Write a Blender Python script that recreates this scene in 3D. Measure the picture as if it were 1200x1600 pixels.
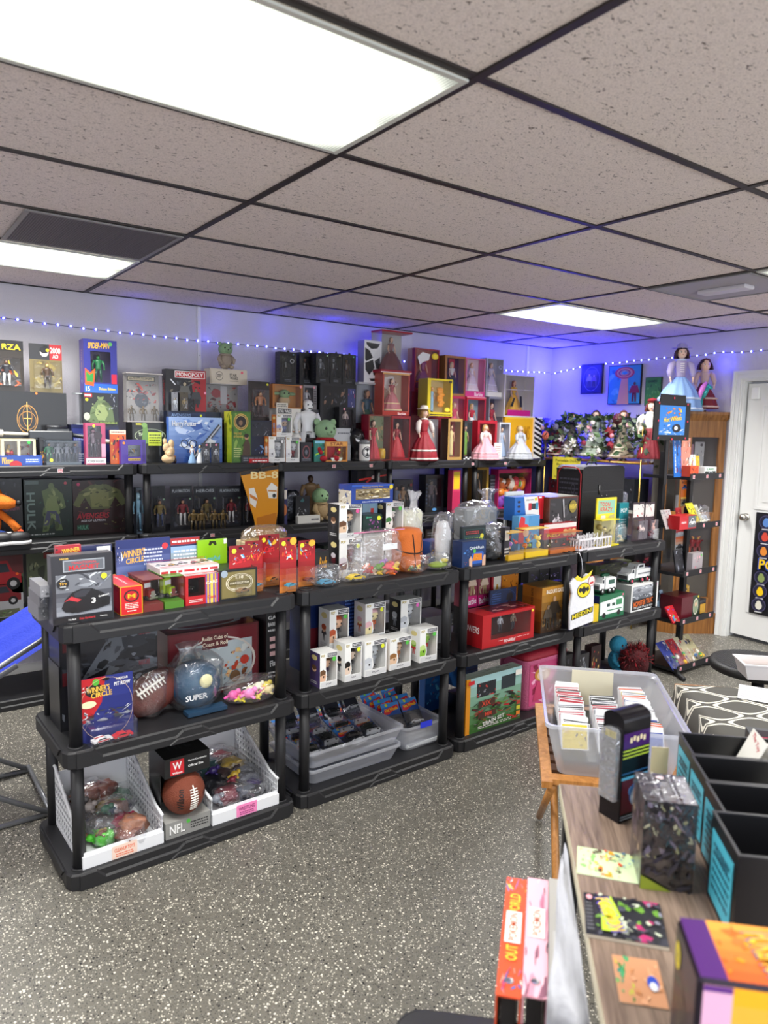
import bpy,math,random
from mathutils import Vector,Matrix
PI = math.pi
SC = bpy.context.scene
for _o in list(bpy.data.objects): bpy.data.objects.remove(_o)

# ---------------------------------------------------------------- camera
FOC,YAW,PITCH,ROLL = 1130.81,math.radians(36.085),math.radians(-6.567),math.radians(1.1415)
CAM = Vector((-1.2187,-1.3359,2.44 - 0.8226))
_f = Vector((math.sin(YAW)*math.cos(PITCH),math.cos(YAW)*math.cos(PITCH),math.sin(PITCH)))
_r0 = Vector((math.cos(YAW),-math.sin(YAW),0)); _u0 = _r0.cross(_f)
_r = math.cos(ROLL)*_r0 + math.sin(ROLL)*_u0
_u = -math.sin(ROLL)*_r0 + math.cos(ROLL)*_u0
cd = bpy.data.cameras.new('camera'); cam = bpy.data.objects.new('camera',cd); SC.collection.objects.link(cam)
cam.matrix_world = Matrix(((_r.x,_u.x,-_f.x,CAM.x),(_r.y,_u.y,-_f.y,CAM.y),(_r.z,_u.z,-_f.z,CAM.z),(0,0,0,1)))
cd.sensor_fit = 'VERTICAL'; cd.sensor_height = 24; cd.lens = FOC*24/1600
cd.clip_start = 0.02; cd.clip_end = 60
cd.dof.use_dof = True; cd.dof.focus_distance = 3.4; cd.dof.aperture_fstop = 2.0
SC.camera = cam

# ---------------------------------------------------------------- view, world
SC.view_settings.view_transform = 'Standard'; SC.view_settings.look = 'None'
SC.view_settings.gamma = 1; SC.view_settings.use_curve_mapping = False
SC.view_settings.exposure = 0.20
LAMP_W = 36.0            # watts of each ceiling fixture
FILL_W = 130.0  # watts of the light added behind the camera
LED_K = 1.0
DIFF_E = 2.2             # emission of the lens panels
wd = bpy.data.worlds.new('world'); SC.world = wd; wd.use_nodes = True
wd.node_tree.nodes['Background'].inputs[0].default_value = (0.75,0.78,0.9,1)
wd.node_tree.nodes['Background'].inputs[1].default_value = 0.15
try:
    SC.cycles.transparent_max_bounces = 24
except Exception: pass

# ---------------------------------------------------------------- materials
def lin(h):
    h = h.lstrip('#'); v = [int(h[i:i+2],16)/255 for i in (0,2,4)]
    return tuple((c/12.92 if c <= .04045 else ((c+.055)/1.055)**2.4) for c in v) + (1,)
_mats = {}
def mat(h,rough=.45,metal=0.,bump=0.,bscale=60.,coat=0.,em=0.):
    k = (h,rough,metal,bump,bscale,coat,em)
    if k in _mats: return _mats[k]
    m = bpy.data.materials.new('m_'+h.lstrip('#')); m.use_nodes = True
    nt = m.node_tree; b = nt.nodes['Principled BSDF']
    b.inputs['Base Color'].default_value = lin(h); b.inputs['Roughness'].default_value = rough
    b.inputs['Metallic'].default_value = metal; b.inputs['Coat Weight'].default_value = coat
    if em: b.inputs['Emission Color'].default_value = lin(h); b.inputs['Emission Strength'].default_value = em
    if bump:
        tc = nt.nodes.new('ShaderNodeTexCoord'); n = nt.nodes.new('ShaderNodeTexNoise'); n.inputs['Scale'].default_value = bscale
        n.inputs['Detail'].default_value = 4
        bp = nt.nodes.new('ShaderNodeBump'); bp.inputs['Strength'].default_value = bump; bp.inputs['Distance'].default_value = .01
        nt.links.new(tc.outputs['Object'],n.inputs['Vector']); nt.links.new(n.outputs[0],bp.inputs['Height']); nt.links.new(bp.outputs[0],b.inputs['Normal'])
    _mats[k] = m; return m
def C(h): return mat(h,.38,coat=.15)            # printed card
def fab(h): return mat(h,.85,bump=.5,bscale=140)    # cloth
def pla(h): return mat(h,.3)
def met(h,r=.3): return mat(h,r,1.)

def clear_mat(name,tint='ffffff',fac=.10,edge=.55,rough=.08,wrinkle=0.,wscale=30.,haze=0.,hazec='ffffff'):
    m = bpy.data.materials.new(name); m.use_nodes = True; nt = m.node_tree; nt.nodes.clear()
    N = nt.nodes.new; L = nt.links.new
    out = N('ShaderNodeOutputMaterial'); tr = N('ShaderNodeBsdfTransparent'); tr.inputs[0].default_value = lin(tint)
    gl = N('ShaderNodeBsdfGlossy'); gl.inputs['Roughness'].default_value = rough; gl.inputs['Color'].default_value = (.95,.96,1,1)
    lw = N('ShaderNodeLayerWeight'); lw.inputs['Blend'].default_value = .35
    mr = N('ShaderNodeMapRange'); mr.inputs['To Min'].default_value = fac; mr.inputs['To Max'].default_value = edge
    L(lw.outputs['Facing'],mr.inputs['Value'])
    mx = N('ShaderNodeMixShader'); L(mr.outputs[0],mx.inputs[0])
    src = tr.outputs[0]
    if haze:
        df = N('ShaderNodeBsdfDiffuse'); df.inputs[0].default_value = lin(hazec)
        tl = N('ShaderNodeBsdfTranslucent'); tl.inputs[0].default_value = lin(hazec)
        m2 = N('ShaderNodeMixShader'); m2.inputs[0].default_value = .5; L(df.outputs[0],m2.inputs[1]); L(tl.outputs[0],m2.inputs[2])
        m3 = N('ShaderNodeMixShader'); m3.inputs[0].default_value = haze; L(tr.outputs[0],m3.inputs[1]); L(m2.outputs[0],m3.inputs[2]); src = m3.outputs[0]
    L(src,mx.inputs[1]); L(gl.outputs[0],mx.inputs[2])
    if wrinkle:
        tc = N('ShaderNodeTexCoord'); n = N('ShaderNodeTexNoise'); n.inputs['Scale'].default_value = wscale; n.inputs['Detail'].default_value = 2; n.inputs['Distortion'].default_value = 1.5
        bp = N('ShaderNodeBump'); bp.inputs['Strength'].default_value = wrinkle; bp.inputs['Distance'].default_value = .02
        L(tc.outputs['Object'],n.inputs['Vector']); L(n.outputs[0],bp.inputs['Height']); L(bp.outputs[0],gl.inputs['Normal']); L(bp.outputs[0],lw.inputs['Normal'])
    L(mx.outputs[0],out.inputs[0]); return m
M_PANE = clear_mat('clear_window',fac=.025,edge=.25,rough=.2)
M_BUB = clear_mat('clear_bubble',fac=.05,edge=.45,rough=.12,wrinkle=.04,wscale=18)
M_BAG = clear_mat('plastic_bag',fac=.06,edge=.55,rough=.14,wrinkle=.6,wscale=14,haze=.05)
M_FROSTBAG = clear_mat('frosted_bag',fac=.08,edge=.5,rough=.2,wrinkle=.9,wscale=18,haze=.35)
M_BIN = clear_mat('cloudy_bin',tint='f4f6fa',fac=.06,edge=.4,rough=.18,haze=.42,hazec='f6f8ff')
M_GLASS = clear_mat('glass',fac=.06,edge=.6,rough=.02)
M_ORG = clear_mat('organza',fac=.02,edge=.1,rough=.6,haze=.6,hazec='dcd6f4')

# ---------------------------------------------------------------- mesh builder
class MB:
    def __init__(s): s.v = []; s.f = []; s.m = []; s.sm = []; s.ms = []
    def mi(s,m):
        if isinstance(m,str): m = C(m)
        if m not in s.ms: s.ms.append(m)
        return s.ms.index(m)
    def face(s,pts,m,smooth=False):
        i = len(s.v); s.v += [tuple(p) for p in pts]; s.f.append(tuple(range(i,i+len(pts)))); s.m.append(s.mi(m)); s.sm.append(smooth)
    def mesh(s,vs,fs,m,smooth=False):
        i = len(s.v); s.v += [tuple(p) for p in vs]; k = s.mi(m)
        for f in fs: s.f.append(tuple(a+i for a in f)); s.m.append(k); s.sm.append(smooth)
    def box(s,x0,y0,z0,x1,y1,z1,m,skip=''):
        P = [(x0,y0,z0),(x1,y0,z0),(x1,y1,z0),(x0,y1,z0),(x0,y0,z1),(x1,y0,z1),(x1,y1,z1),(x0,y1,z1)]
        s.mesh(P,[(0,3,2,1),(4,5,6,7),(0,1,5,4),(1,2,6,5),(2,3,7,6),(3,0,4,7)],m)
    def bbox(s,x0,y0,z0,x1,y1,z1,m,b=.004):   # box with bevelled vertical edges and top
        b = min(b,(x1-x0)/3,(y1-y0)/3,(z1-z0)/3)
        def ring(k,z): return [(x0+k,y0+b,z),(x0+b,y0+k,z),(x1-b,y0+k,z),(x1-k,y0+b,z),(x1-k,y1-b,z),(x1-b,y1-k,z),(x0+b,y1-k,z),(x0+k,y1-b,z)]
        s.loft([ring(b*.7,z0),ring(0,z0+b),ring(0,z1-b),ring(b*.7,z1)],m,True,False)
    def loft(s,rings,m,caps=True,smooth=True,closed=True):
        n = len(rings[0]); vs = [p for r in rings for p in r]; fs = []
        for a in range(len(rings)-1):
            for i in range(n if closed else n-1):
                j = (i+1) % n; fs.append((a*n+i,a*n+j,(a+1)*n+j,(a+1)*n+i))
        if caps: fs.append(tuple(reversed(range(n)))); fs.append(tuple((len(rings)-1)*n+i for i in range(n)))
        s.mesh(vs,fs,m,smooth)
    def prism(s,pts,y0,y1,m):      # outline in xz, extruded along y
        s.loft([[(x,y0,z) for x,z in pts],[(x,y1,z) for x,z in pts]],m,True,False)
    def prismz(s,pts,z0,z1,m):
        s.loft([[(x,y,z0) for x,y in pts],[(x,y,z1) for x,y in pts]],m,True,False)
    def prismx(s,pts,x0,x1,m):
        s.loft([[(x0,y,z) for y,z in pts],[(x1,y,z) for y,z in pts]],m,True,False)
    def lathe(s,prof,m,n=16,c=(0,0,0),sx=1,sy=1,ruf=0,rk=8,smooth=True):
        rings = []
        for r,z in prof:
            rings.append([(c[0]+sx*r*(1+ruf*math.cos(rk*2*PI*i/n))*math.cos(2*PI*i/n),c[1]+sy*r*(1+ruf*math.cos(rk*2*PI*i/n))*math.sin(2*PI*i/n),c[2]+z) for i in range(n)])
        s.loft(rings,m,True,smooth)
    def ell(s,c,r,m,nu=12,nv=8):
        if not hasattr(r,'__len__'): r = (r,r,r)
        rings = []
        for j in range(1,nv):
            t = PI*j/nv; rings.append([(c[0]+r[0]*math.sin(t)*math.cos(2*PI*i/nu),c[1]+r[1]*math.sin(t)*math.sin(2*PI*i/nu),c[2]-r[2]*math.cos(t)) for i in range(nu)])
        n = nu; vs = [p for q in rings for p in q]; fs = []
        for a in range(len(rings)-1):
            for i in range(n): j = (i+1) % n; fs.append((a*n+i,a*n+j,(a+1)*n+j,(a+1)*n+i))
        b = len(vs); vs += [(c[0],c[1],c[2]-r[2]),(c[0],c[1],c[2]+r[2])]; k = (len(rings)-1)*n
        for i in range(n): j = (i+1) % n; fs.append((b,j,i)); fs.append((b+1,k+i,k+j))
        s.mesh(vs,fs,m,True)
    def tube(s,pts,rad,m,n=8,flat=1.):
        pts = [Vector(p) for p in pts]
        if not hasattr(rad,'__len__'): rad = [rad]*len(pts)
        rings = []; up = None
        for i,p in enumerate(pts):
            t = (pts[min(i+1,len(pts)-1)]-pts[max(i-1,0)]).normalized()
            if up is None: up = Vector((0,0,1)) if abs(t.z) < .8 else Vector((0,1,0))
            a = t.cross(up).normalized(); b = a.cross(t).normalized(); up = b
            rings.append([tuple(p+a*rad[i]*math.cos(2*PI*k/n)+b*rad[i]*flat*math.sin(2*PI*k/n)) for k in range(n)])
        s.loft(rings,m,True,True)
    def add(s,o,M):
        i = len(s.v); s.v += [tuple(M @ Vector(p)) for p in o.v]
        for f,m,q in zip(o.f,o.m,o.sm): s.f.append(tuple(a+i for a in f)); s.m.append(s.mi(o.ms[m])); s.sm.append(q)
    def build(s,name,parent=None,loc=(0,0,0),rz=0.):
        me = bpy.data.meshes.new(name); me.from_pydata(s.v,[],s.f)
        for m in s.ms: me.materials.append(m)
        me.polygons.foreach_set('material_index',s.m); me.polygons.foreach_set('use_smooth',s.sm); me.update()
        o = bpy.data.objects.new(name,me); SC.collection.objects.link(o)
        o.location = loc; o.rotation_euler = (0,0,rz)
        if parent is not None: o.parent = parent
        return o
def T(x=0,y=0,z=0,rz=0,rx=0,ry=0,s=1.):
    return Matrix.Translation((x,y,z)) @ Matrix.Rotation(rz,4,'Z') @ Matrix.Rotation(ry,4,'Y') @ Matrix.Rotation(rx,4,'X') @ Matrix.Scale(s,4)
def thing(name,label,cat,loc=(0,0,0),rz=0.,group=None):
    o = bpy.data.objects.new(name,None); SC.collection.objects.link(o); o.location = loc; o.rotation_euler = (0,0,rz)
    o.empty_display_size = .05; o['label'] = label; o['category'] = cat
    if group: o['group'] = group
    return o
def tag(o,label,cat,group=None):
    o['label'] = label; o['category'] = cat
    if group: o['group'] = group
    return o
def struct(o): o['kind'] = 'structure'; return o
def dup(root,loc,rz=None,label=None,group=None):
    r = root.copy(); SC.collection.objects.link(r); r.location = loc
    if rz is not None: r.rotation_euler = (root.rotation_euler[0],root.rotation_euler[1],rz)
    if label: r['label'] = label
    if group: r['group'] = group
    for ch in list(root.children):
        c = ch.copy(); SC.collection.objects.link(c); c.parent = r
        for g in ch.children:
            d = g.copy(); SC.collection.objects.link(d); d.parent = c
    return r

# ---------------------------------------------------------------- lettering as mesh
_tc = {}
def textmesh(s,bold=0.02,shear=0.):
    k = (s,bold,shear)
    if k in _tc: return _tc[k]
    cu = bpy.data.curves.new('t','FONT'); cu.body = s; cu.size = 1; cu.resolution_u = 2; cu.offset = bold; cu.shear = shear
    ob = bpy.data.objects.new('t',cu); SC.collection.objects.link(ob)
    bpy.context.view_layer.update()
    me = bpy.data.meshes.new_from_object(ob.evaluated_get(bpy.context.evaluated_depsgraph_get()))
    vs = [(v.co.x,v.co.y) for v in me.vertices]; fs = [tuple(p.vertices) for p in me.polygons]
    bpy.data.objects.remove(ob); bpy.data.curves.remove(cu); bpy.data.meshes.remove(me)
    if not vs: vs = [(0,0)]
    x0 = min(v[0] for v in vs); x1 = max(v[0] for v in vs); y0 = min(v[1] for v in vs); y1 = max(v[1] for v in vs)
    vs = [((x-x0)/max(x1-x0,1e-6)-.5,(y-y0)/max(y1-y0,1e-6)-.5) for x,y in vs]
    _tc[k] = (vs,fs); return _tc[k]

# ---------------------------------------------------------------- printed artwork on a face
def draw(mb,O,U,V,art,rnd=None,dz=.00018,z0=.0003):
    """O corner, U and V full edge vectors of the face (U right, V up as seen from outside)"""
    O,U,V = Vector(O),Vector(U),Vector(V); N = U.cross(V).normalized(); w,h = U.length,V.length
    lay = [z0]
    def put(p): return tuple(O+U*p[0]+V*p[1]+N*lay[0])
    def poly(pts,c):
        mb.face([put(p) for p in pts],c); lay[0] += dz
    def ellp(cx,cy,rx,ry,c,n=20): poly([(cx+rx*math.cos(2*PI*i/n),cy+ry*math.sin(2*PI*i/n)) for i in range(n)],c)
    for a in art:
        k = a[0]
        if k == 'r': poly([(a[1],a[2]),(a[3],a[2]),(a[3],a[4]),(a[1],a[4])],a[5])
        elif k == 'e': ellp(*a[1:6])
        elif k == 'o':   # ring
            _,cx,cy,rx,ry,th,c = a; n = 24
            for i in range(n):
                t0,t1 = 2*PI*i/n,2*PI*(i+1)/n
                mb.face([put((cx+q*rx*math.cos(t),cy+q*ry*math.sin(t))) for q,t in ((1,t0),(1,t1),(1-th,t1),(1-th,t0))],c)
            lay[0] += dz
        elif k == 's': ellp(a[1],a[2],a[3]/w,a[3]/h,a[4])      # price sticker, radius in metres
        elif k == 'p': poly(a[1],a[2])
        elif k == 't':
            _,s,cx,cy,tw,th,c = a[:7]; rot = a[7] if len(a) > 7 else 0; sh = a[8] if len(a) > 8 else 0
            vs,fs = textmesh(s,.02,sh); ca,sa = math.cos(rot),math.sin(rot); W,H = (tw*w,th*h) if abs(rot) < .8 else (tw*h,th*w)
            P = []
            for x,y in vs:
                X,Y = x*W,y*H; P.append(put((cx+(X*ca-Y*sa)/w,cy+(X*sa+Y*ca)/h)))
            mb.mesh(P,fs,c); lay[0] += dz
        elif k == 'l':    # fine print rows
            _,x0,y0,x1,y1,n,c = a; R = random.Random(int(x0*99+y0*77)); q = (y1-y0)/n
            for i in range(n):
                x = x0
                while x < x1-.01:
                    e = min(x1,x+R.uniform(.03,.12)*(x1-x0)/.6); mb.face([put(p) for p in ((x,y0+i*q+q*.25),(e,y0+i*q+q*.25),(e,y0+i*q+q*.7),(x,y0+i*q+q*.7))],c); x = e+.02*(x1-x0)/.6
            lay[0] += dz
        elif k == 'b':    # busy printed picture: many small torn shapes
            _,seed,x0,y0,x1,y1,cols,n = a; R = random.Random(seed)
            for i in range(int(n*2.6)):
                big = i < n*.5; q = 1. if big else R.uniform(.25,.6)
                cx,cy = R.uniform(x0,x1),R.uniform(y0,y1); rx,ry = q*R.uniform(.06,.20)*(x1-x0),q*R.uniform(.05,.18)*(y1-y0); m = R.randint(4,8); ph = R.random()*6; tw = R.uniform(-.8,.8)
                pts = []
                for j in range(m):
                    t = ph+2*PI*j/m; r_ = R.uniform(.45,1.2); X = rx*r_*math.cos(t); pts.append((min(x1,max(x0,cx+X)),min(y1,max(y0,cy+ry*r_*math.sin(t)+tw*X))))
                mb.face([put(p) for p in pts],R.choice(cols)); lay[0] += dz*.3
        elif k == 'f':    # printed standing figure
            _,cx,y0,hh,c1,c2,c3 = a; q = hh*h/w
            poly([(cx-.14*q,y0),(cx-.05*q,y0),(cx,y0+.42*hh),(cx+.05*q,y0),(cx+.14*q,y0),(cx+.12*q,y0+.5*hh),(cx-.12*q,y0+.5*hh)],c2)
            poly([(cx-.12*q,y0+.45*hh),(cx+.12*q,y0+.45*hh),(cx+.26*q,y0+.42*hh),(cx+.3*q,y0+.5*hh),(cx+.18*q,y0+.82*hh),(cx-.18*q,y0+.82*hh),(cx-.3*q,y0+.5*hh),(cx-.26*q,y0+.42*hh)],c1)
            ellp(cx,y0+.91*hh,.075*q,.09*hh,c3,12)
        elif k == 'c':    # printed car, side view
            _,x0,y0,x1,y1,c1,c2 = a; W = x1-x0; H = y1-y0
            q = lambda x,y: (x0+x*W,y0+y*H)
            poly([q(0,.2),q(1,.2),q(1,.5),q(.78,.58),q(.64,.95),q(.32,.95),q(.2,.6),q(0,.48)],c1)
            poly([q(.27,.58),q(.7,.58),q(.61,.86),q(.36,.86)],c2)
            for t in (.2,.78):
                ellp(x0+t*W,y0+.2*H,.2*H*h/w,.2*H,'101014',12); ellp(x0+t*W,y0+.2*H,.1*H*h/w,.1*H,'b8b8bc',10)
        elif k == 'g':    # gradient made of printed bands
            _,x0,y0,x1,y1,ca,cb,n = a
            A = [int(ca[i:i+2],16) for i in (0,2,4)]; B = [int(cb[i:i+2],16) for i in (0,2,4)]
            for i in range(n):
                t = i/(n-1); c = '%02x%02x%02x' % tuple(int(p+(q-p)*t) for p,q in zip(A,B))
                mb.face([put(p) for p in ((x0,y0+(y1-y0)*i/n),(x1,y0+(y1-y0)*i/n),(x1,y0+(y1-y0)*(i+1)/n),(x0,y0+(y1-y0)*(i+1)/n))],c)
            lay[0] += dz
def art_front(mb,w,h,art,y=0.,x0=None,z=0.): draw(mb,((-w/2) if x0 is None else x0,y,z),(w,0,0),(0,0,h),art)
def art_left(mb,w,d,h,art,y=0.): draw(mb,(-w/2,y+d,0),(0,-d,0),(0,0,h),art)
def art_top(mb,w,d,h,art,y=0.): draw(mb,(-w/2,y,h),(w,0,0),(0,d,0),art)

# ---------------------------------------------------------------- frames: a shelf front as a line on the floor plan
class Frame:
    def __init__(s,x,y,a=0.): s.o = Vector((x,y,0)); s.a = a; s.ex = Vector((math.cos(a),math.sin(a),0)); s.ey = Vector((-math.sin(a),math.cos(a),0))
    def w(s,x,y,z=0.): return s.o+s.ex*x+s.ey*y+Vector((0,0,z))
    def ray(s,u,v): return _f+_r*((u-600)/FOC)+_u*((800-v)/FOC)
    def at(s,u,v,d):        # point on the upright plane d behind the front line -> (along, height)
        q = s.ray(u,v); t = ((s.o+s.ey*d-CAM).dot(s.ey))/q.dot(s.ey); p = CAM+q*t
        return (p-s.o).dot(s.ex),p.z
    def fl(s,u,v,z):        # point on the level z -> (along, behind)
        q = s.ray(u,v); t = (z-CAM.z)/q.z; p = CAM+q*t-s.o
        return p.dot(s.ex),p.dot(s.ey)
    def span(s,u0,u1,vt,vb,d,on=None):
        vm = (vt+vb)/2; a,_ = s.at(u0,vm,d); b,_ = s.at(u1,vm,d); um = (u0+u1)/2
        z1 = s.at(um,vt,d)[1]; z0 = s.at(um,vb,d)[1] if on is None else on
        return (a+b)/2,b-a,z0,max(z1-z0,.02)
# ================================================================ the room
H = 2.44; XW,YW = 4.40,3.60; XL,YB = -3.6,-4.0
def noise_mat(name,base,dark,kind):
    m = bpy.data.materials.new(name); m.use_nodes = True; nt = m.node_tree; b = nt.nodes['Principled BSDF']; N = nt.nodes.new; L = nt.links.new
    tc = N('ShaderNodeTexCoord')
    def noise(sc,det=4,rgh=.6):
        n = N('ShaderNodeTexNoise'); n.inputs['Scale'].default_value = sc; n.inputs['Detail'].default_value = det; n.inputs['Roughness'].default_value = rgh; L(tc.outputs['Object'],n.inputs['Vector']); return n.outputs[0]
    def ramp(src,p0,c0,p1,c1,const=False):
        r = N('ShaderNodeValToRGB'); r.color_ramp.elements[0].position = p0; r.color_ramp.elements[0].color = c0
        r.color_ramp.elements[1].position = p1; r.color_ramp.elements[1].color = c1
        if const: r.color_ramp.interpolation = 'CONSTANT'
        L(src,r.inputs[0]); return r.outputs[0]
    def mix(fac,a,bb):
        x = N('ShaderNodeMix'); x.data_type = 'RGBA'; L(fac,x.inputs[0])
        for v,i in ((a,6),(bb,7)):
            if isinstance(v,tuple): x.inputs[i].default_value = v
            else: L(v,x.inputs[i])
        return x.outputs[2]
    def bump(src,st,dist,inv=False):
        bp = N('ShaderNodeBump'); bp.inputs['Strength'].default_value = st; bp.inputs['Distance'].default_value = dist; bp.invert = inv; L(src,bp.inputs['Height']); L(bp.outputs[0],b.inputs['Normal'])
    W = (1,1,1,1); K = (0,0,0,1)
    if kind == 'ceiling':
        mp = N('ShaderNodeMapping'); mp.inputs['Scale'].default_value = (1,1.7,1); L(tc.outputs['Object'],mp.inputs[0])
        n = N('ShaderNodeTexNoise'); n.inputs['Scale'].default_value = 62; n.inputs['Detail'].default_value = 3; n.inputs['Distortion'].default_value = 1.2; L(mp.outputs[0],n.inputs['Vector'])
        pits = ramp(n.outputs[0],.335,W,.37,K)
        fine = noise(240,2); grain = ramp(fine,.3,(.35,.35,.35,1),.55,K)
        mx = N('ShaderNodeMath'); mx.operation = 'MAXIMUM'; L(pits,mx.inputs[0]); L(grain,mx.inputs[1])
        L(mix(mx.outputs[0],lin(base),lin(dark)),b.inputs['Base Color']); b.inputs['Roughness'].default_value = .95
        bump(mx.outputs[0],.5,.004,True)
    elif kind == 'floor':
        def flakes(sc,thr,seed):
            v = N('ShaderNodeTexVoronoi'); v.inputs['Scale'].default_value = sc; mp = N('ShaderNodeMapping'); mp.inputs['Location'].default_value = (seed,seed*2,0); L(tc.outputs['Object'],mp.inputs[0]); 
            L(mp.outputs[0],v.inputs['Vector'])
            sp = N('ShaderNodeSeparateColor'); L(v.outputs['Color'],sp.inputs[0]); 
            g = N('ShaderNodeMath'); g.operation = 'GREATER_THAN'; g.inputs[1].default_value = thr; L(sp.outputs[0],g.inputs[0])
            d = N('ShaderNodeMath'); d.operation = 'LESS_THAN'; d.inputs[1].default_value = .36; L(v.outputs['Distance'],d.inputs[0])
            q = N('ShaderNodeMath'); q.operation = 'MULTIPLY'; L(g.outputs[0],q.inputs[0]); L(d.outputs[0],q.inputs[1]); return q.outputs[0]
        c0 = mix(noise(3,3),lin('5e5b54'),lin('6d6a61'))
        c0 = mix(flakes(210,.62,1.3),c0,lin('787771')); c0 = mix(flakes(190,.6,7.7),c0,lin('4a4947'))
        c0 = mix(flakes(185,.75,3.1),c0,lin('1b1a1c')); c0 = mix(flakes(160,.72,5.7),c0,lin('c9c4b6')); c0 = mix(flakes(100,.86,9.2),c0,lin('d8d2c4')); c0 = mix(flakes(105,.89,2.2),c0,lin('141416'))
        L(c0,b.inputs['Base Color']); b.inputs['Roughness'].default_value = .42; bump(noise(120,3),.12,.003)
    elif kind == 'wall':
        L(mix(noise(2.5,3),lin(base),lin(dark)),b.inputs['Base Color']); b.inputs['Roughness'].default_value = .75; bump(noise(95,3),.55,.006)
    elif kind == 'black':     # moulded shelf plastic
        b.inputs['Base Color'].default_value = lin(base); b.inputs['Roughness'].default_value = .5; bump(noise(420,2),.12,.002)
    elif kind == 'wood':
        mp = N('ShaderNodeMapping'); mp.inputs['Scale'].default_value = (18,18,1.2); L(tc.outputs['Object'],mp.inputs[0])
        n = N('ShaderNodeTexNoise'); n.inputs['Scale'].default_value = 3; n.inputs['Detail'].default_value = 6; n.inputs['Distortion'].default_value = .6; L(mp.outputs[0],n.inputs['Vector'])
        L(ramp(n.outputs[0],.3,lin(dark),.7,lin(base)),b.inputs['Base Color']); b.inputs['Roughness'].default_value = .38; bump(n.outputs[0],.1,.003)
    elif kind == 'deskwood':
        mp = N('ShaderNodeMapping'); mp.inputs['Scale'].default_value = (26,1.6,26); L(tc.outputs['Object'],mp.inputs[0])
        n = N('ShaderNodeTexNoise'); n.inputs['Scale'].default_value = 4; n.inputs['Detail'].default_value = 8; n.inputs['Distortion'].default_value = .9; L(mp.outputs[0],n.inputs['Vector'])
        L(ramp(n.outputs[0],.3,lin(dark),.72,lin(base)),b.inputs['Base Color']); b.inputs['Roughness'].default_value = .5; bump(n.outputs[0],.15,.002)
    return m
M_CEIL = noise_mat('ceiling_tile','eee1d8','7c6f67','ceiling')
M_FLOOR = noise_mat('flake_epoxy_floor','','','floor')
M_WALL = noise_mat('painted_wall','d4d1d8','cbc7d0','wall')
M_BLK = noise_mat('black_shelf_plastic','1b1b1e','','black')
M_WOOD = noise_mat('oak','a56f36','6e4219','wood')
M_WOODL = noise_mat('light_wood','c98c4c','a36a30','wood')
M_DESK = noise_mat('grey_brown_laminate','968171','5f4d42','deskwood')
M_WHITE = mat('e2e2e0',.5); M_TRIM = mat('e4e4e2',.45)

mb = MB(); mb.box(XL-.1,YB-.1,-.1,XW+.8,YW+.1,0,M_FLOOR); struct(mb.build('floor'))
# ceiling with its openings for the fixtures left in place (fixtures hang 2 mm below)
mb = MB(); mb.box(XL-.1,YB-.1,H,XW+.1,YW+.1,H+.1,M_CEIL); struct(mb.build('ceiling'))
mb = MB(); mb.box(XL-.1,YW,0,XW+.1,YW+.1,H,M_WALL); struct(mb.build('wall_back'))
DY0,DY1,DZ = .80,1.655,2.05       # door opening in the right wall
mb = MB(); mb.box(XW,DY1,0,XW+.1,YW,H,M_WALL); mb.box(XW,YB,0,XW+.1,DY0,H,M_WALL); mb.box(XW,DY0,DZ,XW+.1,DY1,H,M_WALL)
struct(mb.build('wall_right'))
mb = MB(); mb.box(XL-.1,YB,0,XL,YW,H,M_WALL); struct(mb.build('wall_left'))
WX0,WX1,WZ0,WZ1 = -2.6,3.0,.75,2.15      # added windows, unseen behind the camera, to brighten ceiling and shelf fronts
mb = MB(); mb.box(XL,YB-.1,0,XW,YB,WZ0,M_WALL); mb.box(XL,YB-.1,WZ1,XW,YB,H,M_WALL); mb.box(XL,YB-.1,WZ0,WX0,YB,WZ1,M_WALL); mb.box(WX1,YB-.1,WZ0,XW,YB,WZ1,M_WALL); struct(mb.build('wall_front'))
w1 = bpy.data.objects.new('added_window_1',None); SC.collection.objects.link(w1); struct(w1)
mb = MB()
for k in range(5):
    x_ = WX0+(WX1-WX0)*k/4; mb.box(x_-.02,YB-.06,WZ0,x_+.02,YB-.02,WZ1,M_TRIM)
mb.box(WX0,YB-.06,WZ0,WX1,YB-.02,WZ0+.03,M_TRIM); mb.box(WX0,YB-.06,WZ1-.03,WX1,YB-.02,WZ1,M_TRIM); mb.build('added_window_frame',w1)
mb = MB(); mb.box(WX0,YB-.045,WZ0+.03,WX1,YB-.04,WZ1-.03,M_GLASS); mb.build('pane',w1)
ld = bpy.data.lights.new('fill_light','AREA'); ld.shape = 'RECTANGLE'; ld.size = WX1-WX0; ld.size_y = WZ1-WZ0; ld.energy = FILL_W; ld.color = (.86,.93,1)  # area light added at the unseen windows to lift ceiling and goods
lo = bpy.data.objects.new('fill_light',ld); SC.collection.objects.link(lo); lo.location = ((WX0+WX1)/2,YB+.03,(WZ0+WZ1)/2); lo.rotation_euler = (PI/2,0,0)
# ceiling grid
mb = MB(); M_BAR = mat('2b2422',.5)
bw = .012
i = -3
while i*1.2192 < XW:
    x = i*1.2192
    if x > XL: mb.box(x-bw,YB,H-.006,x+bw,YW,H,M_BAR)
    i += 1
j = -6
while j*.6096 < YW:
    y = j*.6096
    if y > YB: mb.box(XL,y-bw,H-.0055,XW,y+bw,H,M_BAR)
    j += 1
mb.box(XL,YW-.012,H-.0062,XW,YW,H,mat('1c1919',.6)); mb.box(XW-.012,YB,H-.0062,XW,YW,H,mat('1c1919',.6))
struct(mb.build('trim_1'))
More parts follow.
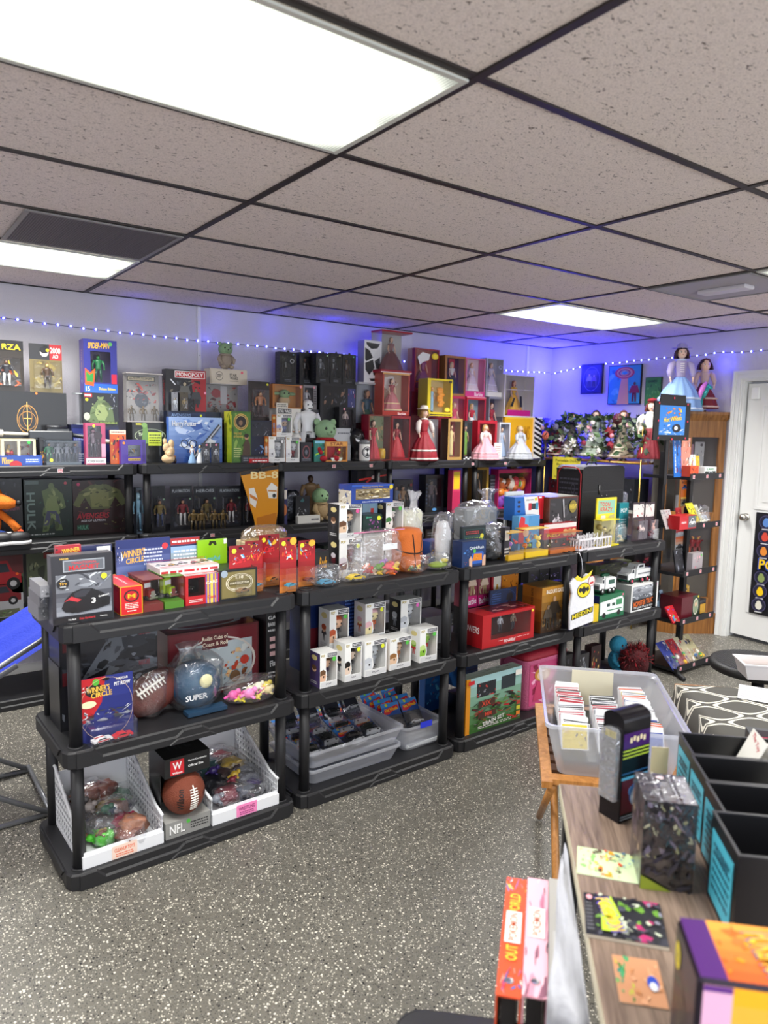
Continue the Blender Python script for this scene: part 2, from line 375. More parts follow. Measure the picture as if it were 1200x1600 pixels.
# vertical trim strips on the back wall
for k,x in enumerate((.752,4.05)):
    mb = MB(); mb.bbox(x-.014,YW-.012,.1,x+.014,YW,H-.007,M_TRIM,.004)
    for z in (2.1,1.75): mb.ell((x,YW-.012,z),.004,mat('aaaaaa',.3),8,6)
    struct(mb.build('trim_%d' % (k+2)))
mb = MB(); mb.box(XL,YW-.012,0,XW,YW,.09,M_TRIM); struct(mb.build('baseboard_back'))
mb = MB(); mb.box(XW-.012,DY1+.1,0,XW,YW-.012,.09,M_TRIM); struct(mb.build('baseboard_right'))
# door casing and door
mb = MB()
for w0,w1,t in ((0,.012,.010),(.012,.028,.020),(.028,.045,.014),(.045,.058,.022),(.058,.07,.027)):
    mb.box(XW-t,DY1+w0,0,XW,DY1+w1,DZ+w0,M_TRIM); mb.box(XW-t,DY0-w1,0,XW,DY0-w0,DZ+w0,M_TRIM); mb.box(XW-t,DY0-w1,DZ+w0,XW,DY1+w1,DZ+w1,M_TRIM)
mb.box(XW,DY1-.012,0,XW+.12,DY1,DZ-.012,M_TRIM); mb.box(XW,DY0,0,XW+.12,DY0+.012,DZ-.012,M_TRIM); mb.box(XW,DY0,DZ-.012,XW+.12,DY1,DZ,M_TRIM)
struct(mb.build('trim_4'))
dw = DY1-DY0-.04
dr = bpy.data.objects.new('door_1',None); SC.collection.objects.link(dr); struct(dr); dr.location = (XW+.012,DY0+.018,.03); dr.rotation_euler = (0,0,-math.radians(2.5))
mb = MB(); hh = DZ-.06
mb.box(0,0,0,.035,dw,hh,M_WHITE)
def dpanel(y0,y1,z0,z1):
    for k,(ins,t) in enumerate(((0,.006),(.03,-.0),(.05,.005))):
        pass
    e = .022
    mb.box(-.007,y0,z0,0,y0+e,z1,M_WHITE); mb.box(-.007,y1-e,z0,0,y1,z1,M_WHITE); mb.box(-.007,y0+e,z0,0,y1-e,z0+e,M_WHITE); mb.box(-.007,y0+e,z1-e,0,y1-e,z1,M_WHITE)
    mb.box(-.005,y0+.06,z0+.06,0,y1-.06,z1-.06,M_WHITE)
for y0,y1 in ((.1,dw/2-.03),(dw/2+.03,dw-.12)):
    dpanel(y0,y1,1.02,1.84); dpanel(y0,y1,.2,.88)
mb.build('door_panel',dr)
mb = MB(); KN = met('b9b4ac',.25)
mb.tube([(-.001,dw-.06,.95),(-.012,dw-.06,.95)],.03,KN,16); mb.tube([(-.012,dw-.06,.95),(-.03,dw-.06,.95)],.011,KN,12); mb.ell((-.05,dw-.06,.95),(.026,.03,.03),KN,14,10)
mb.build('door_knob',dr)
mb = MB(); mb.bbox(-.02,dw-.095,hh-.12,-.0005,dw-.035,hh-.03,mat('f2f2f0',.4),.004); mb.build('door_sensor',dr)
# poster on the door: rows of round badges
pt = thing('poster','black poster with rows of round badges and yellow lettering, taped to the white door','poster',dr.matrix_basis @ Vector((-.009,dw-.145,.20)),dr.rotation_euler[2])
mb = MB(); pw,ph = .60,.80
mb.box(-.0015,-pw,0,0,0,ph,'17171d')
cols = ['5d86c8','e0dccb','e08a3a','6cbfc4','f0c81e','d04a3c','c06a9a','8a9a5a']
art = [('r',.01,.01,.99,.99,'1b1b22')]
q = 0
for r_,yy in enumerate((.91,.77,.63,.37,.235,.1)):
    for c_ in range(4):
        cx = .14+.24*c_; art += [('e',cx,yy,.095,.068,'4a4668'),('e',cx,yy,.084,.06,'26263a'),('e',cx,yy-.008,.045,.038,cols[(q*3+r_) % 8]),('e',cx,yy+.022,.03,.02,cols[(q*3+r_) % 8]),('r',cx-.05,yy-.074,cx+.05,yy-.066,'d8d8d8')]; q += 1
art += [('t','POKéMON',.52,.5,.86,.12,'2b4aa8'),('t','POKéMON',.52,.503,.83,.10,'f3c61c')]
draw(mb,(-.0016,0,0),(0,-pw,0),(0,0,ph),art)
mb.build('printed_sheet',pt)

# ================================================================ ceiling fixtures
M_DIFF = bpy.data.materials.new('prismatic_lens'); M_DIFF.use_nodes = True
nt = M_DIFF.node_tree; nt.nodes.clear(); o_ = nt.nodes.new('ShaderNodeOutputMaterial'); e_ = nt.nodes.new('ShaderNodeEmission')
tc = nt.nodes.new('ShaderNodeTexCoord'); sx_ = nt.nodes.new('ShaderNodeSeparateXYZ'); nt.links.new(tc.outputs['Object'],sx_.inputs[0])
def mth(op,a,b=None):
    n = nt.nodes.new('ShaderNodeMath'); n.operation = op
    for k,v in enumerate((a,b)):
        if v is None: continue
        if isinstance(v,(int,float)): n.inputs[k].default_value = v
        else: nt.links.new(v,n.inputs[k])
    return n.outputs[0]
# two tubes behind the lens: brighter bands along x, dimmer ends
by = mth('COSINE',mth('MULTIPLY',sx_.outputs[1],2*PI/.28)); by = mth('MULTIPLY',by,-.22)
ex = mth('POWER',mth('ABSOLUTE',mth('DIVIDE',sx_.outputs[0],.60)),7.); ey = mth('POWER',mth('ABSOLUTE',mth('DIVIDE',sx_.outputs[1],.295)),6.)
rib = mth('MULTIPLY',mth('SINE',mth('MULTIPLY',sx_.outputs[0],2*PI/.009)),.10)
st = mth('MULTIPLY',mth('MAXIMUM',mth('SUBTRACT',mth('ADD',mth('ADD',1.,by),mth('MULTIPLY',rib,mth('ADD',ex,.25))),mth('ADD',mth('MULTIPLY',ex,.62),mth('MULTIPLY',ey,.35))),.2),DIFF_E)
e_.inputs[0].default_value = lin('fbfff0'); nt.links.new(st,e_.inputs[1]); nt.links.new(e_.outputs[0],o_.inputs[0])
def troffer(i,j,label,full=True,w=1.2192):
    x0,y0 = i*1.2192,j*.6096; x1,y1 = x0+w,y0+.6096
    t = thing('ceiling_light',label,'ceiling light',((x0+x1)/2,(y0+y1)/2,H-.0065),0,'fluorescent ceiling fixtures')
    W,D = w/2-.014,.3048-.014
    m1 = MB(); fr = mat('cfcfc6',.4); e = .016
    m1.box(-W,-D,-.006,W,-D+e,0,fr); m1.box(-W,D-e,-.006,W,D,0,fr); m1.box(-W,-D+e,-.006,-W+e,D-e,0,fr); m1.box(W-e,-D+e,-.006,W,D-e,0,fr); m1.build('frame',t)
    m2 = MB(); m2.box(-W+e,-D+e,-.004,W-e,D-e,0,M_DIFF); m2.build('diffuser',t)
    ld = bpy.data.lights.new('lamp','AREA'); ld.shape = 'RECTANGLE'; ld.size = w-.1; ld.size_y = .5; ld.energy = LAMP_W; ld.color = (1,.985,.95)
    ld.spread = math.radians(142); lo = bpy.data.objects.new('lamp',ld); SC.collection.objects.link(lo); lo.parent = t; lo.location = (0,0,-.008)
troffer(-1,0,'big fluorescent ceiling light closest overhead, at the top left')
troffer(-1,4,'fluorescent ceiling light by the back wall at the far left, next to the grey vent')
troffer(2,3,'fluorescent ceiling light above the toy shelves near the right corner')
troffer(2,0,'fluorescent ceiling light cut by the right edge, beside the square vent')
troffer(-3,1,'fluorescent ceiling light off to the left of the room'); troffer(-1,-4,'fluorescent ceiling light behind the desk'); troffer(2,-3,'fluorescent ceiling light over the right side of the desk')
def vent(x0,x1,y0,y1,label,dark,cover):
    t = thing('ceiling_vent',label,'vent',((x0+x1)/2,(y0+y1)/2,H-.0065)); W,D = (x1-x0)/2-.014,(y1-y0)/2-.014
    m1 = MB(); fr = mat('8d8a88',.5); e = .018
    m1.box(-W,-D,-.005,W,-D+e,0,fr); m1.box(-W,D-e,-.005,W,D,0,fr); m1.box(-W,-D+e,-.005,-W+e,D-e,0,fr); m1.box(W-e,-D+e,-.005,W,D-e,0,fr); m1.build('frame',t)
    m2 = MB(); m2.box(-W+e,-D+e,-.001,W-e,D-e,0,mat(dark,.7))
    if not cover:
        n = 36; k = mat('6a6468',.6)
        for a in range(n): m2.box(-W+e,-D+e+(2*D-2*e)*a/n,-.003,W-e,-D+e+(2*D-2*e)*(a+.35)/n,-.001,k)
        for a in range(60): m2.box(-W+e+(2*W-2*e)*a/60,-D+e,-.0035,-W+e+(2*W-2*e)*(a+.3)/60,D-e,-.003,k)
    m2.build('grille',t)
    if cover:
        m3 = MB(); m3.bbox(-.05,-.14,-.022,.05,.14,-.001,mat('d0ccd2',.5),.006); m3.build('damper_cover',t)
vent(-1.2192+.56,0,3*.6096,4*.6096,'dark perforated return vent in the ceiling left, beside the light','55504f',False)
vent(2*1.2192,2.5*1.2192,1*.6096,2*.6096,'pale square ceiling vent with a white damper cover at the far right','a8a4ac',True)

# ================================================================ shelving units
B = Frame(0,3.05); ZT = 1.375; Z2 = .944; Z3 = .504; Z1 = .06
def tier_mb(w,d,th,ang=0.):
    mb = MB(); c = .035; zt = 0.
    def ring(k,z): 
        cc = c
        return [(k,cc,z),(k+.010,.010+k,z),(cc,k,z),(w-cc,k,z),(w-k-.010,k+.010,z),(w-k,cc,z),(w-k,d-cc,z),(w-k-.01,d-k-.01,z),(w-cc,d-k,z),(cc,d-k,z),(k+.01,d-k-.01,z),(k,d-cc,z)]
    mb.loft([ring(.004,-th),ring(0,-th+.006),ring(0,-.006),ring(.006,0)],M_BLK,True,False)
    def step(path,y0,y1,zlo):      # raised front face below a path, with a sloping ledge along it
        P = [(x*w,-th+z*th) for x,z in path]; e = y0-y1
        for (xa,za),(xb,zb) in zip(P,P[1:]):
            mb.face([(xa,y1,zlo),(xb,y1,zlo),(xb,y1,zb),(xa,y1,za)],M_BLK)
            L_ = math.hypot(xb-xa,zb-za)+1e-9; nx,nz = -(zb-za)/L_*e*.9,(xb-xa)/L_*e*.9
            mb.face([(xa,y1,za),(xb,y1,zb),(xb+nx,y0,min(zb+nz,0)),(xa+nx,y0,min(za+nz,0))],M_BLK)
        for (xa,za) in (P[0],P[-1]): mb.face([(xa,y0+.002,zlo),(xa,y1,zlo),(xa,y1,za),(xa,y0+.002,za)],M_BLK)
        mb.face([(P[0][0],y1,zlo),(P[0][0],y0+.002,zlo),(P[-1][0],y0+.002,zlo),(P[-1][0],y1,zlo)],M_BLK)
    step([(.04,.93),(.10,.93),(.135,.42),(.43,.42),(.46,.74),(.54,.74),(.57,.42),(.865,.42),(.90,.93),(.96,.93)],.001,-.007,-th+.004)
    step([(.40,.05),(.43,.32),(.57,.32),(.60,.05)],-.0069,-.011,-th+.004)
    P = [(.12*d,-.03*th),(.2*d,-.58*th),(.8*d,-.58*th),(.88*d,-.03*th)]
    mb.loft([[(.001,y,z) for y,z in P],[(-.006,y,z) for y,z in P]],M_BLK,True,False)
    mb.loft([[(w+.006,y,z) for y,z in P],[(w-.001,y,z) for y,z in P]],M_BLK,True,False)
    for x,y in ((.05,.05),(w-.05,.05)): mb.lathe([(.030,-.002),(.030,.004),(.022,.004),(.022,-.002)],M_BLK,16,(x,y,0))
    return mb
def shelf_unit(F,x,y,a,w,d,zs,label,th=.062):
    o = F.w(x,y); t = thing('shelving_unit',label,'shelf',o,a,'black plastic shelving units')
    for k,z in enumerate(zs):
        tier_mb(w,d,th).build('shelf_tier',t,(0,0,z))
        if k:
            for px,py in ((.05,.05),(w-.05,.05),(.05,d-.05),(w-.05,d-.05)):
                m = MB(); m.lathe([(.0225,zs[k-1]+.0002),(.0225,z-th)],M_BLK,14,(px,py,0)); m.build('post',t)
    return t
ZB4 = [.06,Z3,Z2,ZT]
W0 = Frame(0,0)
shelf_unit(B,-.765,0,0,.913,.457,ZB4,'black plastic shelving unit against the back wall, at the far left edge')
shelf_unit(B,.160,0,0,.910,.457,ZB4,'black plastic shelving unit against the back wall behind the yellow tapered bag')
shelf_unit(B,1.084,0,0,.910,.457,ZB4,'black plastic shelving unit against the back wall, holding the boxed black action figures')
shelf_unit(B,2.008,0,0,.876,.457,ZB4,'black plastic shelving unit against the back wall under the red gown doll')
shelf_unit(B,2.893,0,0,.88,.457,ZB4,'black plastic shelving unit against the back wall, the last before the right corner')
ZF = [.06,.504,.944]
FA = .03
U1,U2,U3,U4 = Frame(-.705,1.165,FA),Frame(.222,1.203,FA),Frame(1.150,1.238,FA),Frame(2.090,1.272,FA)
for F,w,l in ((U1,.905,'black plastic shelving unit at the near left with the white baskets on its bottom tier'),(U2,.905,'black plastic shelving unit with the clear bin of toy cars on its bottom tier'),
                (U3,.90,'black plastic shelving unit with the red figure box on its middle tier'),(U4,.86,'black plastic shelving unit at the right end holding the white toy trucks')):
    shelf_unit(F,0,0,FA,w,.457,ZF,l)
# ================================================================ builders for the goods
PAL = {'d': ['16161a','2b2b33','4a4a55','8b8f9c'],'r': ['8e1420','c42a2a','5a0c14','e8c06a'],'b': ['12224f','2c50a8','6b9ed8','e6e9f2'],
       'g': ['15301c','2f6b39','7fae5a','d8e0b8'],'y': ['e8b91e','f4de63','c9761c','7a3a10'],'m': ['d83a3a','f0c21e','2f7dc8','48a858','f4f0e4','7a3f9a','222228'],
       'w': ['f2f2f0','d4d6dc','a9adb8','70747f'],'p': ['e04a9a','f49ac8','b01f6a','fde3ef'],'n': ['5c4022','8a6430','c49a58','2b1c0e']}
def carton(F,name,label,cat,u0,u1,vt,vb,d,dep,base,art=(),on=None,left=(),top=(),group=None,rot=0.,bev=0,k=1.):
    x,w,z,h = F.span(u0,u1,vt,vb,d,on); mb = MB()
    if bev: mb.bbox(-w/2,0,0,w/2,dep,h,base,bev)
    else: mb.box(-w/2,0,0,w/2,dep,h,base)
    if art: art_front(mb,w,h,art)
    if left: art_left(mb,w,dep,h,left)
    if top: art_top(mb,w,dep,h,top)
    p = F.w(x,d,z); o = mb.build(name,None,p,F.a+rot); tag(o,label,cat,group); o['top'] = z+h
    del o['top']; return z+h+.0004
def window_shell(mb,w,dep,h,base,win,inner,t=.002):
    x0,y0,x1,y1 = -w/2+win[0]*w,win[1]*h,-w/2+win[2]*w,win[3]*h
    mb.box(-w/2,dep-t,0,w/2,dep,h,inner); mb.box(-w/2,0,0,-w/2+t,dep-t,h,base); mb.box(w/2-t,0,0,w/2,dep-t,h,base)
    mb.box(-w/2+t,0,0,w/2-t,dep-t,t,base); mb.box(-w/2+t,0,h-t,w/2-t,dep-t,h,base)
    if x0 > -w/2+t+.001: mb.box(-w/2+t,0,t,x0,t,h-t,base)
    if x1 < w/2-t-.001: mb.box(x1,0,t,w/2-t,t,h-t,base)
    a,b = max(x0,-w/2+t),min(x1,w/2-t)
    if y0 > t+.001: mb.box(a,0,t,b,t,y0,base)
    if y1 < h-t-.001: mb.box(a,0,y1,b,t,h-t,base)
    mb.box(-w/2+t,dep-t-.0008,t,w/2-t,dep-t-.0003,h-t,inner)
def wbox(F,name,label,cat,u0,u1,vt,vb,d,dep,base,win,inner,fig,art=(),on=None,left=(),top=(),group=None,rot=0.,fz=0.,clear=False,part='figure',t=.002,inart=()):
    x,w,z,h = F.span(u0,u1,vt,vb,d,on); th = thing(name,label,cat,F.w(x,d,z),F.a+rot,group)
    mb = MB()
    if clear:   # clear case on a base: floor, back card, clear shell
        mb.box(-w/2,0,0,w/2,dep,max(win[1]*h,.004),base); mb.box(-w/2,0,h-max((1-win[3])*h,.003),w/2,dep,h,base)
        if inner: mb.box(-w/2+.002,dep-.004,win[1]*h,w/2-.002,dep-.002,h*win[3],inner)
        if inart: draw(mb,(-w/2+.003,dep-.0042,win[1]*h),(w-.006,0,0),(0,0,h*(win[3]-win[1])),inart)
        if art: art_front(mb,w,h,art)
        mb.build('carton',th)
        m2 = MB(); a,b,y0,y1,zz0,zz1 = -w/2,w/2,0,dep,max(win[1]*h,.004)+.0003,h-max((1-win[3])*h,.003)-.0003
        m2.face([(a,y0,zz0),(b,y0,zz0),(b,y0,zz1),(a,y0,zz1)],M_PANE); m2.face([(a,y1,zz0),(a,y0,zz0),(a,y0,zz1),(a,y1,zz1)],M_PANE); m2.face([(b,y0,zz0),(b,y1,zz0),(b,y1,zz1),(b,y0,zz1)],M_PANE)
        m2.build('clear_shell',th)
    else:
        window_shell(mb,w,dep,h,base,win,inner,t)
        if inart: draw(mb,(-w/2+.003,dep-t-.001,.003),(w-.006,0,0),(0,0,h-.006),inart)
        if art: art_front(mb,w,h,art)
        if left: art_left(mb,w,dep,h,left)
        if top: art_top(mb,w,dep,h,top)
        mb.build('carton',th)
        m2 = MB(); q = .0012
        m2.face([(-w/2+win[0]*w,q,win[1]*h),(-w/2+win[2]*w,q,win[1]*h),(-w/2+win[2]*w,q,win[3]*h),(-w/2+win[0]*w,q,win[3]*h)],M_PANE)
        m2.build('window',th)
    if fig:
        m3 = MB(); hh = (win[3]-win[1])*h*.92; m4 = MB(); fig(m4,hh,w*(win[2]-win[0]),dep)
        m3.add(m4,T((-w/2+w*(win[0]+win[2])/2),dep*.55,max(win[1]*h,.004)+.002+fz)); m3.build(part,th)
    return z+h+.0004
def blister(F,name,label,cat,u0,u1,vt,vb,d,base,bub,fig,art=(),on=None,group=None,bd=.03,rot=0.,tilt=0.,part='figure',hook=True,off=0.):
    x,w,z,h = F.span(u0,u1,vt,vb,d,on); th = thing(name,label,cat,F.w(x,d,z),F.a+rot,group)
    th.rotation_euler[0] = tilt
    m = MB(); m.box(-w/2,0,0,w/2,.0015,h,base)
    if art: art_front(m,w,h,art)
    if hook: draw(m,(-w/2,0,0),(w,0,0),(0,0,h),[('e',.5,.955,.07,.02,'0c0c0e')],z0=.003)
    m.build('backing_card',th)
    x0,y0,x1,y1 = -w/2+bub[0]*w,bub[1]*h,-w/2+bub[2]*w,bub[3]*h; b = min(.006,(x1-x0)/6)
    m = MB(); r = lambda k,y: [(x0+k,y,y0+k),(x1-k,y,y0+k),(x1-k,y,y1-k),(x0+k,y,y1-k)]
    m.loft([r(0,-.0035),r(b*.4,-bd+b),r(b*1.3,-bd)],M_BUB,False,False); m.face(list(reversed(r(b*1.3,-bd))),M_BUB)
    m.build('bubble',th)
    if fig:
        m3 = MB(); m4 = MB(); fig(m4,(y1-y0)*.86,(x1-x0)*.86,bd*.8); m3.add(m4,T((x0+x1)/2,-bd*.5,y0+(y1-y0)*.06)); m3.build(part,th)
    return z+h
# --- figures drawn into a mesh: (mb, height, room width, room depth)
def F_action(top='3a3a44',legs='22222a',skin='c99a7c',hair='2a1c14',wide=1.,arms='out'):
    def f(mb,h,w,dep):
        s = h; k = wide; m = pla
        for sx in (-1,1):
            mb.tube([(sx*.07*s*k,0,.47*s),(sx*.085*s*k,-.012*s,.26*s),(sx*.09*s*k,0,.05*s)],[.055*s*k,.042*s*k,.03*s*k],m(legs),7)
            mb.ell((sx*.09*s*k,-.03*s,.022*s),(.032*s*k,.06*s,.022*s),m(legs),8,5)
            if arms == 'out': P = [(sx*.14*s*k,0,.77*s),(sx*.20*s*k,-.01*s,.62*s),(sx*.20*s*k,-.05*s,.47*s)]
            elif arms == 'up': P = [(sx*.14*s*k,0,.77*s),(sx*.24*s*k,-.02*s,.80*s),(sx*.27*s*k,-.04*s,.95*s)]
            else: P = [(sx*.14*s*k,0,.77*s),(sx*.19*s*k,-.03*s,.63*s),(sx*.08*s*k,-.09*s,.60*s)]
            mb.tube(P,[.042*s*k,.034*s*k,.026*s*k],m(top),7); mb.ell(P[2],.03*s*k,m(skin),7,5)
        mb.lathe([(.085*s*k,.44*s),(.10*s*k,.50*s),(.082*s*k,.58*s),(.13*s*k,.72*s),(.135*s*k,.78*s),(.04*s,.83*s)],m(top),12,(0,0,0),1,.62)
        mb.lathe([(.089*s*k,.47*s),(.092*s*k,.50*s)],m('4a3a20'),12,(0,0,0),1,.66)
        mb.ell((0,0,.90*s),(.062*s,.07*s,.085*s),m(skin),10,8)
        mb.ell((0,.012*s,.93*s),(.068*s,.072*s,.072*s),m(hair),10,8)
    return f
def F_gown(gown='b01828',bod=None,skin='e8bea2',hair='7a4a22',hem=.33,trim=None,ruf=.05,arms=True,waist=.58):
    bod = bod or gown
    def f(mb,h,w,dep):
        s = h; g = mat(gown,.55,bump=.3,bscale=60); b = mat(bod,.5); k = mat(skin,.4)
        rr = min(hem*s,w*.47,dep*.5+hem*s*.35); sy = min(1.,dep*.47/max(rr,.001))
        prof = [(rr*.98,0),(rr,.012*s),(rr*.86,.16*s),(rr*.62,.34*s),(rr*.36,.50*s),(.055*s,waist*s)]
        mb.lathe(prof,g,40,(0,0,0),1,sy,ruf,10)
        if trim:
            mb.lathe([(rr*1.02,.015*s),(rr*1.0,.05*s)],mat(trim,.6),40,(0,0,0),1,sy,ruf,10); mb.lathe([(rr*.80,.215*s),(rr*.77,.245*s)],mat(trim,.6),40,(0,0,0),1,sy,ruf,10)
        mb.lathe([(.05*s,waist*s-.01*s),(.052*s,waist*s+.02*s),(.075*s,.70*s),(.082*s,.76*s),(.03*s,.80*s)],b,14,(0,0,0),1,.7)
        mb.tube([(0,0,.78*s),(0,0,.85*s)],.02*s,k,8); mb.ell((0,-.004*s,.90*s),(.05*s,.055*s,.068*s),k,12,9)
        for sx in (-1,1):
            mb.ell((sx*.018*s,-.053*s,.905*s),(.008*s,.004*s,.006*s),pla('22201c'),6,4)
            if arms:
                mb.ell((sx*.085*s,0,.75*s),(.035*s,.035*s,.04*s),b,8,6); mb.tube([(sx*.09*s,0,.74*s),(sx*.125*s,-.01*s,.62*s),(sx*.115*s,-.06*s,.52*s)],[.022*s,.018*s,.013*s],k,7); mb.ell((sx*.113*s,-.065*s,.505*s),.017*s,k,7,5)
        mb.ell((0,-.052*s,.876*s),(.010*s,.004*s,.004*s),pla('b03040'),6,4)
        mb.ell((0,.014*s,.918*s),(.06*s,.06*s,.066*s),mat(hair,.5,bump=.6,bscale=90),12,9)
        for sx in (-1,1): mb.ell((sx*.045*s,.02*s,.86*s),(.025*s,.035*s,.065*s),mat(hair,.5,bump=.6,bscale=90),8,7)
    return f
def F_slim(dress='d8c27a',skin='e2b48e',hair='8a5a2a',shoes='222222'):
    def f(mb,h,w,dep):
        s = h; g = mat(dress,.5); k = mat(skin,.4)
        mb.lathe([(.07*s,.03*s),(.075*s,.1*s),(.07*s,.4*s),(.085*s,.5*s),(.055*s,.62*s),(.078*s,.74*s),(.03*s,.80*s)],g,14,(0,0,0),1,.7)
        for sx in (-1,1):
            mb.tube([(sx*.08*s,0,.76*s),(sx*.12*s,0,.62*s),(sx*.12*s,-.02*s,.46*s)],[.02*s,.017*s,.012*s],k,7); mb.ell((sx*.03*s,-.01*s,.018*s),(.02*s,.035*s,.018*s),pla(shoes),7,5)
        mb.tube([(0,0,.78*s),(0,0,.85*s)],.02*s,k,8); mb.ell((0,-.004*s,.90*s),(.045*s,.05*s,.062*s),k,12,9); mb.ell((0,.014*s,.92*s),(.056*s,.056*s,.062*s),mat(hair,.5),10,8)
        for sx in (-1,1): mb.ell((sx*.04*s,.015*s,.86*s),(.02*s,.03*s,.07*s),mat(hair,.5),8,7)
    return f
def F_pop(skin='e6c09c',hair='3a2416',body='30303a',legs=None):
    def f(mb,h,w,dep):
        s = h; m = pla
        mb.ell((0,0,.68*s),(.27*s,.22*s,.25*s),m(skin),14,10); mb.ell((0,.03*s,.75*s),(.285*s,.225*s,.23*s),m(hair),14,10)
        for sx in (-1,1):
            mb.ell((sx*.11*s,-.205*s,.66*s),(.038*s,.02*s,.04*s),m('0c0c0e'),8,6); mb.ell((sx*.17*s,0,.33*s),(.045*s,.05*s,.10*s),m(body),8,6)
            mb.tube([(sx*.07*s,0,.26*s),(sx*.075*s,0,.04*s)],.055*s,m(legs or body),8); mb.ell((sx*.075*s,-.03*s,.025*s),(.06*s,.09*s,.025*s),m('1b1b1e'),8,5)
        mb.lathe([(.10*s,.22*s),(.13*s,.30*s),(.10*s,.45*s)],m(body),12,(0,0,0),1,.8)
    return f
def F_car(col='b01820',glass='20242c',ang=0.,wheels='141416',accent=None,dz=0.):
    def f(mb,h,w,dep):
        m = MB(); L = w*.96; c = pla(col); W = min(L*.42,max(dep*.9,L*.2)); HH = L*.27
        pr = [(-.5,.10),(.5,.10),(.5,.42),(.40,.50),(.24,.54),(.10,.88),(-.22,.88),(-.36,.55),(-.5,.50)]
        rings = []
        for yy,sc in ((-.5,.93),(-.42,1.),(.42,1.),(.5,.93)): rings.append([(x*L*(.98 if abs(yy) > .45 else 1),yy*W,z*HH*(sc if z > .6 else 1)+L*.03) for x,z in pr])
        m.loft(rings,c,True,False)
        g = mat(glass,.15)
        for sy in (-1,1): m.face([(x*L,sy*(W*.5+.0004),z*HH+L*.03) for x,z in ((-.31,.56),(.19,.56),(.08,.80),(-.2,.80))],g)
        m.face([(x*L,y*W,z*HH+L*.03) for x,y,z in ((.235,-.4,.57),(.235,.4,.57),(.115,.38,.85),(.115,-.38,.85))],g)
        if accent: m.box(-.4*L,-.12*W,HH*.885+L*.03,.09*L,.12*W,HH*.90+L*.03,accent); m.box(-.3*L,-.5*W-.0006,HH*.2+L*.03,.3*L,-.5*W-.0002,HH*.42+L*.03,accent)
        for x in (-.31,.31):
            for sy in (-1,1): m.tube([(x*L,sy*W*.36,L*.065),(x*L,sy*(W*.52),L*.065)],L*.065,pla(wheels),12); m.tube([(x*L,sy*W*.52,L*.065),(x*L,sy*(W*.53),L*.065)],L*.035,met('b8b8bc'),10)
        mb.add(m,T(0,0,dz,rz=ang))
    return f
def F_truck(col='9c1a1c',trim='d8d8d8',ang=-1.2,k=1.):
    def f(mb,h,w,dep):
        m = MB(); L = h*1.0*k; c = pla(col)
        m.box(-L*.5,-L*.17,L*.10,L*.1,L*.17,L*.2,pla('222222')); m.bbox(-.1*L,-.19*L,L*.12,.18*L,.19*L,L*.72,c,.004); m.bbox(.18*L,-.15*L,.1*L,.48*L,.15*L,.42*L,c,.006)
        m.box(.48*L,-.09*L,.12*L,.495*L,.09*L,.36*L,met(trim)); m.box(.181*L,-.15*L,.46*L,.186*L,.15*L,.64*L,mat('e9eef2',.2)); m.box(.44*L,-.2*L,.06*L,.53*L,.2*L,.13*L,met(trim))
        for s_ in (-1,1):
            m.tube([(-.14*L,s_*.17*L,.1*L),(-.14*L,s_*.17*L,.85*L)],.018*L,met(trim),8); m.ell((.49*L,s_*.12*L,.2*L),.035*L,met(trim),8,6)
            for x in (.32,-.25,-.42): m.tube([(x*L,s_*.12*L,.085*L),(x*L,s_*.2*L,.085*L)],.085*L,pla('17171a'),14)
        mb.add(m,T(0,0,0,rz=ang))
    return f
def F_mix(seed,cols,n=6):
    def f(mb,h,w,dep):
        R = random.Random(seed)
        for i in range(n):
            c = pla(R.choice(cols)); x = R.uniform(-.38,.38)*w; z = R.uniform(.12,.8)*h; r = R.uniform(.07,.16)*min(w,h)
            mb.ell((x,R.uniform(-.1,.1)*dep,max(z,r)),(r,min(r,dep*.4),r*R.uniform(.7,1.5)),c,8,6)
            mb.tube([(x,0,z),(x+R.uniform(-.2,.2)*w,0,max(.03*h,z+R.uniform(-.3,.3)*h))],r*.3,c,6)
    return f
def F_many(*fs):
    def f(mb,h,w,dep):
        n = len(fs)
        for i,g in enumerate(fs):
            m = MB(); g(m,h,w/n,dep); mb.add(m,T(w*((i+.5)/n-.5),0,0))
    return f
def F_low(k,*fs):
    g = F_many(*fs)
    return lambda mb,h,w,dep: g(mb,h*k,w,dep)
def crumple(mb,c,r,m,seed=0,amp=.12,nu=20,nv=14,pw=.6,flat=True):
    """pillow shaped crumpled skin, flat bottom"""
    R = random.Random(seed); ph = [R.uniform(0,6.3) for _ in range(9)]
    def sp(v): return math.copysign(abs(v)**pw,v)
    rings = []
    for j in range(1,nv):
        t = PI*j/nv; ring = []
        for i in range(nu):
            a = 2*PI*i/nu; k = 1+amp*(math.sin(3*a+ph[0]+2*t)+math.sin(5*a+ph[1]-3*t)*.7+math.sin(7*t+ph[2]+2*a)*.6+R.uniform(-.8,.8)*.6)
            z = -sp(math.cos(t))*r[2]*(1+amp*.4*math.sin(4*a+ph[3]))
            if flat: z = max(z,-r[2]*.96)
            ring.append((c[0]+r[0]*k*sp(math.sin(t))*math.cos(a)*.93,c[1]+r[1]*k*sp(math.sin(t))*math.sin(a)*.93,c[2]+r[2]+z))
        rings.append(ring)
    mb.loft(rings,m,True,True)
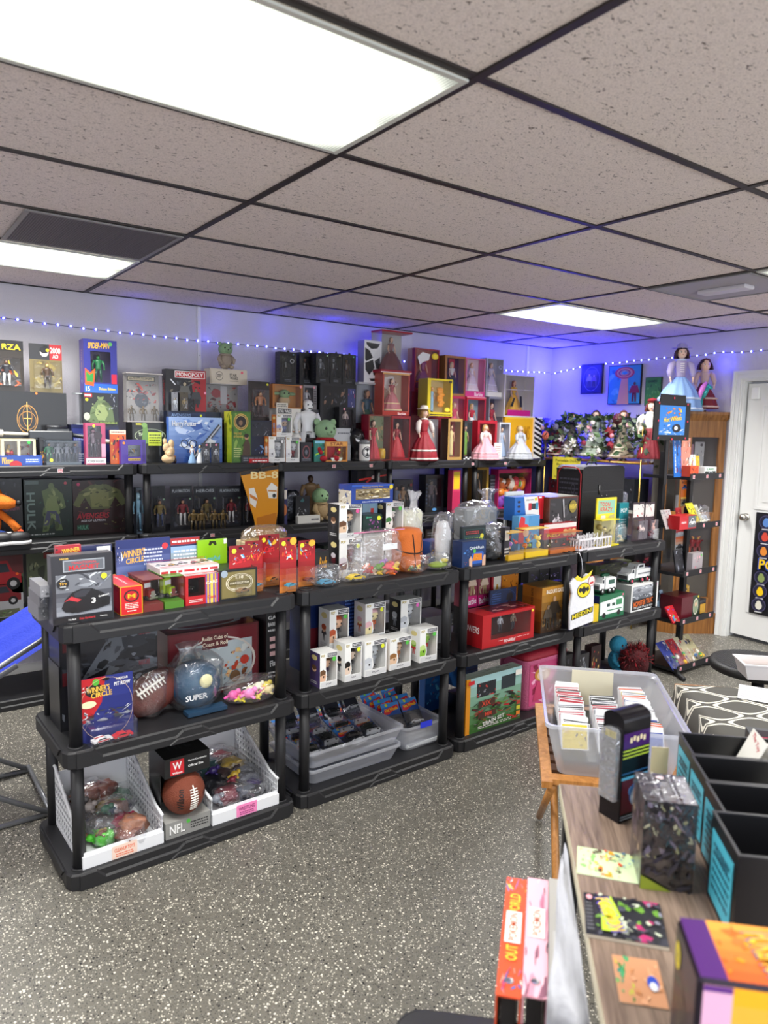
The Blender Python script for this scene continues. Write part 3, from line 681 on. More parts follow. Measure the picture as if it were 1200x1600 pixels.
def bag(F,label,u0,u1,vt,vb,d,dep,on,content=None,seed=1,m=None,group=None,tail=None,name='plastic_bag',part='contents',amp=.12,rot=0.,cat='bag'):
    x,w,z,h = F.span(u0,u1,vt,vb,d,on); t = thing(name,label,cat,F.w(x,d+dep/2,z),F.a+rot,group)
    if content:
        for nm,f in content:
            q = MB(); f(q,w,dep,h); q.build(nm,t,(0,0,.003))
    mb = MB(); crumple(mb,(0,0,.001),(w/2*.96,dep/2,h/2*(.98 if not tail else .75)),m or M_BAG,seed,amp)
    if tail:     # gathered neck
        tx,ty = tail; R = random.Random(seed); rings = []
        for q,(rr,zz) in enumerate(((.30,.55),(.12,.78),(.10,.86),(.24,1.0))):
            rings.append([((tx*zz+rr*math.cos(2*PI*i/12)*(1+.3*R.random()))*w,rr*.6*math.sin(2*PI*i/12)*dep,h*zz*(.94+.06*R.random())) for i in range(12)])
        mb.loft(rings,m or M_BAG,False,True)
    mb.build('bag_film',t); return z+h
def toyheap(seed,cols,n,sz,spread=.8,hz=.6):
    """list of small separate toys inside a bag"""
    R = random.Random(seed); out = []
    for i in range(n):
        def f(q,w,dep,h,i=i,R=random.Random(seed*31+i)):
            c = pla(cols[i % len(cols)]); x,y,z = R.uniform(-.4,.4)*w*spread,R.uniform(-.4,.4)*dep*spread,R.uniform(.02,hz)*h; r = sz*R.uniform(.6,1.2)
            q.ell((x,y,z+r),(r*1.2,r*.9,r),c,9,7); q.ell((x+r,y-.3*r,z+r*1.7),r*.6,c,8,6); q.tube([(x-r,y,z+r),(x-2*r,y,z+r*.6)],r*.3,c,6); q.tube([(x,y-.5*r,z+r*.6),(x+.4*r,y-1.6*r,z+r*.5)],r*.3,c,6)
        out.append(('toy',f))
    return out
# --- dressed dolls with parts
def doll(F,label,u0,u1,vt,vb,d,on,gown,bod,hair,hem=.30,trim=None,hat=None,hatc='e8e4da',skin='eec9b2',rot=0.,group=None,sleeves=None,sy=.8,shoes=False,waist=.52,hb=.07,ribbon=None,loc=None,h=None,shoe='f0ece4',headz=0.,name='porcelain_doll'):
    if loc is None:
        x,w,z,h = F.span(u0,u1,vt,vb,d,on); p = F.w(x,d,z); rz = F.a+rot
    else: p = Vector(loc); rz = rot; w = h*hem*2
    t = thing(name,label,'doll',p,rz,group); s = h; hk = hb/.07
    gm = mat(gown,.6,bump=.35,bscale=70); bm = mat(bod,.55,bump=.3,bscale=90); sk = mat(skin,.3); hm = mat(hair,.55,bump=.8,bscale=110)
    z0 = .06 if shoes else 0.
    rr = hem*s
    m = MB(); m.lathe([(rr*.97,z0*s),(rr,z0*s+.012*s),(rr*.90,.14*s),(rr*.70,.30*s),(rr*.42,.42*s),(.075*s,waist*s)],gm,60,(0,0,0),1,sy,.045,12)
    if trim:
        for a,b_ in ((.99,.02),(.86,.17)): m.lathe([(rr*a*1.03,(z0+b_)*s),(rr*a*1.0,(z0+b_+.03)*s)],mat(trim,.7,bump=.5,bscale=200),60,(0,0,0),1,sy,.05,12)
    m.build('skirt',t)
    m = MB(); m.lathe([(.072*s,(waist-.01)*s),(.07*s,(waist+.03)*s),(.09*s,.66*s),(.098*s,.71*s),(.05*s,.755*s),(.028*s,.765*s)],bm,18,(0,0,0),1,.72)
    if ribbon:
        for k in range(5): m.box(-.03*s,-.075*s,(.57+.03*k)*s,.03*s,-.068*s,(.58+.03*k)*s,ribbon)
    m.lathe([(.06*s,.735*s),(.075*s,.75*s),(.05*s,.77*s)],mat(trim or 'f0ece2',.7),18,(0,0,0),1,.8,.1,9)
    m.build('bodice',t)
    for sx in (-1,1):
        m = MB(); sl = mat(sleeves or bod,.6,bump=.3,bscale=90)
        m.tube([(sx*.095*s,0,.715*s),(sx*.14*s,-.01*s,.67*s),(sx*.165*s,-.03*s,.57*s),(sx*.165*s,-.05*s,.50*s)],[.035*s,.05*s,.045*s,.024*s],sl,10)
        m.tube([(sx*.165*s,-.05*s,.505*s),(sx*.16*s,-.075*s,.46*s)],[.016*s,.012*s],sk,8)
        hx,hy,hz = sx*.159*s,-.08*s,.445*s; m.ell((hx,hy,hz),(.012*s,.009*s,.018*s),sk,8,6)
        for q in range(4): m.tube([(hx+(q-1.5)*.0055*s,hy,hz-.012*s),(hx+(q-1.5)*.007*s,hy-.004*s,hz-.03*s+abs(q-1.3)*.003*s)],[.0032*s,.0022*s],sk,5)
        m.tube([(hx-sx*.011*s,hy-.003*s,hz+.004*s),(hx-sx*.019*s,hy-.008*s,hz-.01*s)],[.0036*s,.0025*s],sk,5)
        m.build('arm',t)
        if shoes:
            m = MB(); m.tube([(sx*.04*s,0,.2*s),(sx*.045*s,0,.04*s)],[.028*s,.022*s],mat('ece4d8',.5),9); m.ell((sx*.045*s,-.02*s,.016*s),(.022*s,.042*s,.0165*s),mat(shoe,.35),10,7); m.build('leg',t)
    m = MB(); c = (0,-.004*s,.855*s)
    m.tube([(0,0,.755*s),(0,0,.80*s)],.026*s,sk,10); m.ell(c,(.056*s*hk,.06*s*hk,.072*s*hk),sk,18,14); m.ell((0,-.058*s*hk,.845*s),(.008*s,.010*s,.012*s),sk,8,6)
    for sx in (-1,1):
        m.ell((sx*.022*s*hk,-.053*s*hk,.862*s),(.011*s*hk,.007*s,.009*s*hk),mat('fbfbfb',.2),10,7); m.ell((sx*.022*s*hk,-.0592*s*hk,.862*s),(.0062*s*hk,.003*s,.0068*s*hk),mat('4a3420',.15),8,6)
        m.ell((sx*.023*s*hk,-.053*s*hk,.882*s),(.013*s,.004*s,.0025*s),mat('5a3a24',.6),8,5); m.ell((sx*.03*s*hk,-.049*s*hk,.838*s),(.013*s,.004*s,.010*s),mat('e8a090',.5),8,5); m.ell((sx*.056*s*hk,0,.852*s),(.006*s,.012*s,.016*s),sk,7,5)
    m.ell((0,-.058*s*hk,.824*s),(.011*s,.005*s,.005*s),mat('b8303c',.35),8,5)
    m.build('head',t)
    m = MB(); R = random.Random(int(h*1e5))
    m.ell((0,.016*s,.885*s),(.064*s*hk,.062*s*hk,.062*s*hk),hm,16,12)
    for k in range(22):
        a = PI*(-.12+1.24*k/21); x,y = math.cos(a)*.066*s*hk,math.sin(a)*.055*s*hk
        m.tube([(x*.9,y,.895*s),(x*1.15,y*1.15,.84*s),(x*1.3+R.uniform(-.01,.01)*s,y*1.25,.775*s)],[.016*s,.019*s,.010*s],hm,6)
    for k in range(7): m.ell(((k-3)*.015*s*hk,-.045*s*hk+abs(k-3)*.005*s,.908*s),(.012*s,.014*s,.014*s),hm,7,5)
    m.build('hair',t)
    if hat == 'bonnet':
        m = MB(); m.lathe([(.14*s,.925*s),(.142*s,.93*s),(.075*s,.94*s),(.07*s,.975*s),(.045*s,.997*s),(.005*s,s)],mat(hatc,.7,bump=.4,bscale=90),40,(0,.012*s,0),1,.9,.05,9); m.build('hat',t)
    elif hat == 'beret':
        m = MB(); m.ell((.012*s,.01*s,.945*s),(.082*s,.075*s,.035*s),mat(hatc,.8,bump=.4),16,9); m.ell((.012*s,.01*s,.985*s),.008*s,mat(hatc,.8),7,5); m.build('hat',t)
    return t
def plush(F,label,u0,u1,vt,vb,d,on,head,body,robe=None,ears='round',name='plush_toy',rot=0.,belly=None,nose='2a1c14',cat='plush toy'):
    x,w,z,h = F.span(u0,u1,vt,vb,d,on); t = thing(name,label,cat,F.w(x,d+.05,z),F.a+rot); s = h
    hm,bm = fab(head),fab(robe or body)
    m = MB(); m.ell((0,0,.30*s),(.27*s,.24*s,.30*s),bm,18,12)
    if robe: m.lathe([(.20*s,.50*s),(.24*s,.53*s),(.20*s,.57*s)],fab(robe),18,(0,0,0))
    m.build('body',t)
    for sx in (-1,1):
        m = MB(); m.tube([(sx*.20*s,-.03*s,.48*s),(sx*.30*s,-.12*s,.34*s),(sx*.25*s,-.2*s,.24*s)],[.085*s,.08*s,.055*s],bm,9); m.ell((sx*.245*s,-.22*s,.22*s),.05*s,fab(body),9,7); m.build('arm',t)
        m = MB(); m.ell((sx*.17*s,-.19*s,.075*s),(.09*s,.14*s,.075*s),fab(body),12,8); m.build('leg',t)
    m = MB(); m.ell((0,-.02*s,.74*s),(.27*s,.24*s,.25*s),hm,18,12); m.ell((0,-.22*s,.68*s),(.10*s,.08*s,.07*s),hm,12,8); m.ell((0,-.295*s,.70*s),(.03*s,.02*s,.022*s),pla(nose),8,6)
    for sx in (-1,1):
        m.ell((sx*.105*s,-.225*s,.78*s),(.034*s,.022*s,.036*s),mat('0c0a0a',.1),10,7)
        if ears == 'round': m.ell((sx*.22*s,0,.93*s),(.085*s,.05*s,.085*s),hm,10,8)
        elif ears == 'wide': m.ell((sx*.34*s,.02*s,.80*s),(.17*s,.05*s,.085*s),hm,12,8)
        elif ears == 'long': m.ell((sx*.11*s,.02*s,1.08*s),(.055*s,.04*s,.2*s),hm,10,8)
    m.build('head',t); return t
def _sub(f,h,w,dep):
    m = MB(); f(m,h,w,dep); return m
# ================================================================ back wall, top tier (z = ZT)
# --- far left group
zb = carton(B,'collector_box','black collector box with a gold sword-and-circle emblem, far left of the top shelf','box',-22,105,612,718,.26,.14,'19191c',[('o',.50,.62,.13,.20,.07,'a87a36'),('o',.50,.60,.11,.13,.08,'96682c'),('o',.50,.66,.06,.15,.1,'96682c'),('r',.495,.40,.505,.86,'d8b060'),('r',.45,.62,.55,.635,'c59a4a'),('s',.62,.98,.006,'e8762a'),('r',.02,.30,.98,.305,'2c2c30')],on=ZT)
blister(B,'carded_figure','carded hip-hop figure with flames standing on the emblem box, at the left edge','action figure',-22,37,531,611,.30,'2a2420',(.12,.08,.92,.66),F_action('26262c','e8e6e0','6a4630','141010',1.1),[('b',3,.02,.1,.98,.7,['e8b91e','c9581c','1b1612','3a2a1a'],14),('r',0,.8,1,1,'17151a'),('t','RZA',.68,.87,.5,.11,'f3cf1e'),('s',.5,.9,.008,'f2e21e')],on=zb,bd=.035)
blister(B,'carded_figure','gold and brown carded figure marked 2000 AD, standing on the emblem box','action figure',46,97,538,612,.30,'6f6340',(.08,.06,.95,.66),F_action('4a3420','35281c','d0b46a','6e4a20'),[('r',0,.68,.62,1,'2c2c30'),('r',.62,.68,1,1,'a3242a'),('t','2000',.80,.88,.32,.12,'e8e2da'),('t','AD',.80,.76,.18,.08,'e8e2da'),('e',.46,.84,.13,.10,'d8d0c8'),('e',.46,.88,.14,.07,'18181c'),('s',.56,.88,.009,'f2e21e'),('b',5,.02,.05,.98,.66,['8a7a3c','a8964e','5c4e2a'],10)],on=zb,bd=.035)
z_ = carton(B,'game_box','dark navy box at the bottom of the stack under the green muscle-man box','box',112,186,664,718,.25,.12,'1e2450',[('r',.02,.1,.4,.9,'2a3270'),('l',.05,.2,.35,.8,5,'8088b8')],on=ZT)
zh = carton(B,'toy_box','toy box with a printed green muscle man and red MARVEL tag, under the SPIDER-MAN box','box',131,185,614,664,.24,.11,'14171a',[('r',.02,.86,.24,.97,'c8202a'),('t','MARVEL',.13,.915,.19,.06,'ffffff'),('s',.09,.78,.009,'f2e21e'),('p',[(.12,.1),(.2,.5),(.4,.78),(.6,.78),(.82,.55),(.88,.12),(.62,.04),(.35,.04)],'5c6f45'),('p',[(.3,.35),(.42,.68),(.58,.68),(.7,.35),(.6,.15),(.4,.15)],'8a9a62'),('b',68,.2,.12,.8,.72,['5c6f45','8a9a62','44532f','a3b07c'],8),('e',.48,.86,.09,.10,'6f8050'),('e',.48,.92,.09,.05,'15181a'),('e',.08,.26,.09,.12,'b8c0a8'),('b',7,.72,.45,.97,.98,['8f939c','b9bec8','4a4e56'],6),('r',.42,.03,.97,.11,'26341e'),('t','INCREDIBLE',.7,.07,.5,.06,'9ab050')],on=z_)
wbox(B,'boxed_figure','purple SPIDER-MAN window box with a green costumed figure, top of its stack','action figure',131,183,531,613,.25,.10,'2c2f86',(.2,.2,.8,.78),'35185a',F_action('1f7a45','12503a','3c9a4c','1a1410'),[('r',0,0,1,.17,'2460c0'),('t','SPIDER-MAN',.45,.89,.66,.11,'f0b81e',.05,.3),('s',.80,.93,.012,'58a858'),('p',[(.02,.15),(.28,.12),(.34,.46),(.18,.38),(.03,.46)],'e05a1e'),('p',[(.07,.2),(.25,.2),(.28,.38),(.16,.33),(.06,.4)],'2f8a3c'),('r',.82,.18,.98,.36,'c81e3c'),('t','Deluxe Edition',.68,.08,.5,.05,'e8d83a'),('t','15',.1,.07,.12,.09,'e6f0ff')],on=zh,left=[('r',0,0,1,1,'4a3a96'),('t','SPIDER-MAN',.5,.55,.5,.07,'f0b81e',PI/2),('b',9,.1,.1,.9,.4,PAL['b'],6)],part='figure')
wbox(B,'clear_toy_case','empty-looking clear plastic case left of the green muscle-man box','case',119,130,614,664,.27,.10,'a8aeb0',(0,.03,1,.97),None,None,on=z_,clear=True)
z_ = carton(B,'toy_box','black box with a printed green arm and yellow sticky note, THE INCREDIBLE on it','box',207,262,660,718,.20,.13,'1b1c1c',[('r',.06,.5,.94,.84,'2a2e26'),('o',.5,.67,.44,.17,.04,'c8d8b0'),('t','THE INCREDIBLE',.52,.70,.7,.09,'d8e8c0'),('p',[(.26,.45),(.3,.95),(.36,.98),(.42,.9),(.46,.62),(.54,.5)],'6f9a4c'),('e',.34,.93,.08,.06,'86b060'),('r',.44,.42,.82,.76,'cfe046'),('l',.47,.46,.79,.72,4,'4a5a1a'),('r',.1,.93,.26,.97,'d8d03c')],on=ZT)
wbox(B,'graded_case','tall clear graded case with red caped comic art, left of the board game','collectible',198,255,583,658,.22,.08,'b8b2ae',(.02,.02,.98,.98),'8f8a86',F_low(.36,F_action('4a3c22','3a2e1c','6a5430','2a2014',1.1),F_action('5a4826','3a2e1c','6a5430','2a2014',1.1),F_action('4a3c22','3a2e1c','6a5430','2a2014',1.1)),on=z_,clear=True,inart=[('r',.1,.86,.9,.96,'2a2624'),('r',.13,.875,.87,.945,'d8c8a0'),('l',.16,.89,.8,.94,2,'3a3028'),('b',11,.08,.4,.92,.82,['a8242a','7a1418','c84a3a','2c2e38'],14),('e',.5,.45,.2,.16,'33363f'),('b',12,.2,.35,.8,.7,['5a5e6a','c8c0b0','8a2a22'],6)])
# rifle toy lying along the shelf
def rifle():
    t = thing('toy_rifle','black toy rifle with white muzzle and stock lying in front of the emblem box','toy gun',B.w(-.30,.17,ZT+.162),0)
    k = pla('26282d'); wv = pla('d8d4c8')
    m = MB(); m.bbox(-.12,0,-.03,.12,.035,.03,k,.006); m.box(-.02,.005,.03,.10,.03,.042,k); m.tube([(-.02,.017,.05),(.09,.017,.05)],.013,k,10); m.build('receiver',t)
    m = MB(); m.tube([(-.25,.017,.012),(-.12,.017,.008)],.010,wv,10); m.tube([(-.25,.017,.012),(-.27,.017,.013)],.022,wv,10); m.build('muzzle',t)
    m = MB(); m.tube([(.12,.017,.008),(.34,.017,-.035)],.012,k,10); m.tube([(.22,.017,-.012),(.40,.017,-.047)],.014,wv,10); m.build('barrel',t)
    m = MB(); m.bbox(-.05,.002,-.1618,-.01,.032,-.03,k,.004); m.bbox(.05,.004,-.13,.08,.03,-.03,k,.004); m.build('grip',t)
rifle()
wbox(B,'boxed_figure','cream framed twin-window diorama box with small red figures on the blue flat box','toy',2,56,686,712,.06,.07,'d8c9a0',(.08,.12,.92,.9),'b09a78',F_many(F_mix(3,PAL['r'],5),F_mix(4,['6a4a30','c89a6a','8a2a22'],5)),[('r',.46,.1,.54,.92,'d8c9a0'),('s',.8,.82,.009,'3cb04a')],on=ZT+.036)
carton(B,'toy_box','flat blue racing toy box lying at the far left front of the top shelf','box',-2,66,712,722,.03,.10,'20459a',[('t','Winner',.2,.5,.26,.7,'f3c41e',0,.3),('r',.6,.2,.95,.75,'3a62c0'),('l',.62,.3,.9,.7,2,'e6ecf8'),('e',.38,.1,.14,.4,'b8202a')],on=ZT)
carton(B,'toy_box','small black box with orange flame print, leaning behind the clear figure box','box',62,71,684,718,.12,.04,'18161a',[('b',15,.1,.05,.9,.5,['e8861e','f3c41e','c8401a'],7)],on=ZT)
wbox(B,'clear_toy_case','clear box of small silver and green figures beside the toy rifle','toy',72,127,689,719,.05,.07,'56606a',(0,.1,1,.97),'3c4650',F_many(F_action('3a7a54','2a5a44'),F_action('a8aeb8','70747f','b8bcc4','8a8e98'),F_action('9aa0ac','5a5e6a','b8bcc4','8a8e98'),F_action('56607a','3a4250')),[('s',.14,.2,.010,'e6ee3a')],on=ZT,clear=True)
carton(B,'comic_book','navy book standing behind the pink POWER RANGERS box','book',122,136,690,718,.12,.03,'26306a',[('l',.1,.1,.9,.5,4,'c8d0e8')],on=ZT)
wbox(B,'boxed_figure','pink POWER RANGERS box with a slim dark figure in its window','action figure',134,165,661,720,.04,.05,'b0446a',(.1,.17,.78,.93),'4a2a3c',F_action('6a5a66','3c3440','a87a8a','30242c',.8),[('r',0,0,1,.15,'f0eef0'),('t','POWER RANGERS',.5,.08,.8,.06,'2a2a30'),('r',.02,0,.98,.03,'c8406a'),('r',.78,.18,1,.5,'e0a0b8'),('e',.62,.70,.2,.09,'3a3038'),('s',.42,.93,.008,'e6ee3a')],on=ZT)
carton(B,'comic_book','comic with a red runner on an orange cover, leaning by the purple box','book',172,197,672,718,.08,.012,'d8601e',[('r',0,.88,1,1,'e8d8c0'),('l',.1,.9,.9,.98,1,'8a2a1a'),('b',18,.05,.1,.95,.85,['e8a02a','c8301e','f0c84a','3a1a2a'],12),('p',[(.1,.2),(.5,.5),(.9,.45),(.6,.7),(.3,.6)],'b81e20')],on=ZT)
wbox(B,'boxed_figure','small purple box with a silver window next to the orange comic','toy',189,228,687,719,.04,.05,'4a3296',(.28,.3,.78,.78),'8a8e96',F_mix(21,['d8d8dc','6a6e78','c8a02a','3a3a44'],6),[('r',.28,.14,.78,.24,'c8a85a'),('l',.3,.16,.76,.22,1,'3a2a1a'),('s',.12,.86,.008,'f08a2a'),('r',.85,.1,.97,.9,'3a2676')],on=ZT)
# --- second unit
za = carton(B,'toy_box','long dark blue AVENGERS box under the MONOPOLY box','box',262,345,643,718,.22,.14,'17223c',[('r',.02,.88,.7,.97,'22345c'),('t','AVENGERS',.25,.92,.36,.06,'8fb0e0'),('s',.62,.92,.008,'e6ee3a')],on=ZT)
zm = carton(B,'board_game','MONOPOLY board game box with red right side, standing on the AVENGERS box','board game',259,322,578,643,.22,.07,'1d1c20',[('p',[(.72,0),(1,0),(1,1),(.60,1)],'9c1c24'),('r',.22,.80,.97,.97,'f2eeee'),('r',.235,.815,.955,.955,'b8202a'),('t','MONOPOLY',.595,.885,.66,.10,'f6f2f0'),('b',23,.05,.05,.85,.75,['2e3036','4b4e58','6b6458','141417'],14),('f',.46,.2,.5,'5b5a56','33343a','a89a80'),('f',.74,.1,.45,'3b3c40','2a2a2e','6a5a48'),('p',[(.1,.75),(.22,.62),(.24,.64),(.12,.77)],'d8dce4'),('s',.97,.46,.008,'e88aa8')],on=za,left=[('t','MONOPOLY',.5,.45,.6,.3,'a82a30',PI/2)])
for k,(u,w_) in enumerate(((268,10),(281,13))):
    blister(B,'carded_figure',['small silver figure on a clear card at the foot of the MONOPOLY box','small bronze figures on a clear card in front of MONOPOLY, right of the silver one'][k],'action figure',u,u+w_,613,643,.19,['8e9096','4c4436'][k],(.05,.05,.95,.75),F_action(['c8ccd4','8a7444'][k],['a0a4ac','5a4a2c'][k],'9a8a60'),on=za,bd=.02)
hpf = [('g',0,0,1,1,'2a4c96','9cb8e8',10),('b',25,.05,.3,.95,.95,['dfe9fb','6f93d8','3b5fae','c3d5f5'],14),('b',26,.0,.0,1,.3,['1c3570','24427f'],6),('t','Harry Potter',.28,.84,.46,.16,'1b2a52'),('t','Harry Potter',.285,.845,.45,.15,'eef3fc'),('p',[(.40,.12),(.46,.06),(.98,.80),(.93,.86)],'3b3f4a'),('p',[(.50,.18),(.60,.10),(.86,.46),(.76,.55)],'d8dce2'),('p',[(.44,.12),(.46,.10),(.97,.82),(.95,.84)],'b8bcc6'),('o',.28,.42,.07,.09,.2,'1b2030'),('o',.44,.42,.07,.09,.2,'1b2030'),('r',.0,.86,.0001,.99,'22345c')]
carton(B,'board_game','blue Harry Potter box with a printed wand and round glasses','board game',264,347,652,718,.12,.045,'3f66b8',hpf,on=ZT)
t = thing('figurine','knobbly beige bone-like figurine standing left of the blue wizard box','figurine',B.w(*[B.at(263,700,.06)[0],.06,ZT][:3]),0)
m = MB(); bm = mat('d8b78e',.6,bump=.6,bscale=60)
for a in ((0,0,.03,.045,.03),(.008,0,.075,.033,.035),(-.012,0,.10,.024,.03),(.018,0,.12,.02,.03),(-.02,0,.135,.014,.02),(.0,-.02,.06,.02,.02)): m.ell(a[:3],(a[3],a[3]*.7,a[4]),bm,12,9)
m.build('bone_column',t); m = MB(); m.ell((.035,-.01,.018),(.014,.012,.018),pla('2a1a18'),8,6); m.ell((.035,-.01,.042),.010,pla('8a5a3a'),8,6); m.build('small_figure',t)
for k,(u0,u1,c1,c2) in enumerate(((297,307,'8fb4dc','e8eef6'),(309,319,'e6e8ec','6fa0d0'))):
    x,w,z,h = B.span(u0,u1,695,719,.05,ZT); m = MB(); F_gown(c1,c2,'e8c8b0','d8c890',hem=.25)(m,h,w*1.3,.04); tag(m.build('figurine',None,B.w(x,.05+.02,z)),['small pale blue gowned figurine in front of the wizard box','small white gowned figurine beside the blue gowned one'][k],'figurine')
for k,u in enumerate((315,330)):
    blister(B,'carded_figure',['small grey carded figure in front of the wizard box, left one of the pair','small grey carded figure in front of the wizard box, right one of the pair'][k],'action figure',u,u+13,692,719,.04,'3a3c42',(.08,.06,.92,.8),F_action('a8acb4','2c2e34','c8ccd4','1b1b20',.9),[('s',.6,.9,.007,'e88aa8')],on=ZT,bd=.018)
ring = [('r',.05,.03,.97,.97,'4f7a2c'),('b',27,.04,.03,.96,.97,['5c8a34','3c6a24','86a84a','2c4a1a'],16),('e',.48,.80,.38,.16,'d8b456'),('e',.48,.80,.34,.143,'6a4a1c'),('e',.48,.80,.30,.125,'e3c878'),('e',.48,.80,.27,.113,'241c18'),('e',.46,.78,.10,.05,'8a6a50'),('p',[(.5,0),(.96,0),(.95,.36),(.78,.5),(.6,.36)],'4a3426'),('e',.76,.50,.11,.05,'b88a68'),('e',.76,.53,.12,.04,'2a1a10'),('t','THE LORD',.3,.57,.4,.04,'d8b456'),('t','OF THE RINGS',.34,.51,.5,.04,'d8b456'),('l',.1,.1,.45,.3,5,'c8d08a')]
carton(B,'boxed_figure','green box with a big printed gold ring and small cloaked figure','action figure',362,392,643,719,.06,.12,'3f6a24',ring,on=ZT,left=[('g',0,0,1,1,'8aa028','c8c83a',6),('b',28,0,0,1,1,['6a8a24','a8b030','4a6a1c'],8)])
carton(B,'toy_box','dark flat clear-topped pack lying beside the green ring box','box',378,425,712,720,.04,.07,'2b2d33',[('l',.05,.2,.9,.8,2,'8b8f9c')],on=ZT)
z_ = carton(B,'toy_box','tall dark box hidden behind the green ring box','box',332,388,656,718,.28,.10,'23232a',[('r',.1,.6,.5,.95,'4a1a20')],on=ZT)
zc = wbox(B,'graded_case','clear graded case with red caped comic art under the plush alien carry box','collectible',328,379,600,657,.28,.08,'b0acaa',(.02,.02,.98,.98),'9a9694',F_low(.4,F_action('6a5a48','4a3c30'),F_action('5a4a3c','4a3c30')),on=z_,clear=True,inart=[('b',31,.05,.3,.95,.95,['8e1d28','5c1218','b8504a','3a3a44','a89a90'],14),('e',.32,.75,.15,.13,'a03038'),('r',.45,.45,.65,.97,'c8c4c8')])
carton(B,'plush_box','cream STAR WARS carry box holding the big-eared plush','box',328,386,577,600,.28,.10,'d9cdbb',[('o',.25,.52,.10,.30,.1,'3a3430'),('l',.19,.38,.31,.66,2,'3a3430'),('t','STAR',.62,.62,.2,.2,'24201e'),('t','WARS',.64,.40,.22,.2,'24201e'),('r',.52,.18,.76,.23,'a89a88'),('s',.86,.82,.009,'e8607a'),('p',[(0,0),(.06,0),(.02,.9),(0,1)],'c4b6a2')],on=zc)
_,_,_,hh_ = B.span(328,386,577,600,.28,zc)
plush(B,'plush with a pale green head and beige wrap on the cream carry box',320,392,534,577,.26,zc+hh_+.001,'8fae86','b0a08c','a8998a','round')
z_ = carton(B,'toy_box','dark blue figure box under the tall brown blister card','box',392,424,657,719,.10,.10,'1b2440',[('b',33,.1,.1,.9,.5,PAL['b']+['16161a'],9),('r',.05,.62,.95,.97,'2b2f3b'),('b',34,.1,.64,.9,.95,PAL['d'],8)],on=ZT)
blister(B,'carded_figure','tall brown and black blister card with a caped figure','action figure',388,421,596,656,.16,'2c221f',(.1,.06,.9,.8),F_action('a86a3c','4a3430','c89a70','3a2018',1.1),[('b',35,.05,.05,.95,.85,['8a4a28','3a2a28','5c3a2a'],8),('s',.9,.93,.008,'e8e03a')],on=z_,bd=.04)
# --- third unit
x0_ = 436
# supports behind for the row of black boxed figures
zs = carton(B,'toy_box','wide dark figure box with a shiny window under the black boxed figures','box',500,556,600,719,.24,.12,'1c1c22',[('r',.08,.42,.72,.97,'101014'),('b',37,.1,.45,.7,.95,['3a3c46','6c707c','22242c','8a6a58'],10),('r',.76,.5,.97,.95,'3a3f78'),('b',38,.77,.52,.96,.94,['b04a6a','6a78c8','d8d0e8'],6)],on=ZT)
zs2 = carton(B,'toy_box','tall dark storage box behind the orange alien plush box','box',434,497,600,719,.33,.10,'25252c',[],on=ZT)
blk = [(437,463,550,zs2,.34),(468,492,551,zs2,.34),(494,515,552,zs,.25),(516,534,552,zs,.25),(535,556,554,zs,.25)]
lb = ['boxed figure in a black window box standing apart, first of the row on the wall side','second of the five black boxed figures, dark robed figure inside','third of the five black boxed figures, in the middle of the row','fourth of the five black boxed figures, with a pale figure sticker','fifth of the five black boxed figures, brown furry figure inside']
fc = [('1f2026','26262c','35363e'),('2a1c1c','241a1a','6a4a40'),('5a5c66','33343c','a8aab4'),('1c1e28','1a1a20','8a8e9c'),('4a3220','402a1a','6a4a30')]
for k,(a,b_,vt,z_,d_) in enumerate(blk):
    wbox(B,'boxed_figure',lb[k].replace('boxed figure in a black window box standing apart, ','black boxed figure standing apart, '),'action figure',a,b_,vt,600,d_,.07,'17171b',(.15,.2,.88,.88),'202027' if k else '2b2b31',F_action(fc[k][0],fc[k][1],fc[k][2],fc[k][2]),[('l',.3,.05,.7,.14,2,'6a6e7a'),('s',.82,.93,.006,['6a8aa0','6aa08a','a0c8a0','d8d8a0','58c0a0'][k]),('p',[(.4,.98),(.6,.98),(.56,1.05),(.44,1.05)],'101014')] + ([('o',.74,.72,.12,.07,.2,'d8d8dc')] if k == 0 else []),on=z_,group='row of black boxed figures on the back shelf',left=[('l',.3,.1,.7,.9,8,'3a3b44')])
zo = carton(B,'toy_box','white STAR WARS box under the orange window box','box',432,470,638,719,.16,.12,'e6e2da',[('r',.05,.90,.6,.99,'1b1b1e'),('t','STAR WARS',.33,.945,.5,.06,'f4f2ee')],on=ZT)
wbox(B,'plush_box','orange open-front box with a small big-eared plush inside','plush toy',426,473,601,638,.17,.10,'b5702c',(.06,.05,.94,.95),'c98a44',lambda mb,h,w,dep: (mb.ell((0,0,.30*h),(.22*w,.03,.28*h),fab('c8ac84'),14,9),mb.ell((0,-.005,.66*h),(.20*w,.032,.24*h),fab('86a678'),14,9),mb.ell((-.3*w,0,.68*h),(.14*w,.012,.09*h),fab('86a678'),10,7),mb.ell((.3*w,0,.68*h),(.14*w,.012,.09*h),fab('86a678'),10,7),mb.ell((-.08*w,-.036,.7*h),.006,pla('0c0a0a')),mb.ell((.08*w,-.036,.7*h),.006,pla('0c0a0a'))),[('r',.12,0,.5,.22,'e8e2d4'),('l',.15,.03,.46,.18,2,'2a2420'),('s',.93,.93,.009,'f2a0b0')],on=zo,part='plush')
z_ = carton(B,'toy_box','plain dark carton behind the white robot toys','box',472,498,640,719,.26,.08,'4a4a50',[],on=ZT)
wbox(B,'boxed_figure','small grey and pink window box above the white armoured figure','action figure',474,495,602,639,.27,.07,'8a8488',(.1,.1,.75,.9),'5a565c',F_action('b8b4bc','8a868c','c8a090'),[('s',.8,.92,.009,'f2a0b0'),('l',.78,.2,.96,.8,6,'3a3a40')],on=z_)
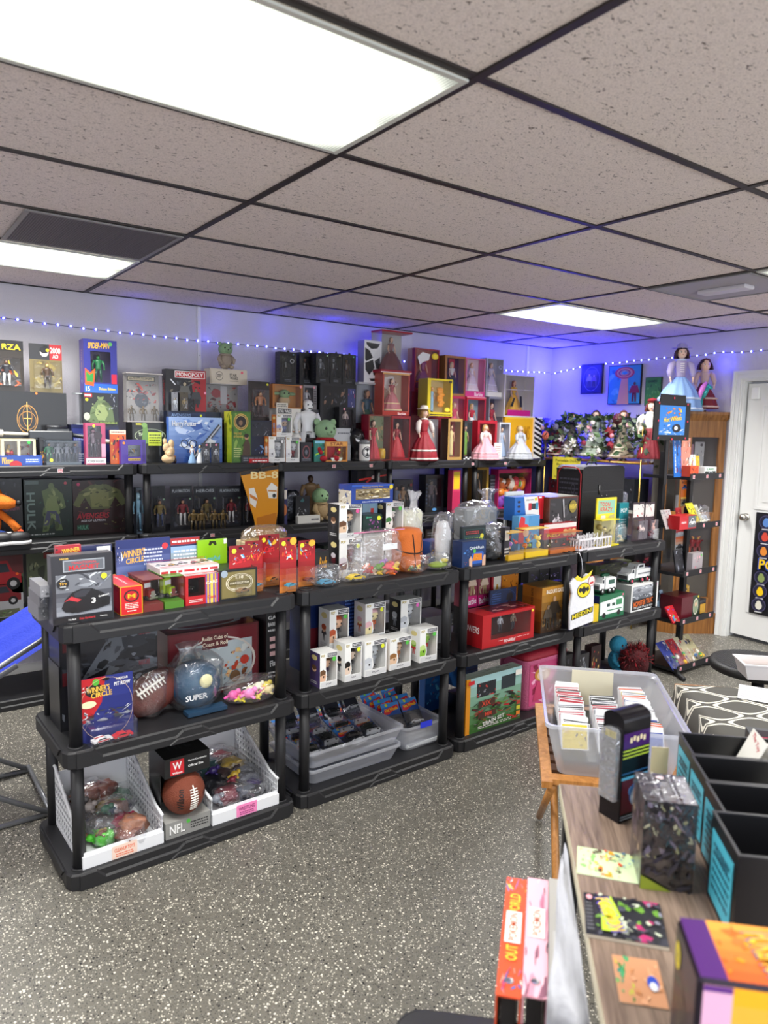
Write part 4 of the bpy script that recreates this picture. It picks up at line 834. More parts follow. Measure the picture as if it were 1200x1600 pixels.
x,w,z,h = B.span(472,500,624,683,.10,ZT+.10); t = thing('action_figure','large white armoured toy figure standing behind the small boxes','action figure',B.w(x,.15,ZT))
m = MB(); F_action('e9eaec','e2e3e6','eceded','dfe0e4',1.15)(m,h+.10,.1,.1); m.build('body',t)
m = MB(); s_ = h+.10; m.ell((0,-.01,.905*s_),(.078*s_,.08*s_,.09*s_),pla('f0f1f2'),14,10); m.box(-.05*s_,-.093*s_,.90*s_,.05*s_,-.080*s_,.925*s_,pla('101014')); m.box(-.03*s_,-.09*s_,.845*s_,.03*s_,-.078*s_,.865*s_,pla('3a3c40')); m.build('helmet',t)
x,w,z,h = B.span(457,477,630,685,.12,ZT); t = thing('robot_toy','white and orange ball-bodied toy robot left of the armoured figure','toy robot',B.w(x,.17,ZT))
m = MB(); m.ell((0,0,.155),.045,pla('eceae6'),18,14); m.lathe([(.0455,.148),(.0455,.162)],pla('d8782a'),18); m.ell((0,-.038,.155),(.018,.010,.018),pla('d8782a'),12,8); m.lathe([(.03,0),(.03,.008),(.012,.02),(.012,.115)],pla('3a3a3e'),14); m.build('body',t)
m = MB(); m.lathe([(.032,.205),(.03,.225),(.018,.238),(.004,.242)],pla('eceae6'),16); m.lathe([(.0325,.206),(.0322,.211)],pla('d8782a'),16); m.ell((.004,-.028,.222),.007,pla('16161a')); m.build('head',t)
POP = [('r',.0,.86,1,1,'f2f2ef')]
def pop(F,label,u0,u1,vt,vb,d,dep,on,skin='e8c4a0',hair='3a2416',body='30303a',side='17171a',inner='8f9298',stick='58c04a',text='POP',strip='c8b03a',group=None,rot=0.,sidecol=None,cm='f2f2ef'):
    art = [('t',text,.17,.93,.2,.07,'2c2c30'),('t',text,.175,.932,.19,.065,strip),('r',.42,.88,.97,.985,'4a4a50'),('l',.45,.9,.93,.97,2,'e8e8ea'),('r',.04,.03,.96,.16,'dedede'),('t','POP',.5,.095,.3,.05,'6a6a70'),('p',[(0,.16),(.34,.16),(.40,.30),(.36,.50),(.2,.58),(0,.5)],'eeeeec'),('p',[(.0,.2),(.3,.2),(.34,.34),(.3,.46),(.16,.5),(0,.45)],skin),('p',[(0,.36),(.30,.40),(.32,.48),(.18,.54),(0,.5)],hair),('e',.2,.33,.035,.035,'101014'),('s',.80,.80,.010,stick)]
    left = [('r',.0,0,1,1,side),('e',.5,.84,.26,.075,'e0cf8a'),('f',.5,.22,.36,body,body,skin),('e',.5,.52,.2,.09,skin),('e',.5,.56,.21,.07,hair),('l',.2,.08,.8,.18,2,'d8d8d8')]
    return wbox(F,'boxed_vinyl_figure',label,'boxed figure',u0,u1,vt,vb,d,dep,cm,(.34,.17,.95,.86),inner,F_pop(skin,hair,body),art,on=on,left=left,group=group,rot=rot)
zp = pop(B,'boxed vinyl figure with an orange side, at the front by the green ring box',420,446,682,719,.03,.07,ZT,'d8d8dc','e8e8ea','c8ccd4',side='c8702c',stick='e8e8ea')
pop(B,'boxed vinyl figure in white box, right neighbour of the orange sided one',447,468,683,719,.03,.07,ZT,'dcdce0','e8e8ea','8a2a30',side='c8702c')
pop(B,'boxed vinyl figure stacked on top of the orange sided pair',432,456,648,682,.04,.07,zp,'d8b8a0','9aa0c8','8a90b8',side='c8702c',stick='58c04a')
carton(B,'small_box','dark tilted card box with a red ring print, right of the vinyl figure boxes','box',470,487,691,719,.04,.03,'22222a',[('o',.5,.5,.34,.34,.2,'8a4a50'),('e',.5,.5,.12,.12,'6a6e7a'),('l',.1,.05,.9,.2,2,'8b8f9c')],on=ZT)
carton(B,'small_box','black box with a glowing red streak print behind the teal pack','box',478,494,684,719,.12,.03,'241418',[('p',[(.4,.5),(.95,.8),(.95,.95),(.35,.6)],'e8301e')],on=ZT)
carton(B,'trading_card_pack','teal and green trading card pack leaning in front of the red streak box','card pack',491,508,688,719,.05,.02,'2f7f74',[('b',41,.05,.2,.95,.85,['3cc08a','2a9ab0','8fe0a8','1b4a50'],10),('r',.05,.86,.95,.98,'8fd0e8'),('p',[(.1,.3),(.9,.45),(.9,.5),(.1,.36)],'b8f04a'),('e',.7,.12,.16,.06,'e8c8a8')],on=ZT)
wbox(B,'boxed_figure','wide STAR lettered window box with tiny tan figures','toy',509,543,690,719,.03,.06,'c8843c',(.06,.08,.94,.76),'a88a64',F_many(F_mix(43,PAL['n'],5),F_mix(44,PAL['y'],5),F_mix(45,PAL['n'],4)),[('r',.03,.78,.97,.97,'e0a050'),('t','STAR',.5,.88,.6,.16,'7a2a18'),('p',[(.3,.03),(.7,.03),(.78,.2),(.22,.2)],'e6efe0'),('s',.62,.6,.008,'f0e03a')],on=ZT)
plush(B,'small plush with a pale green head and a red robe',499,528,655,702,.06,ZT,'8fb088','b02030','a01824','round')
z_ = carton(B,'small_box','plain pale grey carton under the black figure box','box',514,548,669,719,.15,.07,'b9bcc2',[('l',.4,.8,.9,.9,1,'6a6e78'),('r',.02,.5,.98,.52,'9a9da4')],on=ZT)
wbox(B,'boxed_figure','shiny black window box with a pale figure, standing on the grey carton','action figure',530,556,636,668,.17,.06,'1b1b20',(.15,.1,.85,.88),'3a3438',F_action('c8b4b0','4a3c40','e0c0b0'),[('s',.3,.9,.008,'f2a0b0')],on=z_)
x,w,z,h = B.span(546,580,661,718,.10,ZT); t = thing('mask_bust','black cat-eared mask on a stand with white printed eyes','mask',B.w(x,.15,ZT))
m = MB(); m.lathe([(.045,0),(.05,.01),(.03,.03),(.032,.09),(.055,.12),(.062,.17),(.05,.215),(.02,.235),(.004,.238)],mat('16161a',.35),24)
for sx in (-1,1): m.lathe([(.018,.205),(.010,.235),(.001,.258)],mat('16161a',.35),10,(sx*.045,0,0),1,.6)
m.build('mask',t); m = MB()
for sx in (-1,1): m.face([(sx*.012,-.066,.150),(sx*.045,-.050,.168),(sx*.040,-.054,.145),(sx*.018,-.067,.138)],pla('e8e8ec')); m.tube([(sx*.008,-.064,.20),(sx*.02,-.062,.18),(sx*.05,-.044,.19)],.0012,pla('c8c8d0'),5)
m.build('eye_print',t)
x,w,z,h = B.span(566,581,687,719,.04,ZT); t = thing('travel_cup','white cup with a round black emblem and grey lid, in front of the mask','cup',B.w(x,.075,ZT))
m = MB(); m.lathe([(w*.42,0),(w*.48,.01),(w*.48,h*.8)],pla('ecebe8'),24); m.build('cup_body',t); m = MB(); m.lathe([(w*.5,h*.8),(w*.5,h*.9),(w*.3,h),(w*.05,h)],pla('6e7074'),24); m.build('lid',t)
m = MB(); n = 20
for r0,r1,c in ((0,.36,'17171a'),(.36,.42,'d8d8d8'),(.42,.5,'2a2a2e')):
    for i in range(n):
        P = []
        for q,a in ((r0,i),(r1,i),(r1,i+1),(r0,i+1)):
            X = w*q*math.cos(2*PI*a/n)*.85; Z = h*.42+w*q*math.sin(2*PI*a/n); P.append((X,-math.sqrt(max((w*.483)**2-X*X,0))-.0003,Z))
        m.face(P,c)
m.build('emblem',t)
zz = wbox(B,'boxed_doll','clear box with a dark haired doll in a green dress, under the zebra box','doll',560,600,598,660,.20,.10,'b8bac0',(.02,.03,.98,.97),'a4a8b0',F_gown('2a5a4a','1f4a5c','c8987a','4a2c1c',hem=.25),on=ZT+.155,clear=True)
carton(B,'gift_box','dark red lidded box under the clear green-dress doll box','box',562,598,661,718,.20,.10,'4a1420',[('r',0,.84,1,.86,'30101a')],on=ZT)
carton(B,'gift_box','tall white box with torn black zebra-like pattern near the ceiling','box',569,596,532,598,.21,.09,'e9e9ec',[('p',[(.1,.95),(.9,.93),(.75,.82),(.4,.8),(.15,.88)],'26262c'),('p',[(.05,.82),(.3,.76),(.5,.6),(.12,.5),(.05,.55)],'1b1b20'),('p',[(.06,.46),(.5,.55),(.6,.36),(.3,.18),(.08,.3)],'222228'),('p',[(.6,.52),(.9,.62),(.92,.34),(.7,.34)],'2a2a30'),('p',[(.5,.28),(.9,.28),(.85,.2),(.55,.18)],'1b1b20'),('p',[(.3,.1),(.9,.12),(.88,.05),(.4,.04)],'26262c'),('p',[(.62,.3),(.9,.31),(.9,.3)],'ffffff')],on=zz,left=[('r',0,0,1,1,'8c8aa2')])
# --- dolls
zd = wbox(B,'boxed_doll','clear box with a doll in a red striped dress and a gold hat box','doll',576,611,648,719,.05,.10,'7a2a20',(.04,.03,.96,.97),'9fae86',lambda mb,h,w,dep: (mb.add(_sub(F_gown('b8343c','a01c28','e8c4a8','4a2818',hem=.17,ruf=.12),h,w*.7,dep),T(-.12*w,0,0)),mb.lathe([(.12*w,0),(.16*w,.05*h),(.16*w,.22*h),(.12*w,.27*h)],mat('c8a02c',.35),14,(.26*w,-.01,0))),inart=[('b',51,.3,.4,.98,.98,['8aa06a','d8c088','6a7a4a','c8a878'],14)],on=ZT,left=[('r',0,0,1,1,'8a1830')])
zr = wbox(B,'boxed_doll','dark red window box with a doll in a deep red gown','doll',612,641,650,719,.06,.10,'8a1822',(.06,.06,.94,.94),'3a0c12',F_gown('b01424','8a0e1c','e0b098','2a1410',hem=.3),on=ZT)
zg = wbox(B,'boxed_doll','window box with a doll in a wide pink and gold patterned gown','doll',598,640,583,648,.10,.11,'b5493c',(.05,.10,.95,.96),'d0b8a0',F_gown('b86a70','a04850','f0cdb4','5a2c1c',hem=.4,trim='e8d0a0'),[('r',0,0,1,.09,'a82a1e'),('t','Barbie',.72,.045,.3,.06,'f6e0e0'),('r',0,.96,1,1,'d8a060')],inart=[('b',53,.1,.5,.9,.98,['e8e0d8','d8c0b0','8a3a38'],8),('p',[(.3,.7),(.5,.6),(.75,.8),(.7,.95),(.35,.92)],'f4f0ee')],on=max(zd,zr))
wbox(B,'boxed_doll','tall clear display case with a doll in a maroon gown, highest on the shelf','doll',596,644,517,583,.10,.14,'a01830',(.0,.07,1,.96),'8f8c92',F_gown('5a1824','6a1a28','c8987a','4a1c14',hem=.42),[('r',0,0,1,.02,'f0e6ea')],on=zg,clear=True)
doll(B,'porcelain doll in a red satin gown with white trim and a pale bonnet',634,690,633,720,.05,ZT,'a02430','a82834','a8804c',hem=.28,trim='f0e8e0',hat='bonnet',hatc='e6ded2',sleeves='e8dcd4',sy=.8,name='porcelain_doll')
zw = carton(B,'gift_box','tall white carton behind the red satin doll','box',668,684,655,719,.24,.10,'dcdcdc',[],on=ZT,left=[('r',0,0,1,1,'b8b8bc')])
zq = carton(B,'gift_box','maroon square carton under the purple and orange boxed doll','box',642,662,612,719,.30,.12,'6a1420',[('r',.1,.05,.9,.5,'5a101a')],on=ZT)
wbox(B,'boxed_doll','red and orange window box with a doll in a purple gown and a sun sticker','doll',648,686,545,611,.31,.10,'8f1c2e',(.05,.04,.95,.96),'b0443a',F_gown('7a2468','8a2a70','e0b090','2a1a20',hem=.38,trim='c85a2a'),[('p',[(.1,.8),(.3,.92),(.62,.88),(.56,.74),(.36,.7),(.2,.62)],'f0eef0'),('e',.82,.84,.14,.075,'f3cf1e'),('e',.82,.84,.09,.05,'ffe84a')],on=zq)
zy0 = carton(B,'gift_box','dark red upright carton holding up the yellow framed doll box','box',666,705,651,719,.28,.10,'8a1420',[('r',.1,.1,.9,.9,'6a0e18')],on=ZT)
zy = wbox(B,'boxed_doll','yellow framed window box with a blonde doll and orange hair wigs','doll',668,707,592,652,.10,.12,'e0c81e',(.12,.10,.92,.95),'f0dca0',lambda mb,h,w,dep: (mb.add(_sub(F_slim('8fb8d8','d8a080','e0a83a'),h*.9,w*.5,dep),T(-.18*w,0,0)),[mb.ell((.22*w+.05*w*math.sin(i*2.),-.01,h*(.25+.09*i)),(.17*w,.012,.08*h),mat('e8941e',.6,bump=.8),10,7) for i in range(7)],mb.ell((-.36*w,-.005,.62*h),(.1*w,.01,.09*h),mat('f0a824',.6),10,7)),[('r',.1,.02,.95,.05,'2a2412'),('e',.80,.18,.11,.06,'f3cf1e'),('e',.80,.18,.07,.04,'ffe84a'),('r',.84,.9,.96,.97,'3a3418')],on=zy0-.0,left=[('r',0,0,1,1,'b8a81c')])
z1_ = wbox(B,'boxed_doll','pink and red window box behind the yellow framed doll box','doll',705,727,619,655,.26,.09,'c02c4c',(.06,.06,.94,.94),'e08a98',F_gown('d84a6a','c83a5a','e8c0a8','c8923a',hem=.3),on=ZT+.165)
z2_ = wbox(B,'boxed_doll','red framed window box with a doll in a white and red winter gown','doll',729,759,620,658,.24,.10,'b81c34',(.07,.07,.93,.93),'8fb0c0',F_gown('f0eef0','c01830','eac4ac','c8a050',hem=.3,trim='b81c34'),[('r',.0,.97,1,1,'e8909c')],on=ZT+.155)
z3_ = wbox(B,'boxed_doll','silver grey window box with a doll in a red fur-trimmed coat','doll',764,786,620,658,.24,.10,'8a8a96',(.05,.05,.95,.95),'4a4456',F_gown('b01c34','a01830','e8c4ac','6a3a20',hem=.3,trim='f0eef0'),on=ZT+.155)
carton(B,'gift_box','plain maroon carton behind the pink gown doll, left of a second one','box',706,728,656,719,.27,.09,'7a1a2a',[],on=ZT)
carton(B,'gift_box','plain maroon carton behind the pink gown doll, right of a second one','box',729,762,659,719,.25,.09,'8a1c30',[],on=ZT)
carton(B,'gift_box','grey carton behind the pale blue doll box','box',764,787,659,719,.25,.09,'6f6c74',[],on=ZT)
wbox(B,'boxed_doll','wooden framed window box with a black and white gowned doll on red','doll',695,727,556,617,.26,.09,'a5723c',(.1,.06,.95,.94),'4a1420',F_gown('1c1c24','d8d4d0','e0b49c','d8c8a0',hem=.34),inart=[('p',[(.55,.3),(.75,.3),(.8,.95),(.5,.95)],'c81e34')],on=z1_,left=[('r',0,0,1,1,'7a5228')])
wbox(B,'boxed_doll','pink window box with white lace gowned doll and pink base','doll',728,758,560,618,.25,.09,'e07aa4',(.05,.14,.95,.97),'e0d0d8',F_gown('ead6de','e8dce2','f0ccb8','c8a060',hem=.34,trim='f6eef2'),[('r',0,0,1,.13,'d83a86'),('t','Barbie',.68,.065,.42,.10,'fbe6f0')],on=z2_)
wbox(B,'boxed_doll','silver window box with a doll in a pale lavender lace gown','doll',760,787,560,617,.25,.09,'b9bac2',(.06,.12,.94,.97),'a4a2ae',F_gown('c4b8c4','cabfcc','e8c8b8','b08a60',hem=.34,trim='e4e0e8'),[('r',.1,0,.9,.12,'e0dcd6'),('o',.8,.78,.1,.05,.2,'d8d8e0')],on=z3_)
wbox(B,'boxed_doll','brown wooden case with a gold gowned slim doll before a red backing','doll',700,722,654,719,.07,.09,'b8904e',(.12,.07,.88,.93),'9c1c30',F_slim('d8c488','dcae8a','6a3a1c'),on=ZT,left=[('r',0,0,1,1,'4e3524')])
wbox(B,'boxed_doll','narrow box with a green and orange outfit doll, checkered foot','doll',725,737,657,719,.09,.06,'2c2a30',(.08,.08,.92,.95),'6a7a80',F_slim('6a9a2c','d8a080','1b1412','c8602a'),[('r',0,0,1,.07,'17171a'),('r',0,0,.25,.035,'e8e8e8'),('r',.5,0,.75,.035,'e8e8e8'),('r',.25,.035,.5,.07,'e8e8e8'),('r',.75,.035,1,.07,'e8e8e8')],on=ZT)
wbox(B,'boxed_doll','red window box with a small curly haired doll behind the pink gown doll','doll',746,776,657,719,.15,.07,'c02436',(.1,.1,.9,.92),'9a3a3c',F_gown('b89a90','c8aaa0','e8c8b0','d8b870',hem=.3),on=ZT)
doll(B,'fashion doll in a wide pink tulle ball gown standing in front',734,781,660,719,.05,ZT,'e0a0ac','f0d8d4','d8a868',hem=.42,trim='f0c4cc',sy=.85,sleeves='f0d8d4',waist=.6,name='fashion_doll')
carton(B,'certificate_card','white paper certificate leaning right of the pink ball gown doll','card',772,784,692,719,.11,.003,'ece9e6',[('l',.15,.2,.85,.85,5,'c8a0a0')],on=ZT)
wbox(B,'boxed_doll','tall white box with a doll in a pale blue dress and straw hat','doll',780,797,660,719,.14,.07,'d8d8de',(.1,.05,.9,.95),'8e9ab0',F_gown('a8bcd8','c0cce0','e8c8b0','5a3420',hem=.26),on=ZT)
zf = carton(B,'gift_box','bright yellow square box with black and white striped side','box',788,833,652,719,.22,.13,'f0b41c',[('t','GLAMS',.62,.62,.5,.34,'c08018'),('r',.05,.97,.95,1,'f8d050')],on=ZT)
# striped side piece
x,w,z,h = B.span(834,846,652,719,.20,ZT); mb = MB(); mb.box(-w/2,0,0,w/2,.12,h,'ececec'); art_front(mb,w,h,[('p',[(0,.12*i),(1,.12*i-.12),(1,.12*i-.05),(0,.12*i+.06)],'17171a') for i in range(1,9)]); tag(mb.build('gift_box',None,B.w(x+.004,.20,z)),'narrow black and white striped box at the right end of the top shelf','box')
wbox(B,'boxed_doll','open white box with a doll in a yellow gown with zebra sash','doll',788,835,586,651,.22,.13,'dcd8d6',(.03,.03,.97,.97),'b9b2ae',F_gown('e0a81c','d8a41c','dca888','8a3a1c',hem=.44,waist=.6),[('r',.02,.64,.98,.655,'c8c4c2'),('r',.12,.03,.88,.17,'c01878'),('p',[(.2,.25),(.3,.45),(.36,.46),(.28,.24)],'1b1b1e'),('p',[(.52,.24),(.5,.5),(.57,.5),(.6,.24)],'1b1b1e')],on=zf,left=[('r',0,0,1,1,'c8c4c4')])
doll(B,'fashion doll in a shiny silver ball gown at the right end of the shelf',788,836,662,719,.05,ZT,'b4b8be','b8bcc4','d8bc84',hem=.42,trim='c4c8ce',sy=.8,sleeves='c4c8ce',waist=.6,name='fashion_doll')

# ================================================================ back wall, second tier (z = Z2)
hk = [('r',.0,0,1,1,'0f2420'),('b',61,.25,.1,.95,.9,['12332c','1c4a3e','0c1c1a'],8),('t','HULK',.13,.45,.66,.17,'6f8480',-PI/2),('r',.03,.92,.3,.98,'5a6a68'),('p',[(.35,.08),(.42,.5),(.36,.8),(.6,.88),(.8,.74),(.86,.5),(.7,.45),(.78,.1),(.64,.1),(.58,.4),(.48,.1)],'56683f'),('p',[(.4,.46),(.5,.74),(.66,.7),(.72,.46),(.6,.36)],'71804f'),('p',[(.38,.2),(.46,.45),(.7,.44),(.74,.2),(.62,.26),(.56,.38),(.48,.2)],'3c3f5c'),('e',.56,.88,.06,.06,'64764a'),('b',66,.36,.12,.84,.84,['56683f','71804f','3c4a2c','8a9662','2c3820'],9),('s',.86,.93,.009,'b84a5a'),('l',.05,.03,.6,.07,1,'b8c0c0')]
carton(B,'toy_box','dark green toy box with HULK lettered down its side','box',38,113,749,829,.20,.16,'0f2420',hk,on=Z2)
av = [('b',62,.0,.4,1,1,['4a1a20','2c1418','5c2a2c'],8),('p',[(.0,.55),(.12,.78),(.34,.92),(.62,.92),(.88,.8),(1,.56),(.9,.5),(.78,.68),(.66,.46),(.34,.46),(.22,.68),(.1,.5)],'5c6238'),('p',[(.34,.5),(.3,.78),(.48,.84),(.66,.78),(.66,.5)],'7a7c4a'),('b',67,.1,.48,.9,.86,['5c6238','7a7c4a','44482a','8f8f5c','33361f'],10),('e',.48,.90,.08,.08,'666c40'),('e',.48,.95,.08,.04,'1a1614'),('t','AVENGERS',.36,.34,.60,.11,'b02436',0,.2),('t','AGE OF ULTRON',.36,.25,.45,.04,'c8c8d0'),('b',63,.55,.05,.95,.3,['5c5a38','8a8450','26261e'],7),('r',.06,.08,.28,.18,'1c3a2c'),('t','HULK',.17,.13,.2,.08,'5a9a80'),('s',.1,.93,.010,'c83a6a')]
carton(B,'toy_box','large dark red AVENGERS AGE OF ULTRON box on the second shelf','box',114,198,750,829,.20,.16,'2c1216',av,on=Z2)
carton(B,'toy_box','dark box with faint pink lettering behind the orange plush, far left','box',-20,35,748,829,.22,.14,'1c1a20',[('b',64,.1,.1,.95,.95,PAL['d'][:3],10),('t','Titanium',.6,.5,.6,.08,'8a4a60',.1)],on=Z2)
wbox(B,'boxed_figure','slim clear pack with a light blue figure beside the shelf post','action figure',213,222,762,826,.06,.05,'3a4654',(.05,.05,.95,.95),'2a323c',F_action('8fc0dc','7aa8c8','b8dcec','a8d0e4',.6),on=Z2)
ca = [(237,258,'dark carded figure in tan and blue, first of the row behind the second shelf post','',('7a6a3c','33406a')),(266,300,'PLAYMATION carded figure with red and white jacket, left one of the two','PLAYMATION',('7a2430','c8c8cc')),(303,338,'carded figure with HEROES heading between the two PLAYMATION cards','HEROES',('6a5c34','4a4430')),(340,377,'PLAYMATION carded figure with red and white jacket, right one of the two','PLAYMATION',('7a2430','c8c8cc')),(379,397,'small dark red carded figure behind the yellow tapered bag','',('8a2028','2a2428'))]
for u0,u1,l,tx,c_ in ca:
    blister(B,'carded_figure',l,'action figure',u0,u1,759,826,.12,'20222a',(.1,.08,.92,.76),F_action(c_[0],c_[1],'c09070'),([('r',.03,.82,.97,.96,'2e3038'),('t',tx,.5,.885,.8,.07,'b8c0c8')] if tx else []) + [('b',u0,.03,.05,.97,.78,['2e3342','3f3a30','1b1d26','4b4f5c'],9),('s',.9,.7,.006,'9ac8a0')],on=Z2,bd=.045)
# small brown figures in front of the cards
for k,u in enumerate((299,312,332,345)):
    x,w,z,h = B.span(u,u+11,796,829,.05,Z2); m = MB(); F_action('5c4a28','463a22','7a6238','3a2e1a',1.2)(m,h,w,.03); tag(m.build('figurine',None,B.w(x,.07,Z2)),['leftmost','second from left','third from left','rightmost'][k]+' of four small bronze figurines before the carded figures','figurine','small bronze figurines on the second shelf')
# orange plush at the far left
t = thing('plush_toy','orange furry plush with white gloves and big black sneakers, sitting at the left edge','plush toy',B.w(-.66,.06,Z2),0)
o1,o2,bk,wh = fab('e0741c'),fab('ead9b8'),mat('17171b',.5),mat('ececec',.6)
m = MB(); m.ell((0,.05,.11),(.075,.06,.10),o1,16,12); m.ell((0,.0,.10),(.05,.03,.07),o2,12,9); m.build('body',t)
m = MB(); m.ell((0,.03,.255),(.085,.075,.08),o1,16,12); m.tube([(.03,-.01,.245),(.10,-.03,.225),(.135,-.035,.22)],[.05,.036,.02],o1,12); m.ell((.15,-.037,.225),.017,bk,10,8); m.tube([(.0,.02,.33),(.03,.02,.37)],[.02,.003],o1,8); m.build('head',t)
m = MB(); m.tube([(.05,.03,.18),(.11,-.01,.12),(.145,-.03,.075)],[.022,.02,.024],o1,9); m.ell((.15,-.035,.06),(.022,.02,.022),fab('c84a1c'),9,7); m.build('arm',t)
for sx,yy in ((-.0,0),(1,-.01)):
    m = MB(); bx = -.03 if not sx else .05
    m.tube([(bx,.02,.05),(bx+.03,-.04,.04)],[.03,.026],fab('2a4a9a'),9); m.tube([(bx+.03,-.04,.04),(bx+.05,-.06,.04)],[.028,.03],wh,10); m.build('leg',t)
    m = MB(); m.ell((bx+.09,-.06,.036),(.065,.036,.035),bk,14,9); m.lathe([(.066,.0),(.067,.010),(.066,.018)],wh,20,(bx+.09,-.06,0),1,.58); m.build('shoe',t)
# tapered yellow bag hanging from the top shelf
Fk = Frame(0,3.02); P = [Fk.at(u,v,0) for u,v in ((375,738),(435,727),(434,800),(428,838),(402,838),(397,810))]
t = thing('kite_bag','yellow printed BB-8 tapered bag hanging from the upper shelf edge','bag',Fk.w(P[1][0],0,P[1][1]))
q = [(x-P[1][0],z-P[1][1]) for x,z in P]; m = MB(); m.prism(list(reversed(q)),0,.004,'d8901c')
def pf(pts,c,k): m.face([(x,-.0004*k,z) for x,z in pts],c)
def lerp(a,b,t_): return (a[0]+(b[0]-a[0])*t_,a[1]+(b[1]-a[1])*t_)
pf([q[0],lerp(q[0],q[5],.07),lerp(q[1],q[2],.08),q[1]][::-1][::-1],'2a2420',1)
vs,fs = textmesh('BB-8'); cx,cz = lerp(q[0],q[1],.56); wd_ = q[1][0]-q[0][0]
m.mesh([(cx+.02+x*wd_*.72,-.001,cz-.045+y*.05) for x,y in vs],fs,'f2dca0')
def disc(cx,cz,rx,rz,c,k,n=22): m.face([(cx+rx*math.cos(2*PI*i/n),-.0004*k,cz+rz*math.sin(2*PI*i/n)) for i in range(n)],c)
ax,az = lerp(q[1],q[2],.55); bx,bz = lerp(q[0],q[5],.5)
pf([(ax-.085,az+.02),(ax-.07,az-.045),(ax-.012,az-.05),(ax-.006,az+.03),(ax-.05,az+.06)],'e9e7e2',3); pf([(ax-.075,az-.0),(ax-.012,az-.005),(ax-.012,az+.006),(ax-.075,az+.01)],'c88a4a',4); disc(ax-.03,az-.03,.013,.014,'2a2a2e',5)
pf([(bx+.012,bz+.045),(bx+.02,bz-.05),(bx+.06,bz-.085),(bx+.075,bz-.02),(bx+.05,bz+.05)],'e4e1dc',2); pf([(bx+.02,bz-.01),(bx+.07,bz-.04),(bx+.072,bz-.02),(bx+.018,bz+.012)],'c8782c',3)
m.prism([lerp(q[5],q[2],.1),(q[4][0],q[4][1]),(q[3][0],q[3][1]),lerp(q[5],q[2],.95)],-.0015,0,'b8701c')
m.build('printed_panel',t); m = MB(); hx_ = (q[0][0]+q[1][0])/2
# strap up to the shelf rim
m.tube([(hx_,-.004,-.008),(hx_,-.014,ZT-P[1][1]-.055),(hx_,-.012,ZT-P[1][1]+.003),(hx_,.035,ZT-P[1][1]+.004)],.003,mat('2a2420',.6),6); m.build('hanging_strap',t)
carton(B,'toy_car','small red toy car pack lying on the shelf edge above the yellow bag','toy car',392,420,717,722,.012,.04,'b01820',[('l',.1,.2,.9,.8,1,'f4f0ee')],on=ZT)
# third unit
bag(B,'shiny black and silver foil bag behind the small dark card box',443,474,766,826,.12,.07,Z2,m=mat('50525a',.25,.7,bump=.8,bscale=25),seed=4,name='foil_bag')
carton(B,'small_box','dark flat card box with small white speckles before the foil bag','box',462,484,775,814,.08,.012,'26272c',[('b',66,.1,.1,.9,.6,['d8d8dc','8a8e98'],3),('p',[(.3,.8),(.5,.92),(.6,.82),(.5,.76)],'3a6a70')] + [('e',.2+.6*((k*37) % 10)/10,.1+.5*((k*53) % 10)/10,.02,.012,'d0d4d8') for k in range(9)],on=Z2)
carton(B,'book','thin upright book with orange portrait cover by the third unit post','book',441,449,763,826,.05,.03,'3a3a66',[('e',.5,.4,.4,.16,'c87a4a'),('r',.1,.7,.9,.95,'e8e0d8')],on=Z2)
x,w,z,h = B.span(479,504,743,812,.22,Z2); t = thing('action_figure','tan robed toy figure with a dark head standing at the back','action figure',B.w(x,.28,Z2)); m = MB(); F_action('a08260','7a6248','5a4030','3a2a20',1.25)(m,h,w,.1); m.build('body',t)
m = MB(); m.lathe([(.33*.2,.02),(.33*.17,h*.45),(.33*.11,h*.55)],fab('8a6f50'),16,(0,.01,0),1,.6); m.build('robe',t)
plush(B,'toy with a pale green round head and tan robe, seated on the second shelf',490,520,763,812,.07,Z2,'8fb387','a89472','a48c66','none',rot=.2)
carton(B,'small_box','low white card tray in front of the seated green headed toy','box',466,500,806,812,.02,.04,'d8d8d4',[('l',.6,.2,.95,.8,1,'6a6a70')],on=Z2)
wbox(B,'boxed_figure','black box with glowing red blade print on the second shelf behind the blue box','toy',558,606,735,808,.14,.09,'16141a',(.1,.1,.9,.5),'241a20',F_mix(67,PAL['d'],5),[('p',[(.05,.78),(.95,.88),(.95,.91),(.05,.82)],'f0403a'),('p',[(.3,.72),(.7,.95),(.66,.97),(.27,.76)],'e83a34'),('e',.5,.85,.05,.04,'f8e0e0')],on=Z2)
wbox(B,'boxed_figure','dark blister box with small blue trooper figures behind the frosted bag','action figure',615,645,750,806,.14,.07,'2a2c36',(.08,.08,.8,.88),'1c1e26',F_many(F_action('5c6478','3a4050'),F_action('8a6a4a','4a3c30')),[('s',.9,.85,.010,'a0303a')],on=Z2)
wbox(B,'boxed_figure','tall black window box with an armoured figure on blue glow print','action figure',665,693,742,806,.16,.09,'15161c',(.12,.14,.88,.9),'202a44',F_action('6a5c64','3c3a4a','a08a80','2a2428',1.2),[('e',.5,.07,.12,.04,'5fa0e0'),('l',.03,.2,.1,.8,6,'4a5a7a')],on=Z2)
carton(B,'toy_box','narrow pink and yellow box standing by the shelf post','box',707,719,735,806,.06,.06,'d83a6a',[('r',.1,.55,.9,.97,'e8c81e'),('r',.1,.1,.9,.5,'c82a5a')],on=Z2)
wbox(B,'boxed_doll','gold framed window box with a doll in a black outfit','doll',737,763,730,806,.12,.08,'b08a30',(.14,.08,.86,.94),'3a3a34',F_slim('17171a','e0b898','d8b870'),on=Z2)
carton(B,'small_box','dark grey small box right of the gold framed doll','box',765,776,742,806,.14,.05,'3a3f4c',[('l',.1,.5,.9,.9,4,'8b8f9c')],on=Z2)
